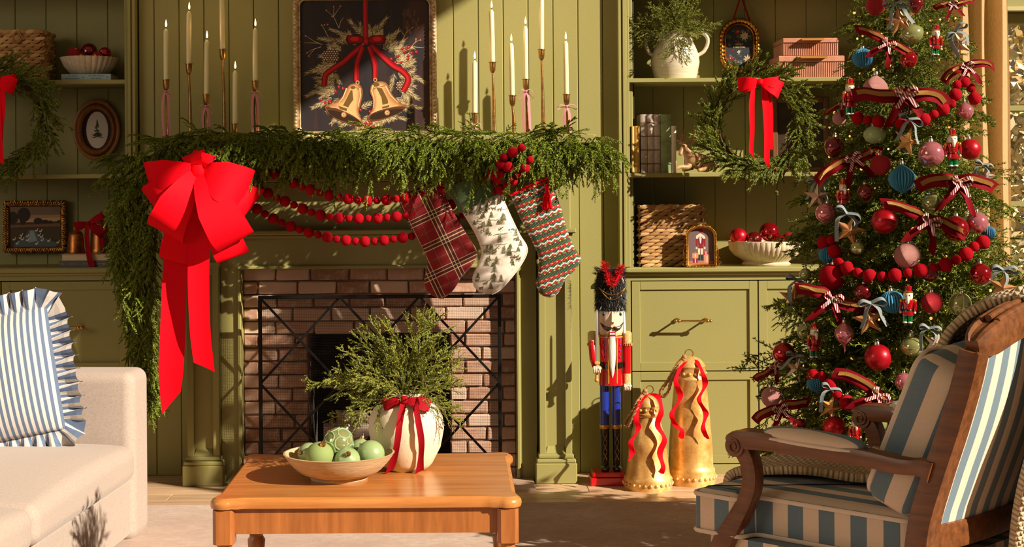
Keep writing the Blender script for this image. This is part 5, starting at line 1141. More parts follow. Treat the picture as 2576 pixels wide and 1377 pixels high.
A.poly([(600 + 290 * math.cos(a), (560 - 280 * 0) + (-90 if math.sin(a) < 0 else 200) + 300 * math.sin(a)) for a in np.linspace(0, 2 * PI, 40, endpoint=False)], (52, 54, 60))
for k in range(60):
    x, y = r.uniform(340, 860), r.uniform(320, 1000)
    if 470 < x < 760 and 590 < y < 720: continue
    a = r.uniform(0, 6.28); cl = r.choice([(96, 116, 112), (122, 138, 126), (80, 96, 96), (142, 110, 116)])
    for j in range(3): b_ = a + (j - 1) * .7; A.line([(x, y), (x + 26 * math.cos(b_), y + 26 * math.sin(b_)), (x + 50 * math.cos(b_), y + 50 * math.sin(b_))], 16, cl, 3)
def flower(x, y, R, cl, cc, n=9):
    for k in range(n): a = 2 * PI * k / n; A.poly([(x, y), (x + R * .55 * math.cos(a - .3), y + R * .55 * math.sin(a - .3)), (x + R * math.cos(a), y + R * math.sin(a)), (x + R * .55 * math.cos(a + .3), y + R * .55 * math.sin(a + .3))], cl)
    A.circ(x, y, R * .15, cc)
for q in ((575, 385, 66, (190, 36, 56), (236, 214, 170), 7), (710, 465, 96, (232, 208, 168), (196, 150, 80), 9), (545, 560, 26, (176, 40, 56), (230, 190, 140), 6), (350, 590, 30, (176, 40, 56), (230, 190, 140), 6), (440, 890, 62, (176, 32, 50), (236, 214, 170), 7), (770, 910, 96, (214, 184, 140), (176, 130, 70), 8), (600, 770, 40, (222, 206, 160), (150, 150, 90), 7)): flower(*q)
for k in range(12): A.circ(r.uniform(350, 860), r.uniform(340, 1000), 9, (180, 44, 56))
part(A, 'artwork', ARTM, mc, 0)
lt = MB()
for (s, y, wpx) in (('MERRY', 626, 21), ('CHRISTMAS', 680, 30)): q = fm(608, y); text_into(lt, s, (q.x, q.y - .0022, q.z), .0078, pm(wpx, Ym), (240, 216, 178))
part(lt, 'lettering', LETM, mc, 0)
m = MB()
for (a, b_) in (((1844, 52), (1862, -6)), ((1886, 52), (1866, -6))): m.ribbon([P(*a, Ym + .004), P(*b_, Ym + .02)], (1, 0, .35), .008)
part(m, 'hanging_ribbon', CRIM, mc, 0)
# ---- fluted pink boxes
TERR = mt('terracotta_pink', (204, 142, 116), .7, (188, 124, 98), 20)
def fbox(pxa, pxb, pya, z0, label):
    Y0 = 6.585; x0, x1 = X_(pxa, Y0, 120), X_(pxb, Y0, 120); z1 = Z_(pya, Y0, pxa); d = .2; b = thing('fluted_box', label, 'box', ((x0 + x1) / 2, Y0 + d / 2, z0), 'stacked fluted boxes'); zl = z1 - (z1 - z0) * .28
    part(MB().box(x0 + .002, x1 - .002, Y0 + .004, Y0 + d - .002, z0, zl - .001), 'box_body', TERR, b, 0)
    m = MB(); n = round((x1 - x0) / .0082)
    for k in range(n): a = x0 + (x1 - x0) * (k + .14) / n; m.box(a, a + (x1 - x0) / n * .72, Y0, Y0 + .006, z0 + .001, zl - .0015, .002)
    n = round(d / .0082)
    for k in range(n):
        a = Y0 + d * (k + .14) / n
        for xx in (x0 - .001, x1 - .003): m.box(xx, xx + .004, a, a + d / n * .72, z0 + .001, zl - .0015, .0015)
    part(m, 'ribbing', TERR, b, 30, kind='stuff')
    ld = part(MB().box(x0 - .002, x1 + .002, Y0 - .002, Y0 + d, zl, z1, .003), 'lid', TERR, b, 30)
    xm = (x0 + x1) / 2 + .004; hw = (x1 - x0) * .21
    part(MB().box(xm - hw, xm + hw, Y0 - .034, Y0 + .0, z1 - .011, z1 - .004, .003).box(xm - hw, xm + hw, Y0 - .034, Y0 - .03, z1 - .014, z1 - .004, .002), 'pull', mt('gold_pull', (226, 160, 74), .4, metal=.6), ld, 30)
    return z1
zz = fbox(1959, 2123, 141, zR1, 'larger pink fluted box with gold pull, lower of the stack'); fbox(1970, 2108, 96, zz, 'smaller pink fluted box with gold pull, on top of the stack')
# ---- row of books
YR = 6.575; LEA = mt('pale_leather', (206, 192, 182), .6, (176, 156, 146), 40); SGR = mt('sage_leather', (150, 164, 116), .5, (126, 142, 96), 30)
for (a, b_, py, mat, lab, bands) in ((1587, 1595.5, 318, mt('straw_cloth', (206, 176, 96), .8), 'thin straw yellow book, first of the row', 0), (1596, 1609, 317, mt('mustard_cloth', (214, 170, 84), .8), 'mustard yellow book, second of the row', 0), (1612, 1628, 288, LEA, 'pale leather-bound volume, left of the three', 4), (1629, 1645, 288, LEA, 'pale leather-bound volume, middle of the three', 4), (1646, 1661, 288, LEA, 'pale leather-bound volume, right of the three', 4), (1662, 1688, 288, SGR, 'wide sage green leather-bound book beside the moose', 3), (1689, 1701, 317, mt('white_cloth', (226, 218, 204), .8), 'slim white book, last of the row', 0)):
    x0, x1, z1 = X_(a, YR, 370), X_(b_, YR, 370), Z_(py, YR, a); b = book(x0, x1, YR, .17, zR2, z1, mat, lab, 'z', 'books on the middle right shelf')
    if bands:
        m = MB()
        for k in range(bands): z = zR2 + (z1 - zR2) * (.16 + .7 * k / (bands - 1)); part(MB().box(x0 - .0005, x1 + .0005, YR - .006, YR + .003, z - .0025, z + .0025, .001), "raised_band", mat if mat is SGR else mt("brown_band", (126, 96, 78), .6), b, 30)
# ---- moose figurine
WDB = wood_mat('carved_resin', (150, 106, 66), (212, 168, 118), 'z', .45, .7, .1); YM = 6.66
def skin(name, pts, edges, rad, mat, parent, label=None, lv=2):
    me = bpy.data.meshes.new(name); inv = wmat(parent).inverted(); me.from_pydata([tuple(inv @ V3(p)) for p in pts], edges, []); me.materials.append(mat)
    o = obj(name, me, parent); sk = o.modifiers.new('s', 'SKIN'); sk.use_smooth_shade = True
    for v, r_ in zip(me.skin_vertices[0].data, rad): v.radius = (r_, r_) if not isinstance(r_, tuple) else r_; v.use_root = False
    me.skin_vertices[0].data[0].use_root = True; sb = o.modifiers.new('d', 'SUBSURF'); sb.levels = sb.render_levels = lv; return o
mo = thing('moose_figurine', 'carved wooden moose lying down, beside the row of books', 'figurine', P(1755, 434, YM))
Q = lambda x, y, d=0: P(x, y, YM + d)
skin('moose_body', [Q(1755, 408), Q(1778, 412), Q(1796, 416, .01), Q(1735, 396, -.01), Q(1726, 380, -.015), Q(1722, 366, -.02), Q(1715, 376, -.038), Q(1710, 392, -.05), Q(1732, 422, -.03), Q(1712, 419, -.05), Q(1690, 429, -.06), Q(1738, 423, .02), Q(1716, 428, .0), Q(1780, 425, -.04), Q(1755, 429, -.06), Q(1765, 427, -.05), Q(1802, 424, .02)], [(0, 1), (1, 2), (0, 3), (3, 4), (4, 5), (5, 6), (6, 7), (3, 8), (8, 9), (9, 10), (3, 11), (11, 12), (1, 13), (13, 15), (15, 14), (2, 16)], [.034, .034, .022, .030, .018, .0140, .0105, .0095, .013, .009, .0075, .013, .009, .017, .007, .010, .005], WDB, mo)
for sd, L in ((-1, [((1719, 362), (1712, 356), (1706, 348), (1703, 336)), ((1710, 354), (1702, 350), (1700, 343)), ((1707, 349), (1712, 340), (1712, 331)), ((1712, 356), (1718, 347), (1719, 338)), ((1716, 358), (1722, 352), (1724, 324))]), (1, [((1728, 363), (1738, 357), (1746, 347), (1752, 334)), ((1738, 357), (1740, 346), (1740, 330)), ((1743, 351), (1748, 340), (1746, 325)), ((1746, 347), (1753, 342), (1755, 328)), ((1738, 357), (1748, 354), (1752, 346))])):
    m = MB()
    for br in L: pts = bez([Q(x, y, -.02 + .004 * sd) for x, y in br], 4); m.tube(pts, [.0056 - .0036 * i / len(pts) for i in range(len(pts))], 6)
    part(m, 'antler', WDB, mo, 60)
for (x, y, x2, y2) in ((1716, 362, 1707, 360), (1729, 364, 1741, 360)): part(MB().sweep([Q(x, y, -.018), Q((x + x2) / 2, (y + y2) / 2, -.02), Q(x2, y2, -.02)], [(math.cos(k * PI / 3), math.sin(k * PI / 3)) for k in range(6)], (0, 1, 0), [.003, .005, .001]), 'ear', WDB, mo, 60)
# ---- dark frame behind the wreath
Yd = 6.77; x0, x1, z0, z1 = X_(1942, Yd, 340), X_(2085, Yd, 340), zR2, Z_(244, Yd, 2020); df_ = thing('dark_picture', 'dark picture in a brown wooden frame behind the right wreath', 'picture', ((x0 + x1) / 2, Yd, z0)); w = pm(14, Yd)
BRN = wood_mat('brown_frame', (96, 56, 26), (140, 88, 44), 'z', .45)
part(MB().box(x0, x0 + w, Yd - .01, Yd + .012, z0, z1, .004).box(x1 - w, x1, Yd - .01, Yd + .012, z0, z1, .004).box(x0 + w, x1 - w, Yd - .01, Yd + .012, z1 - w, z1, .004).box(x0 + w, x1 - w, Yd - .01, Yd + .012, z0, z0 + w, .004), 'frame', BRN, df_, 30)
part(MB().box(x0 + w, x1 - w, Yd, Yd + .01, z0 + w, z1 - w), 'artwork', mt('dark_oil_painting', (44, 30, 20), .4, (70, 48, 28), 12), df_, 0)
# ---- small gold frame with nutcracker print
Yn = 6.515; c = P(1763, 612, Yn); x0, x1, z0, z1 = X_(1724, Yn, 620), X_(1803, Yn, 620), zR3, Z_(566, Yn, 1763)
nf = thing('small_gold_frame', 'small ornate gold frame with a toy soldier print before the basket', 'picture', (c.x, Yn, z0))
def arch(d, n=14):
    a0, a1, b0, b1 = x0 + d, x1 - d, z0 + d, z1 - d; h = (a1 - a0) / 2; rise = h * .62
    return [(a1, b0)] + [((a0 + a1) / 2 + h * math.cos(t), b1 - rise + rise * math.sin(t)) for t in np.linspace(0, PI, n)] + [(a0, b0)]
m = MB(); frame_ring(m, arch(.010), Yn, [(.007, -.012), (.007, .003), (.002, .008), (-.004, .006), (-.006, -.012)]); part(m, 'frame', GOLD, nf, 40)
m = MB()
for q in along([(p[0], Yn - .006, p[1]) for p in arch(.004)], .0062): m.sphere(q, .0032, 6, 5)
part(m, 'beading', GOLD, nf, 180, kind='stuff'); m = MB()
def scroll(cx, cz, r0, turns, sg, w=.003): m.tube([(cx + sg * r0 * (1 - .8 * t) * math.cos(turns * 6.28 * t), Yn - .004, cz + r0 * (1 - .8 * t) * math.sin(turns * 6.28 * t)) for t in np.linspace(0, 1, 18)], w, 6)
for sg in (-1, 1):
    ex = c.x + sg * (x1 - x0) / 2
    scroll(ex + sg * .006, z0 + .016, .013, 1.3, sg); scroll(ex + sg * .003, z0 + .038, .009, 1.2, sg); m.tube(bez([(ex + sg * .004, Yn, z0 + .05), (ex + sg * .007, Yn, z0 + .07), (ex + sg * .001, Yn, z0 + .092)], 4), [.0032 - .0002 * i for i in range(9)], 6); scroll(c.x + sg * .010, z1 + .006, .008, 1.2, sg, .0025); m.tube(bez([(c.x + sg * .016, Yn, z1 + .004), (c.x + sg * .03, Yn, z1 - .002), (c.x + sg * .044, Yn, z1 - .012)], 4), .0026, 6)
part(m, 'scrollwork', GOLD, nf, 60)
fm2 = lambda x, y: P(1700 + x / 9.836, 540 + y / 9.836, Yn + .008); A = Art(fm2)
A.poly([(300, 1200), (310, 480), (380, 370), (480, 325), (620, 310), (760, 330), (860, 400), (930, 500), (935, 1200)], (116, 96, 98)); A.poly([(640, 330), (860, 400), (900, 900), (650, 900)], (132, 104, 98)); A.poly([(300, 1150), (940, 1150), (940, 1245), (300, 1245)], (196, 118, 84))
RR_, CC_ = (150, 28, 44), (228, 212, 190)
A.poly([(570, 365), (650, 365), (660, 450), (570, 450)], RR_); A.poly([(540, 380), (680, 380), (670, 410), (550, 410)], (170, 40, 60)); A.circ(605, 520, 55, CC_, 55); A.poly([(500, 530), (560, 490), (560, 600), (505, 600)], CC_); A.poly([(650, 490), (715, 530), (735, 600), (660, 600)], CC_); A.poly([(548, 590), (680, 590), (680, 740), (560, 740)], (120, 24, 44)); A.poly([(580, 580), (640, 580), (625, 720), (600, 720)], (220, 210, 214))
A.poly([(490, 600), (545, 600), (540, 780), (495, 780)], RR_); A.poly([(680, 600), (735, 600), (735, 780), (690, 780)], RR_); A.circ(515, 830, 24, CC_); A.circ(715, 830, 24, CC_); A.poly([(575, 740), (660, 740), (680, 840), (555, 840)], RR_)
for x in (575, 645): A.poly([(x - 28, 840), (x + 28, 840), (x + 22, 990), (x - 22, 990)], (232, 210, 176)); A.poly([(x - 26, 990), (x + 30, 990), (x + 30, 1130), (x - 26, 1130)], (40, 52, 44))
for (a, b_, cc, d_, cl) in ((410, 960, 560, 1080, (206, 150, 104)), (420, 1080, 545, 1195, (150, 40, 70)), (690, 930, 800, 1000, (170, 44, 60)), (700, 1000, 845, 1190, (206, 140, 110))): A.poly([(a, b_), (cc, b_), (cc, d_), (a, d_)], cl); A.line([((a + cc) / 2, b_), ((a + cc) / 2, d_)], 22, (232, 214, 200)); A.circ((a + cc) / 2, b_, 34, (222, 130, 120), 22)
A.circ(582, 552, 8, (60, 50, 60)); A.circ(630, 552, 8, (60, 50, 60)); part(A, 'artwork', ARTM, nf, 0)
part(MB().prism(arch(.006), Yn + .009, Yn + .013), 'backing', mt('dark_board', (46, 40, 42)), nf, 0)
# ---- fluted pedestal bowl with red ornaments
Yz = 6.68; bx = X_(1927, Yz, 640); R_ = pm(95, Yz); hB = Z_(606, Yz, 1927) - zR3
lathe_thing('pedestal_bowl', 'large cream fluted bowl of red ornaments on the right counter', 'bowl', [(0, 0), (R_ * .62, 0), (R_ * .64, hB * .06), (R_ * .58, hB * .14), (R_ * .62, hB * .2), (R_ * .84, hB * .42), (R_ * .96, hB * .66), (R_ * .99, hB * .97), (R_ * .98, hB), (R_ * .9, hB), (R_ * .86, hB * .6), (R_ * .5, hB * .3), (0, hB * .28)], (bx, Yz, zR3), STONE, 176, lambda t, r_, z: r_ * (1 - (.035 * max(0, (.35 - abs(math.cos(t * 22)))) / .35 if hB * .16 < z < hB * .94 else 0)))
redset(None, [(1858, 596, 22, 6.64, REDM, (.6, -.9), 'satin red ornament with a sprig motif at left in the large bowl'), (1935, 584, 25, 6.66, REDG, (.2, 2.0), 'largest shiny red ornament in the large fluted bowl'), (1986, 605, 20, 6.64, REDV, (-.9, 1.2), 'flocked red ornament at right in the large fluted bowl'), (1897, 602, 19, 6.62, DKRD, (.3, 1.4), 'dark red ornament near the front of the large fluted bowl'), (1960, 606, 16, 6.62, REDG, (-.4, 1.4), 'small shiny red ornament low in the large fluted bowl')], 'red ornaments in the right bowl', '')
# ------------------------------------------------------------------ nutcracker soldier
GLR = mt('red_lacquer', (196, 10, 22), .25, coat=.6, coatr=.1); GLB = mt('black_lacquer', (18, 16, 18), .2, coat=.6, coatr=.1); BLU = mt('blue_lacquer', (26, 48, 150), .3, coat=.5, coatr=.1)
SKINM = mt('painted_flesh', (240, 206, 180), .45); GLIT = mt('gold_glitter', (206, 166, 100), .45, (244, 220, 160), 260, bump=.8, bs=420, metal=.5); GBR = mt('gold_braid', (214, 150, 50), .5, bump=.6, bs=300, metal=.3); WHAIR = mt('white_hair', (228, 222, 216), .8, bump=.5, bs=60, stretch=(6, 6, 1))
YN = 6.335; nx = X_(1537, YN, 950)
NZ = lambda py: Z_(py, YN, 1537); NX = lambda px, py=900: P(px, py, YN).x
nc = thing('nutcracker_soldier', 'large red-coated nutcracker soldier with black fur hat standing by the cabinet', 'nutcracker', (nx, YN, 0))
def npart(mb, name, mat, parent=nc, sm=40, label=None): return part(mb, name, mat, parent, sm, False, label)
bx_ = (NX(1486, 1195), NX(1572, 1195)); zt = NZ(1184)
npart(MB().box(bx_[0] - .006, bx_[1] + .006, YN - .06, YN + .06, 0, zt * .62, .004).box(bx_[0] + .004, bx_[1] - .004, YN - .052, YN + .052, zt * .6, zt, .004), 'base', GLR)
for sgn, px in ((-1, 1521), (1, 1551)):
    x = NX(px, 1080); r_ = pm(11.5, YN)
    leg = npart(MB().lathe([(0, 0), (r_, 0), (r_ * .98, NZ(968) - NZ(1070)), (0, NZ(968) - NZ(1070))], (x, YN, NZ(1070)), 20), 'leg', BLU)
    bt = npart(MB().lathe([(0, 0), (r_ * .92, 0), (r_ * .88, .03), (r_ * .95, .06), (r_ * 1.02, NZ(1078) - NZ(1182)), (0, NZ(1078) - NZ(1182))], (x, YN, NZ(1182)), 20).sphere((x, YN - .014, zt + .012), .0195, 14, 8, (1, 1.5, .75)), 'boot', GLB)
    npart(MB().lathe([(r_ * 1.04, 0), (r_ * 1.12, .002), (r_ * 1.12, .014), (r_ * 1.04, .016)], (x, YN, NZ(1078)), 20), 'boot_cuff', mt('gold_band', (206, 150, 70), .35, metal=.8), bt)
    lc = MB()
    for k in range(3):
        z0, z1 = NZ(1156 - k * 22), NZ(1136 - k * 22)
        for d in (-1, 1): lc.tube([(x - d * .008, YN - r_ * .98, z0), (x, YN - r_ * 1.08, (z0 + z1) / 2), (x + d * .008, YN - r_ * .98, z1)], .0009, 4)
    npart(lc, 'boot_lacing', BRASS, bt)
T = lambda pr, y: (pm(pr, YN), NZ(y) - NZ(968))
npart(MB().lathe([(0, 0), T(30.5, 968), T(29.5, 945), T(28, 924), T(28, 912), (0, T(0, 912)[1])], (nx, YN, NZ(968)), 32), 'coat_skirt', GLR)
torso = npart(MB().lathe([(0, T(0, 914)[1]), T(28, 914), T(28.5, 880), T(29.5, 850), T(29, 842), T(26, 836), (0, T(0, 834)[1])], (nx, YN, NZ(968)), 32), 'torso', GLR)
npart(MB().lathe([T(28.3, 926), T(29.2, 925), T(29.2, 911), T(28.3, 910)], (nx, YN, NZ(968)), 32), 'belt', GLB, torso)
npart(MB().lathe([(0, T(0, 846)[1]), T(29, 846), T(28.6, 834), T(26, 830), (0, T(0, 829)[1])], (nx, YN, NZ(968)), 32), 'collar', GLIT, torso)
npart(MB().lathe([T(29.6, 849), T(30.6, 847), T(29.6, 845)], (nx, YN, NZ(968)), 32), 'collar_braid', GBR, torso)
rt = pm(29, YN); onf = lambda px, py, k=1.0: (NX(px, py), YN - math.sqrt(max(0, (rt * k) ** 2 - (NX(px, py) - nx) ** 2)), NZ(py))
for px in (1528, 1549): npart(MB().tube([onf(px, y, 1.03) for y in range(850, 968, 8)], .0028, 6), 'front_braid', GBR, torso)
for px in (1517, 1557):
    for py in (852, 867, 882, 897): npart(MB().sphere(onf(px, py, 1.02), .0048, 10, 6, (1, .5, 1)), 'button', mt('blue_gem', (60, 60, 190), .15, coat=1.0), torso)
hz0 = NZ(838)
head = npart(MB().lathe([(0, 0), (pm(30, YN), 0), (pm(33, YN), pm(10, YN)), (pm(33.5, YN), pm(40, YN)), (pm(32, YN), pm(58, YN)), (0, pm(58, YN))], (nx, YN, hz0), 32), 'head', SKINM)
rh = pm(33.5, YN); onh = lambda px, py, k=1.0: (NX(px, py), YN - math.sqrt(max(0, (rh * k) ** 2 - (NX(px, py) - nx) ** 2)), NZ(py))
for px in (1517, 1558): npart(MB().sphere(onh(px, 789, .995), .0078, 12, 8, (1, .4, 1)), 'eye', mt('eye_blue', (60, 120, 160), .2), head); npart(MB().sphere(onh(px, 789, 1.05), .0035, 8, 6, (1, .4, 1)), 'pupil', GLB, head)
npart(MB().sweep([onh(1537, 782, .98), onh(1537, 795, 1.08), onh(1537, 806, 1.22), onh(1537, 811, 1.05)], [(-1, -1), (1, -1), (.6, 1), (-.6, 1)], (0, -1, 0), [.003, .005, .0075, .006]), 'nose', SKINM, head)
for sd in (-1, 1): npart(MB().sweep([onh(1537 + sd * a, y, 1.04) for a, y in ((3, 820), (7, 824), (12, 825), (17, 823), (22, 819), (27, 813), (29, 810))], [(math.cos(k * PI / 4), math.sin(k * PI / 4)) for k in range(8)], (0, -1, 0), [(.004, .003), (.0085, .006), (.0095, .006), (.0075, .005), (.005, .004), (.0025, .002), (.0008, .001)]), 'moustache', mt('dark_brown_paint', (48, 26, 18), .35), head)
mth = npart(MB().box(NX(1529), NX(1546), YN - rt * 1.08, YN - rt * .8, NZ(845), NZ(826), .002), 'jaw', GLR, head)
for k in range(5): x = NX(1531 + k * 2.8); [npart(MB().box(x, x + .0036, YN - rt * 1.12, YN - rt, z, z + .008, .0012), 'tooth', mt('white_paint', (244, 240, 232), .35), head) for z in (NZ(833.5), NZ(840))]
npart(MB().sweep([(NX(1537.5), YN - rt * 1.03, NZ(y)) for y in (844, 865, 890, 915, 935, 948)], [(math.cos(k * PI / 5), math.sin(k * PI / 5)) for k in range(10)], (0, -1, 0), [(.012, .004), (.0145, .006), (.0145, .007), (.012, .006), (.007, .005), (.001, .001)]), 'beard', WHAIR, nc, 60)
for sd in (-1, 1): npart(MB().sweep([(nx + sd * rh * .96, YN + .0, NZ(y)) for y in (784, 800, 820, 836, 844)], [(math.cos(k * PI / 4), math.sin(k * PI / 4)) for k in range(8)], (0, -1, 0), [(.006, .02), (.008, .024), (.009, .025), (.010, .022), (.003, .01)]), 'hair', WHAIR, nc, 60)
def fur(n, fn, L, w, seed, mat, name, parent):
    g = np.random.default_rng(seed); Vs = []; inv = wmat(parent).inverted()
    for k in range(n):
        p, d = fn(g); p, d = inv @ V3(p), V3(d).normalized(); s = d.cross(V3(g.normal(size=3))).normalized() * w; l = L * g.uniform(.6, 1.25); b = p + d * l * .5; Vs += [p - s, p + s, b + s * .8, b - s * .8, b - s * .8, b + s * .8, b + d * l * .5 + V3((0, 0, -.12 * l)) + s * .2, b + d * l * .5 + V3((0, 0, -.12 * l)) - s * .2]
    V = np.array([tuple(v) for v in Vs]); return tag(obj(name, npmesh(name, V, np.arange(len(V)).reshape(-1, 4), mat), parent), kind='stuff')
hb, ht = NZ(783), NZ(676)
hat = npart(MB().lathe([(0, 0), (pm(32, YN), 0), (pm(34, YN), .02), (pm(34.5, YN), (ht - hb) * .8), (pm(31, YN), ht - hb - .01), (pm(20, YN), ht - hb), (0, ht - hb + .002)], (nx, YN, hb), 28), 'fur_hat', mt('black_fur_base', (22, 20, 20), .9))
def hatfn(g):
    a = g.uniform(0, 2 * PI); z = g.uniform(hb + .014, ht); r_ = pm(34, YN) * (1 if z < ht - .02 else .92); o = V3((math.cos(a), math.sin(a), 0)); u = -.9 if z < ht - .03 else .3
    return (nx + r_ * o.x, YN + r_ * o.y, z), o * .55 + V3((g.normal(0, .2), g.normal(0, .2), u))
fur(4200, hatfn, .022, .0007, 3, rand_mat('black_fur', [(14, 13, 13), (40, 37, 36), (84, 80, 76)], .35, .6, 0), 'fur', hat)
for sd, tip in ((-1, (1520, 664)), (1, (1563, 672))):
    a, b = P(1539, 726, YN - .066), P(tip[0], tip[1], YN - .05); pm_ = MB().tube([a, a.lerp(b, .5) + V3((sd * .004, -.006, 0)), b], [.003, .004, .002], 6); pl = npart(pm_, 'plume', VELV, hat)
    fur(700, lambda g: ((lambda f: (a.lerp(b, f) + V3((g.normal(0, .004), g.normal(0, .003), 0)), (b - a).normalized() * .8 + V3((g.normal(0, .8), g.normal(-.3, .5), g.normal(0, .3)))))(g.uniform(.05, 1.0))), .022, .0008, 5 + sd, rand_mat('red_feather', [(170, 10, 24), (220, 24, 36), (240, 60, 60)], .6, .3, 0), 'barbs', pl)
npart(MB().tube([P(1539, 727, YN - .07) + V3((.008 * math.cos(a), 0, .008 * math.sin(a))) for a in np.linspace(0, 2 * PI, 12, endpoint=False)], .002, 6, closed=True, up=(0, 1, 0)), 'hat_ring', BRASS, hat)
for dp in (18, 30): npart(MB().tube([onh(1504 + 67 * f, 728 + dp * math.sin(PI * f) - 6, 1.22) for f in np.linspace(0.0, 1, 20)], .002, 6), 'hat_chain', BRASS, hat)
# arms
def arm(pts, rr): return MB().sweep(pts, [(math.cos(2 * PI * k / 14), math.sin(2 * PI * k / 14)) for k in range(14)], (0, 1, 0), rr)
ra = npart(arm([(NX(1577, y), YN, NZ(y)) for y in (840, 870, 900, 940)], [.018, .018, .0172, .0165]), 'arm', GLR)
la = npart(arm([(NX(1490, 840), YN + .01, NZ(840)), (NX(1490, 870), YN, NZ(870)), (NX(1491, 895), YN - .03, NZ(902)), (NX(1495, 920), YN - .055, NZ(916))], [.016, .0165, .016, .015]), 'arm', GLR)
for px, a_, dy in ((1577, ra, 0), (1491, la, .008)):
    npart(MB().lathe([(0, 0), (.0195, 0), (.0205, .01), (.0205, NZ(838) - NZ(864)), (.012, NZ(836) - NZ(864) + .004), (0, NZ(836) - NZ(864) + .006)], (NX(px, 850), YN + dy, NZ(864)), 18), 'epaulette', GLIT, a_)
    m = MB()
    for k in range(16): a = 2 * PI * k / 16; p = (NX(px, 864) + .0205 * math.cos(a), YN + dy + .0205 * math.sin(a), NZ(864)); m.tube([p, (p[0], p[1], p[2] - .010)], .0028, 5)
    npart(m, 'fringe', GBR, a_)
npart(MB().lathe([(0, 0), (.0182, 0), (.0182, NZ(940) - NZ(966)), (0, NZ(940) - NZ(966))], (NX(1577, 950), YN, NZ(966)), 18), 'cuff', GLIT, ra)
def fist(c, s, par):
    m = MB(); c = V3(c); m.rbox(.027 * s, .028 * s, .03 * s, .011 * s, 6, c); par_ = npart(m, 'hand', SKINM, par, 60)
    for k in range(4): npart(MB().tube(bez([c + V3((-.011 * s + .0074 * s * k, -.008 * s, .012 * s)), c + V3((-.011 * s + .0074 * s * k, -.018 * s, .005 * s)), c + V3((-.0105 * s + .0072 * s * k, -.0165 * s, -.008 * s)), c + V3((-.010 * s + .007 * s * k, -.008 * s, -.012 * s))], 3), .0041 * s, 6), 'finger', SKINM, par_, 60)
    npart(MB().tube(bez([c + V3((.012 * s, 0, .008 * s)), c + V3((.015 * s, -.012 * s, .006 * s)), c + V3((.006 * s, -.021 * s, .003 * s))], 3), .0046 * s, 6), 'thumb', SKINM, par_, 60)
fist((NX(1577, 975), YN - .004, NZ(974)), 1.0, ra); fist((NX(1497, 926), YN - .068, NZ(925)), 1.05, la)
sw = thing('toy_sword', 'silver toy sword held upright in the nutcracker fist', 'sword', (NX(1498, 950), YN - .072, NZ(954)))
bl = MB().loft([[(NX(1497.5, y) + dx * w, YN - .072 + dy, NZ(y)) for dx, dy in ((-1, 0), (0, -.002), (1, 0), (0, .002))] for y, w in ((908, .0055), (850, .0055), (785, .0055), (775, .0006))]); part(bl, 'blade', mt('silver_paint', (206, 204, 198), .3, metal=.85), sw, 30)
part(MB().box(NX(1491, 906), NX(1505, 906), YN - .08, YN - .064, NZ(912), NZ(905), .003), 'guard', mt('pale_wood', (222, 160, 84), .45), sw); part(MB().tube([(NX(1498, 912), YN - .072, NZ(912)), (NX(1497, 950), YN - .072, NZ(950))], .0065, 10).sphere((NX(1497, 950), YN - .072, NZ(951)), .009, 10, 6), 'grip', mt('pale_wood', (222, 160, 84), .45), sw, 40)
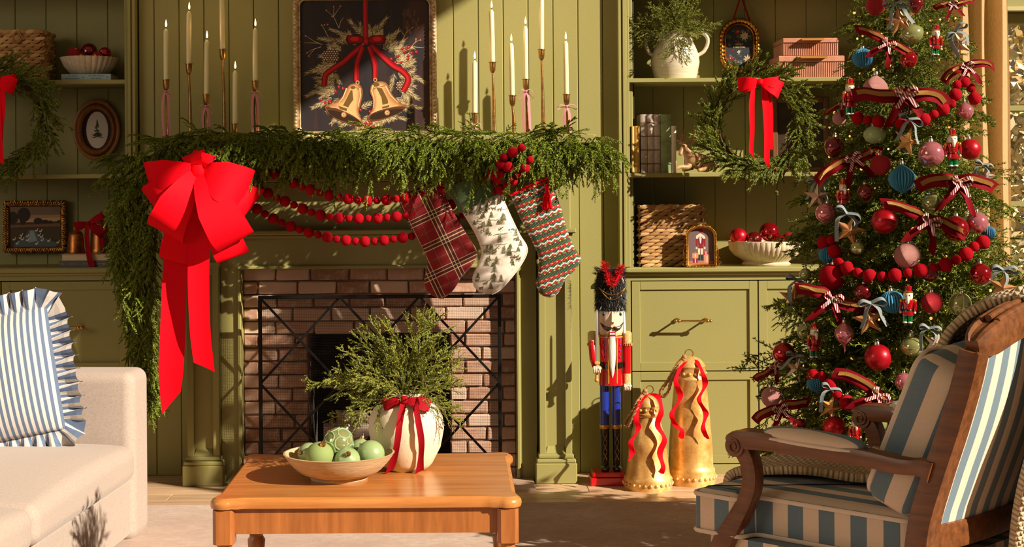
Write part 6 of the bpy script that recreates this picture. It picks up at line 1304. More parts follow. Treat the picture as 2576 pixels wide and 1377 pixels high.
# ------------------------------------------------------------------ big gold bells on the floor
t = NT('distressed_gold'); v = t.co('Object'); n = t.noise(v, 9, 6, .7); n2 = t.noise(v, 60, 4, .7)
t.base(t.ramp(n, [(.3, lin((186, 124, 56))), (.5, lin((232, 180, 104))), (.7, lin((252, 226, 170)))])); t.set(rough=.4, metal=.5); t.bump(t.math('ADD', n2, n), .22, .004); BELLG = t.m
def floor_bell(px, pyb, prof, dot, ringp, label, rope, ribs, Yc, dots2):
    b = thing('gold_bell', label, 'bell', (X_(px, Yc, pyb), Yc, 0), 'gold floor bells'); c = (X_(px, Yc, pyb), Yc, 0); s = Yc / F; H = prof[-1][1] * s
    part(MB().lathe([(r_ * s, z * s) for r_, z in prof], c, 40), 'bell_body', BELLG, b, 50)
    for (r_, z, n, sz) in (dot, dots2):
        for k in range(n): a = 2 * PI * (k + .5) / n; part(MB().sphere((c[0] + r_ * s * math.cos(a), c[1] + r_ * s * math.sin(a), z * s), sz * s, 8, 6), 'stud', BELLG, b, 180)
    rg_ = P(*ringp[:2], Yc); part(MB().tube([rg_ + V3((ringp[2] * s * math.cos(a), .3 * ringp[2] * s * math.cos(a), ringp[2] * s * math.sin(a))) for a in np.linspace(0, 2 * PI, 18, endpoint=False)], .0022, 6, closed=True, up=(0, 1, 0)), 'ring', BRASS, b, 60)
    pts = bez([P(x, y, Yc + d) for x, y, d in rope], 8); m = MB()
    for ph in (0, PI * 2 / 3, PI * 4 / 3):
        q = []
        for i, p in enumerate(pts): tt = (pts[min(i + 1, len(pts) - 1)] - pts[max(i - 1, 0)]).normalized(); a_ = tt.orthogonal().normalized(); b_ = tt.cross(a_); th = i * .75 + ph; q.append(p + (a_ * math.cos(th) + b_ * math.sin(th)) * .0038)
        m.tube(q, .0042, 6)
    rp = part(m, 'jute_rope', JUTE, b, 60); m = MB(); k0 = pts[0]
    for dx, dy, dz in ((0, -.008, .004), (.01, -.004, -.004), (-.008, -.006, -.006), (.004, -.01, .012)): m.sphere(k0 + V3((dx, dy, dz)), .0105, 8, 6)
    part(m, 'rope_knot', JUTE, rp, 180)
    rb = thing('velvet_ribbon', ('crimson velvet ribbon draped over the ' + ('taller' if label.startswith('tall') else 'shorter') + ' gold bell'), 'ribbon', P(ribs[0][0][0], ribs[0][0][1], Yc), 'ribbons on the gold bells')
    for L in ribs:
        pts = bez([P(x, y, Yc + d) for x, y, d in L], 5); part(MB().ribbon(pts, [V3((math.cos(.5 * math.sin(i * .55)), -.6 * math.sin(i * .62), .35 * math.sin(i * .5))) for i in range(len(pts))], [pm(15, Yc) * (.9 + .15 * math.sin(i * .6)) if i < len(pts) - 1 else .004 for i in range(len(pts))], 2), 'ribbon_tail', CRIM if False else VELV, rb, 60)
    return b
floor_bell(1738, 1222, [(0, 0), (61, 0), (62, 10), (62, 22), (60, 32), (61, 36), (57, 42), (56, 48), (53, 110), (48, 170), (43, 225), (39.5, 258), (42, 261), (42, 266), (39, 269), (38, 285), (37, 291), (39, 294), (34, 303), (24, 313), (10, 318), (0, 319)], (38.5, 277, 16, 4.6), (1733, 891, 11), 'tall distressed gold bell with red ribbon, standing by the cabinet', [(1718, 905, -.02), (1700, 925, -.05), (1682, 955, -.06), (1662, 985, -.05), (1668, 998, -.05), (1682, 985, -.06), (1688, 960, -.07), (1706, 925, -.06), (1720, 910, -.02)], [[(1730, 906, -.02), (1712, 925, -.07), (1700, 960, -.085), (1712, 1000, -.095), (1690, 1040, -.11), (1700, 1070, -.115), (1715, 1085, -.115), (1712, 1104, -.12)], [(1732, 906, -.02), (1752, 912, -.05), (1768, 940, -.08), (1774, 970, -.085), (1758, 1005, -.10), (1776, 1040, -.105), (1768, 1075, -.115), (1780, 1105, -.11)]], 6.34, (62, 18, 26, 4.6))
floor_bell(1630, 1234, [(0, 0), (60, 0), (61, 8), (60, 20), (61, 28), (57, 33), (55, 38), (47, 100), (38, 150), (29, 180), (32, 183), (32, 188), (28, 191), (27, 204), (29, 207), (26, 214), (22, 224), (12, 231), (0, 233)], (28.5, 198, 12, 4.4), (1634, 981, 10), 'shorter distressed gold bell with red ribbon, in front of the tall one', [(1620, 991, -.02), (1604, 1010, -.05), (1592, 1035, -.06), (1575, 1058, -.05), (1572, 1072, -.05), (1582, 1070, -.06), (1596, 1040, -.07), (1612, 1008, -.05), (1622, 996, -.02)], [[(1632, 990, -.02), (1612, 1010, -.06), (1600, 1050, -.075), (1606, 1080, -.09), (1588, 1110, -.10), (1590, 1140, -.105), (1582, 1160, -.11)], [(1636, 990, -.02), (1656, 1000, -.05), (1664, 1035, -.07), (1654, 1070, -.085), (1672, 1105, -.09), (1660, 1140, -.105), (1668, 1175, -.11), (1662, 1192, -.11)]], 6.235, (61, 15, 26, 4.4))
# ------------------------------------------------------------------ coffee table
TOPW = wood_mat('honey_oak_top', (172, 104, 48), (206, 140, 76), 'x', .30, .9, .35); LEGW = wood_mat('honey_oak_legs', (140, 80, 36), (182, 112, 56), 'z', .34, 1.0, .3)
TZ = .46; Yf0 = yfloor(918, 1256, TZ); Yb0 = yfloor(952, 1139, TZ); tx0, tx1 = X_(523, Yf0, 1255), X_(1314, Yf0, 1255); rc = .036
ct = thing('coffee_table', 'honey wood coffee table with scalloped corners and turned legs', 'table', ((tx0 + tx1) / 2, (Yf0 + Yb0) / 2, 0))
def top_outline(d):
    out = []
    for (cx, cy, a0) in ((tx1 - rc, Yb0 - rc, 0), (tx0 + rc, Yb0 - rc, 90), (tx0 + rc, Yf0 + rc, 180), (tx1 - rc, Yf0 + rc, 270)):
        u = V3((math.cos(math.radians(a0)), math.sin(math.radians(a0)), 0)); v = V3((-u.y, u.x, 0))
        for (p, q) in ((rc - .012 - d, -rc * 1.9), (rc - .012 - d, -rc * 1.35), (rc * .82 - d, -rc * 1.02)): out.append((cx + u.x * p + v.x * q, cy + u.y * p + v.y * q))
        for a in np.linspace(-38, 128, 12): r_ = rc - d; w_ = math.radians(a); out.append((cx + (u.x * math.cos(w_) + v.x * math.sin(w_)) * r_, cy + (u.y * math.cos(w_) + v.y * math.sin(w_)) * r_))
        for (p, q) in ((-rc * 1.02, rc * .82 - d), (-rc * 1.35, rc - .012 - d), (-rc * 1.9, rc - .012 - d)): out.append((cx + u.x * p + v.x * q, cy + u.y * p + v.y * q))
    return out
lev = [(.010, TZ - .030), (.002, TZ - .026), (0, TZ - .018), (.001, TZ - .010), (.006, TZ - .004), (.009, TZ - .003), (.012, TZ)]
part(MB().loft([[(p[0], p[1], z) for p in top_outline(d)] for d, z in lev]), 'table_top', TOPW, ct, 35)
ah = .075; za = TZ - .03; li = .027
for nm, bxs in (('apron', (tx0 + .05, tx1 - .05, Yf0 + .028, Yf0 + .046)), ('apron', (tx0 + .05, tx1 - .05, Yb0 - .046, Yb0 - .028)), ('apron', (tx0 + .028, tx0 + .046, Yf0 + .05, Yb0 - .05)), ('apron', (tx1 - .046, tx1 - .028, Yf0 + .05, Yb0 - .05))): part(MB().box(bxs[0], bxs[1], bxs[2], bxs[3], za - ah + .012, za), nm, LEGW, ct, 0)
for cx in (tx0 + rc, tx1 - rc):
    for cy in (Yf0 + rc, Yb0 - rc):
        h = li; c8 = .009; oc = [(-h + c8, -h), (h - c8, -h), (h, -h + c8), (h, h - c8), (h - c8, h), (-h + c8, h), (-h, h - c8), (-h, -h + c8)]
        lg = part(MB().prismz([(cx + a, cy + b) for a, b in oc], za - ah - .012, za), 'leg_block', LEGW, ct, 20)
        z0 = za - ah - .012; pf = [(0, 0), (.012, 0), (.016, .02), (.013, .04), (.020, .11), (.024, .18), (.026, .21), (.019, .222), (.024, .232), (.026, .242), (.018, .252), (.023, .266), (.0245, .28), (.017, .296), (.021, .308), (.022, .318), (.018, .328), (.023, .338)]
        k = z0 / .338; part(MB().lathe([(r_, z * k) for r_, z in pf] + [(0, z0)], (cx, cy, 0), 24), 'turned_leg', LEGW, lg, 50)
# ---- bowl of green ornaments, vase
CLAY = mt('ribbed_clay', (208, 180, 142), .75, (184, 154, 114), 24, bump=.25, bs=50, stretch=(1, 1, 8)); YG = yfloor(853, 1206, TZ); gx = X_(853, YG, 1180); R_ = pm(139, YG); hB = .072
solo(MB().lathe([(0, 0), (R_ * .50, 0), (R_ * .52, .004), (R_ * .50, .012)] + [(R_ * (.50 + .50 * f ** .62) + (.0012 if k % 2 else 0), .012 + (hB - .012) * f ** 1.25) for k, f in enumerate(np.linspace(.06, 1, 16))] + [(R_ * .975, hB + .001), (R_ * .94, hB - .004), (R_ * .75, .034), (R_ * .4, .02), (0, .018)], (gx, YG, TZ), 48), 'clay_bowl', CLAY, 'wide ribbed clay bowl of green ornaments on the coffee table', 'bowl', smooth=50)
GLAC = mt('green_glitter_lace', (150, 190, 140), .5, (200, 226, 180), 300, bump=.6, bs=500)
def lace(o):
    m = MB(); g = [V3((math.sin(t) * math.cos(f), math.sin(t) * math.sin(f), math.cos(t))) for t, n in ((.05, 1), (.95, 5), (1.75, 6), (2.5, 4)) for f in [2 * PI * k / n + t for k in range(n)]]
    for q in g:
        a = q.orthogonal().normalized(); b = q.cross(a); m.tube([(q * .9 + (a * math.cos(t) + b * math.sin(t)) * .42).normalized() * 1.0 for t in np.linspace(0, 2 * PI, 16, endpoint=False)], .045, 5, closed=True)
    part(m, 'lace_pattern', GLAC, o, 60, local=True)
for (px, py, rp, sh_, mat, tl, cp, lab, dc) in ((778, 1143, 29, 'ball', GRNM, (-1.2, .8), 'g', 'pearly sage ornament at far left in the clay bowl', None), (804, 1148, 36, 'ball', mt('matte_sage', (146, 164, 96), .7, (128, 148, 84), 60, bump=.2, bs=300), (.3, .5), 'g', 'matte sage ornament at the front left of the clay bowl', None), (852, 1114, 38, 'ball', GRNG, (.5, -.4), 's', 'topmost lacy mint ornament in the clay bowl', lace), (874, 1158, 33, 'squat', GRNM, (.2, .9), 'g', 'striped mint ornament at front of the clay bowl', None), (933, 1143, 35, 'ball', GRNM, (-1.0, -.7), 's', 'pale pearly green ornament at right in the clay bowl with silver cap', None), (908, 1130, 30, 'squat', GRNM, (.1, -.2), 'g', 'sage ornament standing at the back of the clay bowl', None)):
    dy = {852: .0, 804: -.055, 874: -.06, 933: -.01, 778: .0, 908: .06}[px]; ornament(P(px, py, YG + dy), pm(rp, YG + dy), sh_, mat, lab, 'green ornaments in the clay bowl', tl, cp, dc)
VASE = mt('speckled_white_clay', (236, 218, 190), .7, (206, 176, 138), 90, vlo=.62, vhi=.75, bump=.2, bs=40); YV = yfloor(1022, 1180, TZ); vx = X_(1022, YV, 1100); pv = lambda p: pm(p, YV); vz = lambda y: Z_(y, YV, 1022) - TZ
vs = thing('round_vase', 'round speckled white clay vase with a red ribbon on the coffee table', 'vase', (vx, YV, TZ))
part(MB().lathe([(0, 0), (pv(52), 0), (pv(66), vz(1164)), (pv(86), vz(1125)), (pv(95), vz(1080)), (pv(92), vz(1048)), (pv(78), vz(1020)), (pv(55), vz(1003)), (pv(44), vz(996)), (pv(47), vz(989)), (pv(43), vz(988)), (pv(38), vz(998)), (pv(60), vz(1015)), (0, vz(1020))], (vx, YV, TZ), 48), 'vase_body', VASE, vs, 60)
K = P(1018, 1006, YV - .075); vr = thing('vase_ribbon', 'crimson velvet ribbon tied around the vase neck, tails reaching the table', 'ribbon', K)
for (a, L, w) in ((192, 54, 30), (-14, 64, 34)): loop('loop', a, L, w, .012, 0, .1, CRIM, vr, K, YV - .075)
px_rib('tail', [((1008, 1010), (1024, 1012), YV - .082), ((998, 1060), (1014, 1062), YV - .112), ((992, 1110), (1008, 1110), YV - .112), ((984, 1150), (1000, 1152), YV - .09), ((966, 1196), (990, 1180), YV - .07)], vr, CRIM); px_rib('tail', [((1036, 1010), (1050, 1008), YV - .082), ((1044, 1060), (1060, 1058), YV - .112), ((1052, 1110), (1068, 1108), YV - .112), ((1052, 1150), (1066, 1150), YV - .09), ((1044, 1192), (1066, 1182), YV - .07)], vr, CRIM)
part(MB().tube([(vx + pv(49) * math.cos(a), YV + pv(49) * math.sin(a), TZ + vz(1000)) for a in np.linspace(0, 2 * PI, 24, endpoint=False)], .007, 8, closed=True, up=(0, 0, 1)), 'neck_band', CRIM, vr, 60); part(MB().rbox(.022, .018, .024, .008, 5, K + V3((0, -.008, 0))), 'knot', CRIM, vr, 180)
# ------------------------------------------------------------------ sofa and striped pillow
LINEN = mt('beige_linen', (184, 168, 158), .85, (172, 154, 143), 180, bump=.25, bs=420, sheen=.2)
SM = Matrix.Translation((-1.135, 5.30, 0)) @ Matrix.Rotation(math.atan2(-.99, -.065), 4, 'Z')   # x: along the sofa towards the viewer, y: towards its front
sf = thing('sofa', 'beige linen sofa cut by the left picture edge', 'sofa', M=SM)
def pf_(puff, hx, hy): return lambda p: (p[0], p[1], p[2] + (puff * max(0, 1 - (p[0] / hx) ** 2) * max(0, 1 - (p[1] / hy) ** 4) if p[2] > 0 else 0))
part(MB().box(-.232, 2.25, -.86, -.03, .02, .228, .012), 'base', LINEN, sf, 30, True)
for x in (.0, 1.03): part(MB().rbox(1.02, .68, .118, .04, 16, (x + .515, -.335, .285), pf_(.045, .6, .36)), 'seat_cushion', LINEN, sf, 60, True)
part(MB().rbox(.21, .87, .60, .04, 14, (-.13, -.449, .30)), 'arm', LINEN, sf, 60, True); part(MB().rbox(2.3, .22, .72, .06, 10, (1.05, -.80, .38)), 'backrest', LINEN, sf, 60, True)
BST = [(206, 198, 192), (94, 110, 138)]
def stripe_mat(name, period, cols, duty=.5, mode='auto', bump=.2, soft=.0, axis=0, phase=0.0):
    t = NT(name); tc = t.n('TexCoord'); s = t.n('SeparateXYZ', {0: tc.outputs['Object']})
    if mode == 'axis': x = s.outputs[axis]
    else:
        nn = t.n('SeparateXYZ', {0: tc.outputs['Normal']}); ax, ay, az = [t.math('ABSOLUTE', nn.outputs[i]) for i in range(3)]
        side = t.math('MULTIPLY', t.math('GREATER_THAN', ay, .6), t.math('LESS_THAN', az, .7)); x = t.math('ADD', t.math('MULTIPLY', s.outputs[0], side), t.math('MULTIPLY', s.outputs[1], t.math('SUBTRACT', 1.0, side)))
    f = t.math('LESS_THAN', t.math('FRACT', t.math('MULTIPLY_ADD', x, 1 / period, 50.0 + phase)), duty); c = t.mix(f, lin(cols[0]), lin(cols[1])); wv = t.noise(tc.outputs['Object'], 500, 2)
    c = t.mix(.12, c, t.ramp(wv, [(.3, BLK), (.7, WHT)]), 'OVERLAY'); t.base(c); t.set(rough=.9, sheen=.15); t.bump(wv, bump, .002); return t.m
PS = stripe_mat('blue_ticking', .0205, BST, .5, 'axis')
PMx = Matrix.Translation(P(-14, 955, 5.17)) @ Matrix.Rotation(math.radians(-11), 4, 'Y') @ Matrix.Rotation(math.radians(-9), 4, 'X') @ Matrix.Rotation(.06, 4, 'Z')
pw = thing('ruffled_pillow', 'blue and white striped pillow with ruffled edge on the sofa', 'pillow', M=PMx)
hw = .212
def pillow_fn(p): x, y, z = p; e = (1 - min(1, abs(x / hw)) ** 2.4) * (1 - min(1, abs(z / hw)) ** 2.4); return (x, y * (.10 + .90 * e ** .55), z)
part(MB().rbox(hw * 2, .17, hw * 2, .01, 18, (0, 0, 0), pillow_fn), 'pillow_body', PS, pw, 180, True)
m = MB(); rf = random.Random(4); per = along([(p[0], 0, p[1]) for p in rrect(-hw, hw, -hw, hw, .02, 4)], .0052); n = len(per); V = []; cols = []
ph = 0
for i, q in enumerate(per):
    o = V3((q.x, 0, q.z)); m4 = max(abs(q.x), abs(q.z)); o = V3((q.x if abs(q.x) > hw * .86 else q.x * .15, 0, q.z if abs(q.z) > hw * .86 else q.z * .15)).normalized(); ph += .62 + .25 * rf.random(); wv = math.sin(ph)
    for f, am in ((0, .0), (.35, .4), (.7, .9), (1.0, 1.15)): V.append(V3((q.x, 0, q.z)) + o * (.072 * f + .006 * wv * f) + V3((0, wv * .021 * am, 0)) + V3((-o.z, 0, o.x)) * (math.cos(ph) * .009 * am))
for i in range(n):
    a, b = i * 4, ((i + 1) % n) * 4; m.col = BST[1] if (i // 2) % 2 else BST[0]
    m.add([V[a], V[a + 1], V[a + 2], V[a + 3], V[b], V[b + 1], V[b + 2], V[b + 3]], [(k, k + 1, 5 + k, 4 + k) for k in range(3)])
part(m, 'ruffle', ARTM, pw, 0, True)
# ------------------------------------------------------------------ striped armchair (local frame: x forward, y towards the viewer's side)
CM = Matrix.Translation((1.317, 3.772, 0)) @ Matrix.Rotation(math.radians(135), 4, 'Z')
ch_ = thing('armchair', 'carved wooden armchair with blue and cream striped cushions', 'armchair', M=CM)
CST = [(226, 204, 182), (104, 126, 140)]
STR = stripe_mat('awning_stripe', .090, CST, .5); STB = stripe_mat('awning_stripe_back', .098, CST, .5, phase=.12); PADM = stripe_mat('awning_stripe_pad', .07, CST, .5, 'axis', axis=1, phase=.75); PIPE = mt('cream_piping', (228, 212, 194), .85, bump=.2, bs=400)
WALN = wood_mat('carved_walnut', (80, 44, 20), (130, 78, 40), 'x', .38, 1.2, .25)
def cpart(mb, name, mat, parent=ch_, sm=40, label=None): return part(mb, name, mat, parent, sm, True, label)
def off(poly, d):
    n = len(poly); out = []
    for i in range(n):
        a, b, c = V3((*poly[i - 1], 0)), V3((*poly[i], 0)), V3((*poly[(i + 1) % n], 0)); e1 = (b - a).normalized(); e2 = (c - b).normalized(); n1 = V3((e1.y, -e1.x, 0)); n2 = V3((e2.y, -e2.x, 0)); m_ = (n1 + n2); l = max(m_.length_squared / 2, .3); out.append((b.x - m_.x * d / l, b.y - m_.y * d / l))
    return out
def rpoly(pts, r, n=5):
    out = []; N = len(pts)
    for i in range(N):
        a, b, c = V3((*pts[i - 1], 0)), V3((*pts[i], 0)), V3((*pts[(i + 1) % N], 0)); p = b + (a - b).normalized() * r; q = b + (c - b).normalized() * r
        for k in range(n + 1): t_ = k / n; s_ = (p * (1 - t_) ** 2 + b * 2 * t_ * (1 - t_) + q * t_ ** 2); out.append((s_.x, s_.y))
    return out
T_ = rpoly([(.06, -.268), (.50, -.268), (.51, -.335), (.655, -.335), (.655, .335), (.51, .335), (.50, .268), (.06, .268)], .028)
zl = [(.030, .330), (.008, .333), (.0, .342), (0, .425), (.006, .436), (.018, .444), (.034, .450)]
cpart(MB().loft([[(p[0], p[1], z) for p in off(T_, d)] for d, z in zl]), 'seat_cushion', STR, ch_, 60)
for z in (.336, .432): cpart(MB().tube([(p[0], p[1], z) for p in off(T_, -.001)], .0062, 6, closed=True, up=(0, 0, 1)), 'piping', PIPE, ch_, 60)
RL_ = rpoly([(.02, -.30), (.62, -.32), (.62, .32), (.02, .30)], .03)
cpart(MB().prismz(RL_, .215, .328), 'seat_rail', STR, ch_, 40); cpart(MB().tube([(p[0], p[1], .222) for p in off(RL_, -.001)], .006, 6, closed=True, up=(0, 0, 1)), 'piping', PIPE, ch_, 60)
# back cushion: its own tilted frame
th_b = math.atan2(.15, .36); BMx = Matrix.Translation((.150, 0, .458)) @ Matrix.Rotation(-th_b, 4, 'Y')
bc_ = obj('back_cushion', MB().rbox(.135, .55, .42, .035, 14, (-.02, 0, .215), lambda p: (p[0] * (1 + .25 * max(0, 1 - (p[2] / .23) ** 2) * max(0, 1 - (p[1] / .3) ** 2)), p[1], p[2] - (.03 * (p[1] / .27) ** 2 if p[2] > 0 else 0))).mesh('back_cushion', STB, 60), ch_, BMx)
for sx in (.045, -.083): pth = rrect(-.262, .262, .012, .418, .04, 5); pth = [(sx, p[0], p[1] - (.03 * (p[0] / .27) ** 2 if p[1] > .2 else 0)) for p in pth]; obj('piping', MB().tube(pth, .0062, 6, closed=True, up=(1, 0, 0)).mesh('piping', PIPE, 60), bc_)
# wooden frame
SEC = [(-.5, -.5), (-.25, -.56), (.25, -.56), (.5, -.5), (.56, -.25), (.56, .25), (.5, .5), (.32, .56), (.2, .44), (-.2, .44), (-.32, .56), (-.5, .5), (-.56, .25), (-.56, -.25)]
pc = [(-.05, 0), (.0, .18), (.018, .32), (.008, .44), (-.028, .56), (-.066, .67), (-.10, .78), (-.120, .860)]
for sy in (.305, -.305):
    pts = bez([(x, sy, z) for x, z in pc], 5); cpart(MB().sweep(pts, [(a * .058, b * .052) for a, b in SEC], (1, 0, 0), [interp([0, .3, 1], [.8, 1.05, .92], i / len(pts)) for i in range(len(pts))]), 'back_post', WALN, ch_, 40)
    m = MB()
    for o_ in (-.012, .012): m.tube([(p.x - .02, p.y + o_ + (0.012 if sy > 0 else -.012), p.z) for p in pts[8:]], .0035, 6)
    cpart(m, 'carved_bead', WALN, ch_, 60)
pts = bez([(-.122, y, .872 + .05 * math.cos(y / .305 * PI / 2)) for y in np.linspace(-.318, .318, 9)], 4)
tr0 = cpart(MB().sweep(pts, [(a * .060, b * .07) for a, b in SEC], (0, 0, 1), [interp([0, .04, .1, .9, .96, 1], [.45, .8, 1, 1, .8, .45], i / (len(pts) - 1)) for i in range(len(pts))]), 'top_rail', WALN, ch_, 40)
for k, o_ in enumerate((.016, .0, -.016)): cpart(MB().tube([(p.x + .0 - o_ * 1.3, p.y, p.z + .042 - abs(o_) * .35) for p in pts[4:-4]], .0085, 8), 'carved_ridge', WALN, tr0, 60)
cpart(MB().sweep(bez([(.012, y, .405 - .012 * math.cos(y / .3 * PI / 2)) for y in np.linspace(-.30, .30, 7)], 3), [(a * .042, b * .062) for a, b in SEC], (0, 0, 1)), 'back_rail', WALN, ch_, 40)
nb = 14; V = []; Fc = []
for j in range(nb + 1):
    z = .425 + (.875 - .425) * j / nb; xb = interp([.32, .44, .56, .67, .78, .872], [.018, .008, -.028, -.066, -.10, -.125], z)
    for i in range(nb + 1): y = -.29 + .58 * i / nb; V.append((xb - .012 - .018 * (1 - (y / .29) ** 2) * math.sin(PI * j / nb), y, z + (.04 * math.cos(y / .305 * PI / 2) * j / nb)))
for j in range(nb):
    for i in range(nb): a = j * (nb + 1) + i; Fc.append((a, a + nb + 1, a + nb + 2, a + 1))
cpart(MB().add(V + [(v[0] + .012, v[1], v[2]) for v in V], Fc + [tuple(len(V) + k for k in f[::-1]) for f in Fc]), 'outer_back_panel', stripe_mat('awning_stripe_panel', .070, CST, .5, 'axis', axis=1), ch_, 60)
for sy in (.315, -.315):
    ap = bez([(-.028, sy, .572), (.0, sy, .578), (.06, sy, .575), (.15, sy, .583), (.3, sy + (.012 if sy > 0 else -.012), .590), (.42, sy, .592), (.505, sy, .588), (.53, sy, .572)], 4)
    ar = cpart(MB().sweep(ap, [(a * .052, b * .042) for a, b in SEC], (0, 0, 1), [interp([0, .2, .5, .9, 1], [1.15, .82, .95, 1.15, .9], i / len(ap)) for i in range(len(ap))]), 'arm', WALN, ch_, 40)
    cpart(MB().tube([(.515, sy - .031, .572), (.515, sy + .031, .572)], .0275, 18), 'scroll', WALN, ar, 40)
    for e_ in (-1, 1): cpart(MB().tube([(.515 + (.021 - .0155 * t_) * math.cos(9 * t_ + 1.2), sy + e_ * .0325, .572 + (.021 - .0155 * t_) * math.sin(9 * t_ + 1.2)) for t_ in np.linspace(0, 1, 26)], .0032, 6), 'scroll_carving', WALN, ar, 60)
    sp_ = bez([(.512, sy, .575), (.486, sy, .535), (.478, sy, .49), (.490, sy, .44), (.528, sy, .37), (.568, sy, .30), (.572, sy, .24), (.54, sy, .19), (.53, sy, .10), (.545, sy, .0)], 4)
    cpart(MB().sweep(sp_, [(a * .046, b * .046) for a, b in SEC], (1, 0, 0), [interp([0, .15, .35, .6, .75, 1], [.95, .85, .85, 1.25, 1.15, .6], i / len(sp_)) for i in range(len(sp_))]), 'arm_support', WALN, ch_, 40)
    pp = bez([(.155, sy, .602), (.20, sy, .606), (.30, sy + (.01 if sy > 0 else -.01), .610), (.40, sy, .611), (.445, sy, .606)], 5); n_ = len(pp)
    pd = cpart(MB().sweep(pp, [(math.cos(2 * PI * k / 14) * .034, math.sin(2 * PI * k / 14) * .026) for k in range(14)], (0, 0, 1), [max(.08, math.sin(PI * (i + .35) / (n_ - .3)) ** .45) for i in range(n_)]), 'arm_pad', PADM, ch_, 60)
    for e_ in (-1, 1): cpart(MB().tube([(p.x, p.y + e_ * .033 * max(.1, math.sin(PI * (i + .35) / (n_ - .3)) ** .45), p.z - .008) for i, p in enumerate(pp)], .005, 6), 'piping', PIPE, pd, 60)
# ------------------------------------------------------------------ knitted throw over the chair
t = NT('chunky_knit'); uv = t.n('UVMap', uv_map='UVMap').outputs[0]; s = t.n('SeparateXYZ', {0: uv}); u, v = s.outputs[0], s.outputs[1]
row = t.math('FLOOR', v); uo = t.math('ADD', u, t.math('MULTIPLY', t.math('MODULO', row, 2.0), .5)); hh_ = t.math('MULTIPLY', t.math('ABSOLUTE', t.math('SINE', t.math('MULTIPLY', uo, PI))), t.math('POWER', t.math('ABSOLUTE', t.math('SINE', t.math('MULTIPLY', v, PI))), .6))
t.base(t.ramp(hh_, [(.0, lin((196, 166, 122))), (.5, lin((220, 194, 152)))])); t.set(rough=.95, sheen=.3); t.bump(hh_, 1.0, .012); KNIT = t.m
tp = bez([(.70, 0, .40), (.678, 0, .452), (.60, 0, .470), (.45, 0, .474), (.30, 0, .478), (.215, 0, .52), (.155, 0, .64), (.100, 0, .78), (.05, 0, .885), (-.03, 0, .945), (-.10, 0, .968), (-.165, 0, .955), (-.195, 0, .88), (-.175, 0, .72), (-.125, 0, .52), (-.085, 0, .36), (-.075, 0, .22)], 7)
nw = 26; V = []; U = []; Fc = []; dist = 0; rt_ = random.Random(3); ph = [rt_.uniform(0, 6) for _ in range(6)]
for i, p in enumerate(tp):
    tn = (tp[min(i + 1, len(tp) - 1)] - tp[max(i - 1, 0)]).normalized(); nr_ = V3((tn.z, 0, -tn.x)); nr_ = nr_ if nr_.z > 0 or i > 60 else -nr_
    nr_ = V3((-tn.z, 0, tn.x)); nr_ = -nr_ if False else nr_
    if i: dist += (p - tp[i - 1]).length
    e0 = .085 + .015 * math.sin(dist * 9) + (.04 if i < 30 else .0) * math.sin(dist * 5 + 1); e1 = -.34 + .012 * math.sin(dist * 7 + 2)
    for k in range(nw + 1):
        f = k / nw; y = e0 + (e1 - e0) * f; b = (.005 if i < 36 else .010) * math.sin(f * 16 + ph[0] + dist * 1.5) + (.004 if i < 36 else .008) * math.sin(f * 29 + dist * 4 + ph[1]) + (.007 * math.sin(dist * 16 + f * 6) - .006 if i < 36 else .004 * math.sin(dist * 16 + f * 6))
        V.append((p.x - nr_.x * 0, y, p.z) if False else tuple(V3((p.x, y, p.z)) + nr_ * (b if i > 70 or i < 50 else b * .5))); U.append((y / .019, dist / .013))
n0 = nw + 1
for i in range(len(tp) - 1):
    for k in range(nw): a = i * n0 + k; Fc.append((a, a + 1, a + n0 + 1, a + n0))
thr = thing('knit_throw', 'chunky beige knitted throw draped over the armchair seat and back', 'throw', M=CM)
me = bpy.data.meshes.new('throw_cloth'); me.from_pydata(V, [], Fc); me.materials.append(KNIT); me.shade_smooth(); uvl = me.uv_layers.new(name='UVMap')
uvl.data.foreach_set('uv', [c for lp in me.loops for c in U[lp.vertex_index]]); o = obj('throw_cloth', me, thr); sd_ = o.modifiers.new('thick', 'SOLIDIFY'); sd_.thickness = .022; sd_.offset = 0
for k in range(9):
    y = .08 - k * .05; x, z = -.075, .225; m = MB()
    for j in range(5): a = j * 1.26; m.tube([(x + .004 * math.cos(a), y + .004 * math.sin(a), z), (x + .007 * math.cos(a + 1), y + .007 * math.sin(a + 1), z - .07), (x + .009 * math.cos(a + .5), y + .009 * math.sin(a + .5), z - .14)], .0045, 6)
    part(m, 'tassel', mt('yarn', (214, 186, 142), .95), thr, 60, True)
# ------------------------------------------------------------------ decorations on the tree
def on_tree(px, py, o=.0):
    Y = 4.7
    for _ in range(6):
        p = P(px, py, Y); R = RT(p.z); dx = min(abs(p.x - TX), R * .97); Y = TY - math.sqrt(R * R - dx * dx) * .97 - o
    return P(px, py, Y)
rt2 = random.Random(12)
def tree_orn(px, py, rp, shape, mat, label, cap='s', o=.02, deco=None):
    c = on_tree(px, py, o); ornament(c, pm(rp, c.y), shape, mat, label, 'ornaments on the tree', (rt2.uniform(-.15, .15), rt2.uniform(-.15, .15)), cap, deco)
SLVL = mt('ivory_glitter_lace', (226, 226, 180), .5, (190, 196, 130), 300)
def lace2(o):
    m = MB()
    for k in range(8): a = 2 * PI * k / 8; m.tube([(math.cos(a) * math.sin(t_) * 1.01, math.sin(a) * math.sin(t_) * 1.01, math.cos(t_) * 1.01) for t_ in np.linspace(.3, 2.8, 14)], .05, 5)
    part(m, 'glitter_lines', SLVL, o, 60, local=True)
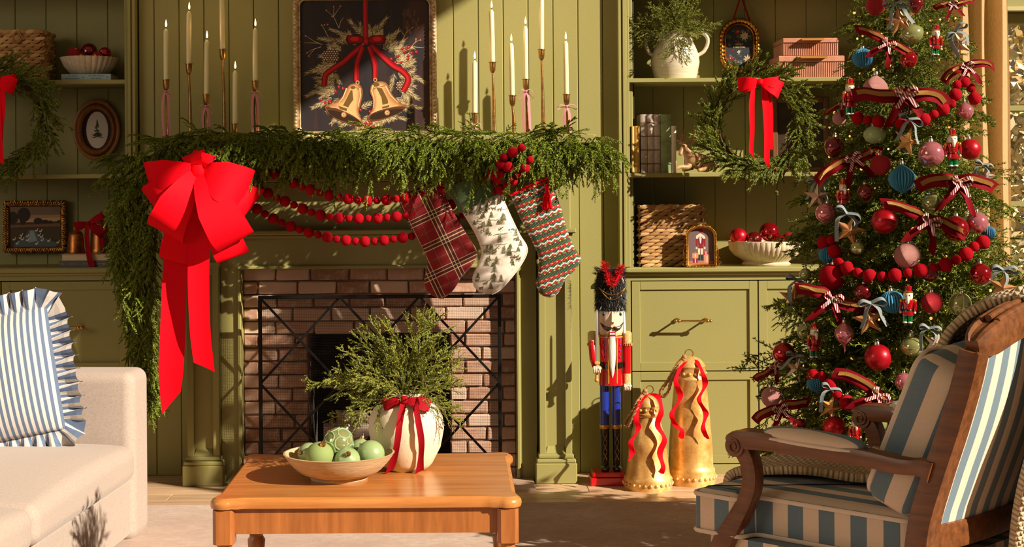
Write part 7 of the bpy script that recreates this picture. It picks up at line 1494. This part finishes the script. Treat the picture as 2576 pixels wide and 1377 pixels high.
for a in [(2202, 14, 25, 'ball', REDT, 'red glitter ball near the tree top at left'), (2303, 12, 20, 'drop', DKRD, 'dark red teardrop ornament at the very top of the tree'), (2295, 86, 30, 'squat', GRNG, 'pale green squat glass ornament near the top nutcracker'), (2171, 146, 27, 'paper', BLUP, 'uppermost blue folded-paper ball on the tree left side'), (2286, 150, 22, 'ball', REDG, 'small shiny red ball below the top green ornament'),
          (2202, 222, 31, 'onion', PNKT, 'pink glitter onion ornament above the big upper bow'), (2428, 280, 22, 'onion', PNKG, 'pale pink onion ornament on the tree right edge'), (2111, 298, 17, 'ball', PNKT, 'small pink glitter ball at the left edge, upper half'), (2200, 339, 28, 'squat', GRNM, 'sage green satin ornament left of the gold star'), (2440, 376, 27, 'ball', REDM, 'satin red ball right of the middle nutcracker'),
          (2343, 388, 33, 'ball', PNKG, 'shiny pink ball below and left of the middle nutcracker'), (2098, 370, 26, 'egg', DKRD, 'dark red egg ornament at the left edge, upper half'), (2215, 415, 26, 'ball', REDT, 'red glitter ball above the blue onion ornament'), (2269, 450, 34, 'papers', BLUP, 'blue folded-paper onion ornament in the middle of the tree'), (2077, 536, 26, 'ball', PNKG, 'shiny pink ball at the left edge beside the bowl'),
          (2178, 484, 21, 'egg', DKRD, 'dark red egg ornament half hidden left of the blue onion'), (2344, 512, 25, 'egg', GRNG, 'pale green glass egg below the right upper bow'), (2226, 556, 33, 'ball', REDM, 'large satin red ball left of the central bow'), (2404, 576, 33, 'ball', REDG, 'large shiny red ball right of the central bow'), (2458, 561, 28, 'ball', PNKG, 'shiny pink ball at right with snowflake sheen'), (2487, 586, 18, 'paper', BLUP, 'blue folded-paper ball at the far right edge'),
          (2080, 641, 21, 'papers', BLUP, 'blue folded-paper ornament at left below the beads'), (2157, 624, 17, 'ball', GRNG, 'small greenish silver ball under the left star'), (2093, 697, 33, 'ball', REDV, 'flocked red ball at left above the gold ribbon bow'), (2283, 644, 33, 'ball', PNKT, 'pink glitter ball above the long bead garland'), (2466, 690, 28, 'ball', REDG, 'shiny red ball at right below the bead garland'),
          (2026, 690, 15, 'ball', GRNG, 'little green glass ball at the left edge'), (2244, 760, 31, 'paper', BLUP, 'large blue folded-paper ball beside the lower nutcracker'), (2344, 762, 27, 'ball', REDT, 'red glitter ball right of the lower nutcracker'), (2415, 766, 28, 'ball', GRNG, 'green glass ball with glitter lines above the chair back'), (2538, 785, 21, 'ball', REDG, 'shiny red ball at the right picture edge'),
          (2124, 842, 25, 'drop', PNKG, 'long pink teardrop ornament with a pointed tip'), (2026, 834, 20, 'ball', GRNG, 'clear green ball behind the left nutcracker'), (1971, 889, 28, 'ball', REDG, 'shiny dark red ball at the lower left edge'), (2296, 872, 31, 'squat', GRNG, 'green glass squat ornament beside the armchair back'), (2209, 900, 34, 'ball', REDM, 'biggest satin red ball in the lower middle'), (2052, 964, 23, 'papers', BLUP, 'deep blue folded-paper onion ornament low on the tree'),
          (2274, 961, 23, 'ball', PNKG, 'pink ball partly behind the armchair back'), (1942, 1000, 27, 'ball', PNKT, 'pink glitter ball at the lowest left edge'), (2098, 1076, 29, 'ball', REDM, 'satin red ball low beside the lowest nutcracker'), (2211, 1066, 21, 'ball', GRNG, 'green glass ball touching the chair cushion'), (2130, 1013, 20, 'ball', REDV, 'flocked red ball low in the shade'), (2010, 1070, 17, 'ball', REDG, 'small shiny red ball near the bottom left'), (2340, 690, 20, 'ball', DKRD, 'dark red ball under the bead garland'), (2170, 735, 22, 'ball', DKRD, 'dark red ball left of the big blue paper ball')]:
    tree_orn(*a, deco=lace2 if 'glitter lines' in a[5] or 'clear green' in a[5] else None)
# star ornaments with grey ribbon
def star_mesh(mat):
    V = [(0, -.28, 0), (0, .28, 0)]; Fc = []
    for k in range(10): a = PI / 2 + PI * k / 5; r_ = 1 if k % 2 == 0 else .40; V.append((r_ * math.cos(a), 0, r_ * math.sin(a)))
    for k in range(10): i, j = 2 + k, 2 + (k + 1) % 10; Fc.append((0, j, i)); Fc.append((1, i, j))
    return MB().add(V, Fc).mesh('star', mat, 0)
STG = mt('copper_mirror', (226, 164, 112), .25, metal=.55); STS = mt('silver_rose_mirror', (236, 206, 186), .25, metal=.5); STD = mt('gold_mirror', (236, 184, 112), .25, metal=.55)
GREY = mt('grey_linen_ribbon', (148, 158, 160), .85, (126, 138, 142), 60, bump=.3, bs=200)
starme = {m_.name: star_mesh(m_) for m_ in (STG, STS, STD)}; edge_m = MB()
for k in range(10): a = PI / 2 + PI * k / 5; r_ = 1 if k % 2 == 0 else .40; edge_m.tube([(0, -.285, 0), (r_ * math.cos(a), -.005, r_ * math.sin(a))], .022, 4)
edge_me = edge_m.mesh('star_ridges', mt('bright_copper_edge', (236, 190, 140), .3, metal=1.0), 40)
lm = MB()
for sd in (-1, 1): lm.ribbon(bez([(0, -.3, 0), (sd * .5, -.45, .22), (sd * .82, -.4, .05), (sd * .7, -.3, -.12), (sd * .3, -.28, -.02), (0, -.28, 0)], 4), (0, .9, .5), .34, 2, .08, .02)
loop_me = lm.mesh('bow_loops', GREY, 60)
tails = []
for v_ in range(2):
    m = MB()
    for sd in (-1, 1): m.ribbon(bez([(0, -.32, 0), (sd * (.35 + .15 * v_), -.4, -.4), (sd * .5, -.36, -.9), (sd * (.75 - .4 * v_), -.38, -1.45 + .3 * sd * v_)], 4), [(.8, .5 * sd, .2)] * 13, .26, 2, .1, .02)
    tails.append(m.mesh('bow_tails', GREY, 60))
for i, (px, py, rp, bx2, by2, mat, lab) in enumerate([(2264, 52, 40, 2253, 12, STG, 'copper star with long grey ribbon nearest the tree top'), (2411, 110, 36, 2403, 80, STS, 'silvery star with grey ribbon at the right edge near the top'), (2282, 356, 40, 2282, 302, STD, 'gold star with a tidy grey bow in the upper middle'), (2478, 445, 30, 2472, 415, STS, 'half-hidden star under a grey bow at the right edge'), (2056, 495, 34, 2057, 455, STS, 'star seen edge-on at the left edge above the pink ball'), (2137, 580, 42, 2131, 538, STG, 'copper star with grey ribbon left of the satin red ball'),
        (2521, 725, 40, 2523, 678, STG, 'copper star with grey ribbon at the far right edge'), (1996, 752, 40, 2004, 705, STD, 'gold star at the far left edge beside the cabinet'), (2185, 805, 42, 2191, 762, STG, 'copper star with frayed grey bow below the blue paper ball'), (2353, 863, 34, 2338, 826, STS, 'silvery star with grey bow touching the armchair back'), (2003, 930, 32, 2000, 896, STS, 'silvery star with grey ribbon at lower left'), (2089, 1026, 36, 2086, 978, STD, 'lowest gold star with grey bow above the armrest')]):
    c = on_tree(px, py, .045); r_ = pm(rp, c.y); M = TR(c, rt2.uniform(-.25, .25), 0, rt2.uniform(-.35, .35), r_)
    s_ = thing('star_ornament', lab, 'ornament', group='star ornaments on the tree', M=M); st_ = obj('star', starme[mat.name], s_); obj('star_ridges', edge_me, st_)
    b_ = M.inverted() @ (on_tree(bx2, by2, .05)); obj('ribbon_bow', loop_me, s_, Matrix.Translation(b_) @ Matrix.Rotation(rt2.uniform(-.3, .3), 4, 'Y')); obj('ribbon_tails', tails[i % 2], s_, Matrix.Translation(b_) @ Matrix.Rotation(rt2.uniform(-.2, .2), 4, 'Y'))
# glass nutcracker ornaments, unit height
NRED = mt('red_glass_paint', (186, 10, 22), .15, metal=.35, coat=1.0, coatr=.05); NGRN = mt('green_glass_paint', (10, 130, 66), .15, metal=.4, coat=1.0, coatr=.05); NGLD = mt('gold_glass_paint', (214, 160, 70), .25, metal=.8); NWHT = mt('white_glass_paint', (238, 222, 200), .3, coat=.6, coatr=.1)
proto = thing('nutcracker_ornament', 'x', 'ornament', group='glass nutcracker ornaments on the tree')
def lp(mb, name, mat, par=proto): return part(mb, name, mat, par, 50, True)
hd = lp(MB().lathe([(0, .66), (.10, .66), (.115, .70), (.112, .80), (.09, .83), (0, .83)], (0, 0, 0), 16), 'head', NWHT)
lp(MB().lathe([(0, .82), (.105, .82), (.115, .845), (.10, .86), (0, .86)], (0, 0, 0), 16), 'crown_band', NGLD, hd); lp(MB().lathe([(0, .855), (.085, .855), (.075, .90), (.09, .97), (.085, .985), (0, .985)], (0, 0, 0), 16), 'hat', NRED, hd)
lp(MB().sweep([(0, -.10, .72), (0, -.135, .66), (0, -.13, .58), (0, -.11, .54)], [(math.cos(k * PI / 4), math.sin(k * PI / 4)) for k in range(8)], (0, -1, 0), [.05, .045, .035, .006]), 'beard', NWHT, hd)
for sd in (-1, 1): lp(MB().sphere((sd * .04, -.105, .765), .014, 8, 6), 'eye', GLB, hd); lp(MB().tube([(sd * .01, -.115, .73), (sd * .06, -.11, .725)], [.014, .006], 6), 'moustache', GLB, hd)
td = lp(MB().lathe([(0, .27), (.135, .27), (.14, .30), (.115, .40), (.12, .50), (.14, .60), (.12, .66), (0, .67)], (0, 0, 0), 18), 'coat', NRED); lp(MB().lathe([(.116, .385), (.124, .39), (.124, .415), (.118, .42)], (0, 0, 0), 18), 'belt', GLB, td)
for z in (.46, .51, .56): lp(MB().sphere((.0, -.128, z), .012, 6, 5), 'button', NGLD, td)
for sd in (-1, 1):
    am_ = lp(MB().tube([(sd * .155, 0, .63), (sd * .175, -.01, .5), (sd * .165, -.03, .38)], [.045, .04, .036], 10), 'arm', NRED); lp(MB().sphere((sd * .155, 0, .625), .056, 10, 7), 'epaulette', NGLD, am_); lp(MB().sphere((sd * .163, -.03, .345), .036, 8, 6), 'hand', NWHT, am_)
    lg_ = lp(MB().tube([(sd * .06, 0, .29), (sd * .06, 0, .12)], [.06, .056], 12), 'leg', NGRN); lp(MB().sphere((sd * .06, -.02, .10), .06, 10, 7, (1, 1.3, .5)), 'shoe', NWHT, lg_)
lp(MB().lathe([(0, 0), (.10, 0), (.10, .05), (0, .05)], (0, 0, .03), 14), 'base', GLB); lp(MB().lathe([(0, .985), (.03, .985), (.03, 1.02), (0, 1.02)], (0, 0, 0), 10), 'cap', GLDC)
nuts = [(2352, 62, 146, 'glass nutcracker ornament nearest the tree top'), (2138, 197, 297, 'glass nutcracker ornament at the left edge, upper half'), (2398, 324, 428, 'glass nutcracker ornament beside the satin red ball on the right'), (2121, 450, 538, 'glass nutcracker ornament above the left copper star'), (2283, 718, 822, 'glass nutcracker ornament beside the big blue paper ball'), (2508, 748, 838, 'glass nutcracker ornament at the far right above the throw'), (2046, 812, 908, 'glass nutcracker ornament at lower left before a green ball'), (2150, 1046, 1128, 'lowest glass nutcracker ornament just above the armrest')]
for i, (px, y0, y1, lab) in enumerate(nuts):
    c = on_tree(px, y1, .05); ct_ = on_tree(px, (y0 + y1) / 2, .05); c = P(px, y1, ct_.y); h = pm(y1 - y0, c.y); M = TR(c, rt2.uniform(-.35, .35), 0, rt2.uniform(-.06, .06), h)
    if i == 0: proto.matrix_basis = M; proto['label'] = lab
    else: dup(proto, M, lab)
# velvet and gold ribbon bows
t = NT('striped_ribbon'); s = t.n('SeparateXYZ', {0: t.co('Object')}); t.base(t.ramp(t.math('FRACT', t.math('MULTIPLY', t.math('ADD', s.outputs[0], t.math('MULTIPLY', s.outputs[2], .35)), 14.0)), [(0, lin((140, 14, 30))), (.5, lin((232, 214, 210)))], True)); t.set(rough=.7); STRP = t.m
GRIB = mt('gold_glitter_ribbon', (118, 66, 18), .35, (240, 186, 96), 380, bump=.8, bs=420, metal=.5); DVEL = mt('deep_red_velvet', (118, 0, 16), .8, spec=.15)
def bow_proto(v_):
    P_ = []; r_ = random.Random(v_ + 5)
    def rb(pts, sides, w, mat, name, n=6):
        q = bez(pts, n); k = len(q); sd_ = [V3(sides[0]).lerp(V3(sides[1]), i / (k - 1)) for i in range(k)]; P_.append((name, MB().ribbon(q, sd_, w, 4, .08, .008).mesh(name, mat, 80)))
    for sd in (-1, 1):
        up = r_.uniform(-.05, .16); e = r_.uniform(-.30, .18); tw = r_.uniform(.1, .9); ln = r_.uniform(.85, 1.2)
        sds = [(-.1 * sd, .3, 1), (.9 * sd * tw, .25, 1 - .5 * tw)]
        rb([(0, 0, 0), (sd * .28 * ln, -.20, up), (sd * .62 * ln, -.27, up * .6 + e * .15), (sd * .95 * ln, -.10, e * .7), (sd * 1.2 * ln, .04, e * 1.3 - .12)], sds, .38, DVEL, 'velvet_sweep')
        rb([(0, -.04, .03), (sd * .28 * ln, -.245, up + .05), (sd * .62 * ln, -.315, up * .6 + e * .15 + .05), (sd * .92 * ln, -.16, e * .7 + .05), (sd * 1.1 * ln, -.04, e * 1.2 - .04)], sds, .13, GRIB, 'gold_sweep')
        rb([(0, -.02, -.04), (sd * .16, -.16, -.28), (sd * .34, -.16, -.52), (sd * (.42 + .1 * (v_ % 2)), -.1, -.82)], [(1, .3 * sd, .2 * sd), (1, .3, -.5 * sd)], .30, DVEL, 'velvet_tail')
        rb([(0, -.14, .0), (sd * .16, -.34, .17), (sd * .30, -.32, .07), (sd * .16, -.24, -.02), (0, -.14, 0)], [(.1, .6, .8), (.1, .6, .8)], .12, STRP, 'striped_loop')
        rb([(0, -.16, 0), (sd * .12, -.30, -.14), (sd * .26, -.30, -.34)], [(1, .2, .35 * sd), (1, .2, .35 * sd)], .12, STRP, 'striped_tail')
    P_.append(('striped_knot', MB().rbox(.13, .14, .17, .05, 5, (0, -.2, 0)).mesh('striped_knot', STRP, 60))); return P_
BP = [bow_proto(k) for k in range(6)]
for i, (px, py, wp, rot, lab) in enumerate([(2231, 112, 62, -30, 'red and gold ribbon bow left of the top green ornament'), (2395, 12, 40, 10, 'red bow cut by the top picture edge'), (2428, 170, 58, 12, 'red and gold ribbon bow at the right edge, upper half'), (2274, 240, 96, 3, 'widest red and gold bow across the upper tree'), (2140, 402, 74, 22, 'red and gold ribbon bow at the left above the nutcracker'), (2407, 462, 92, -8, 'large red and gold bow on the right beside the curtain'), (2333, 558, 86, -24, 'central red and gold bow with a long curling tail'), (2092, 752, 82, -16, 'red and gold ribbon bow left of the big blue paper ball'), (2468, 776, 62, 28, 'bright red striped bow at lower right near the throw'), (1950, 920, 48, 40, 'dark red ribbon bow at the lower left edge'), (2205, 994, 86, -38, 'red and gold ribbon curling down beside the chair cushion'), (1965, 1030, 66, 14, 'dark red ribbon bow at the bottom left edge'), (2118, 262, 34, 30, 'small red bow at the left edge beside the upper nutcracker')]):
    c = on_tree(px, py, .05); M = TR(c, rt2.uniform(-.2, .2) + (c.x - TX) * .5, 0, math.radians(-rot), pm(wp, c.y)); b_ = thing('ribbon_bow', lab, 'bow', group='ribbon bows on the tree', M=M)
    for nm, me in BP[i % 6]: obj(nm, me, b_)
# bead garlands and lights
def tp_(L, o=.035): return [on_tree(x, y, o) for x, y in L]
beads('red bead garland around the upper part of the tree', tp_([(2150, 296), (2185, 303), (2230, 308), (2280, 309), (2320, 302), (2360, 282), (2393, 262), (2404, 236), (2408, 212), (2430, 206), (2448, 232), (2455, 270)]), sc=.92)
beads('red bead garland around the middle of the tree', tp_([(2066, 618), (2088, 600), (2097, 628), (2112, 660), (2150, 684), (2200, 696), (2260, 692), (2320, 680), (2370, 670), (2405, 654), (2438, 634), (2460, 612), (2484, 610)]), sc=1.0)
beads('red bead garland low on the tree above the armrest', tp_([(2040, 952), (2060, 940), (2085, 965), (2112, 1000), (2150, 1030), (2185, 1056), (2205, 1080)]), sc=1.0)
t = NT('warm_bulb'); t.base((1, .7, .35, 1)); t.set(emis=1.5, emc=(1.0, .42, .08, 1)); BULB = t.m; BULB.cycles.emission_sampling = 'NONE'
sl_ = thing('string_lights', 'string of tiny warm white lights wound through the tree', 'lights', (TX, TY, .4)); rl = random.Random(33); bm_ = MB(); pth = []
for k in range(230):
    z = .42 + 1.8 * (k / 230); a = k * .47; R = RT(z) * rl.uniform(.45, .86); p = V3((TX + R * math.cos(a), TY + R * math.sin(a), z + rl.uniform(-.03, .03))); pth.append(p); bm_.sphere(p, .0036 if k % 5 else .0048, 6, 5)
part(bm_, 'bulb', BULB, sl_, 180, kind='stuff'); part(MB().tube(bez(pth, 2), .0011, 4), 'wire', mt('green_wire', (30, 44, 24), .6), sl_, 60)
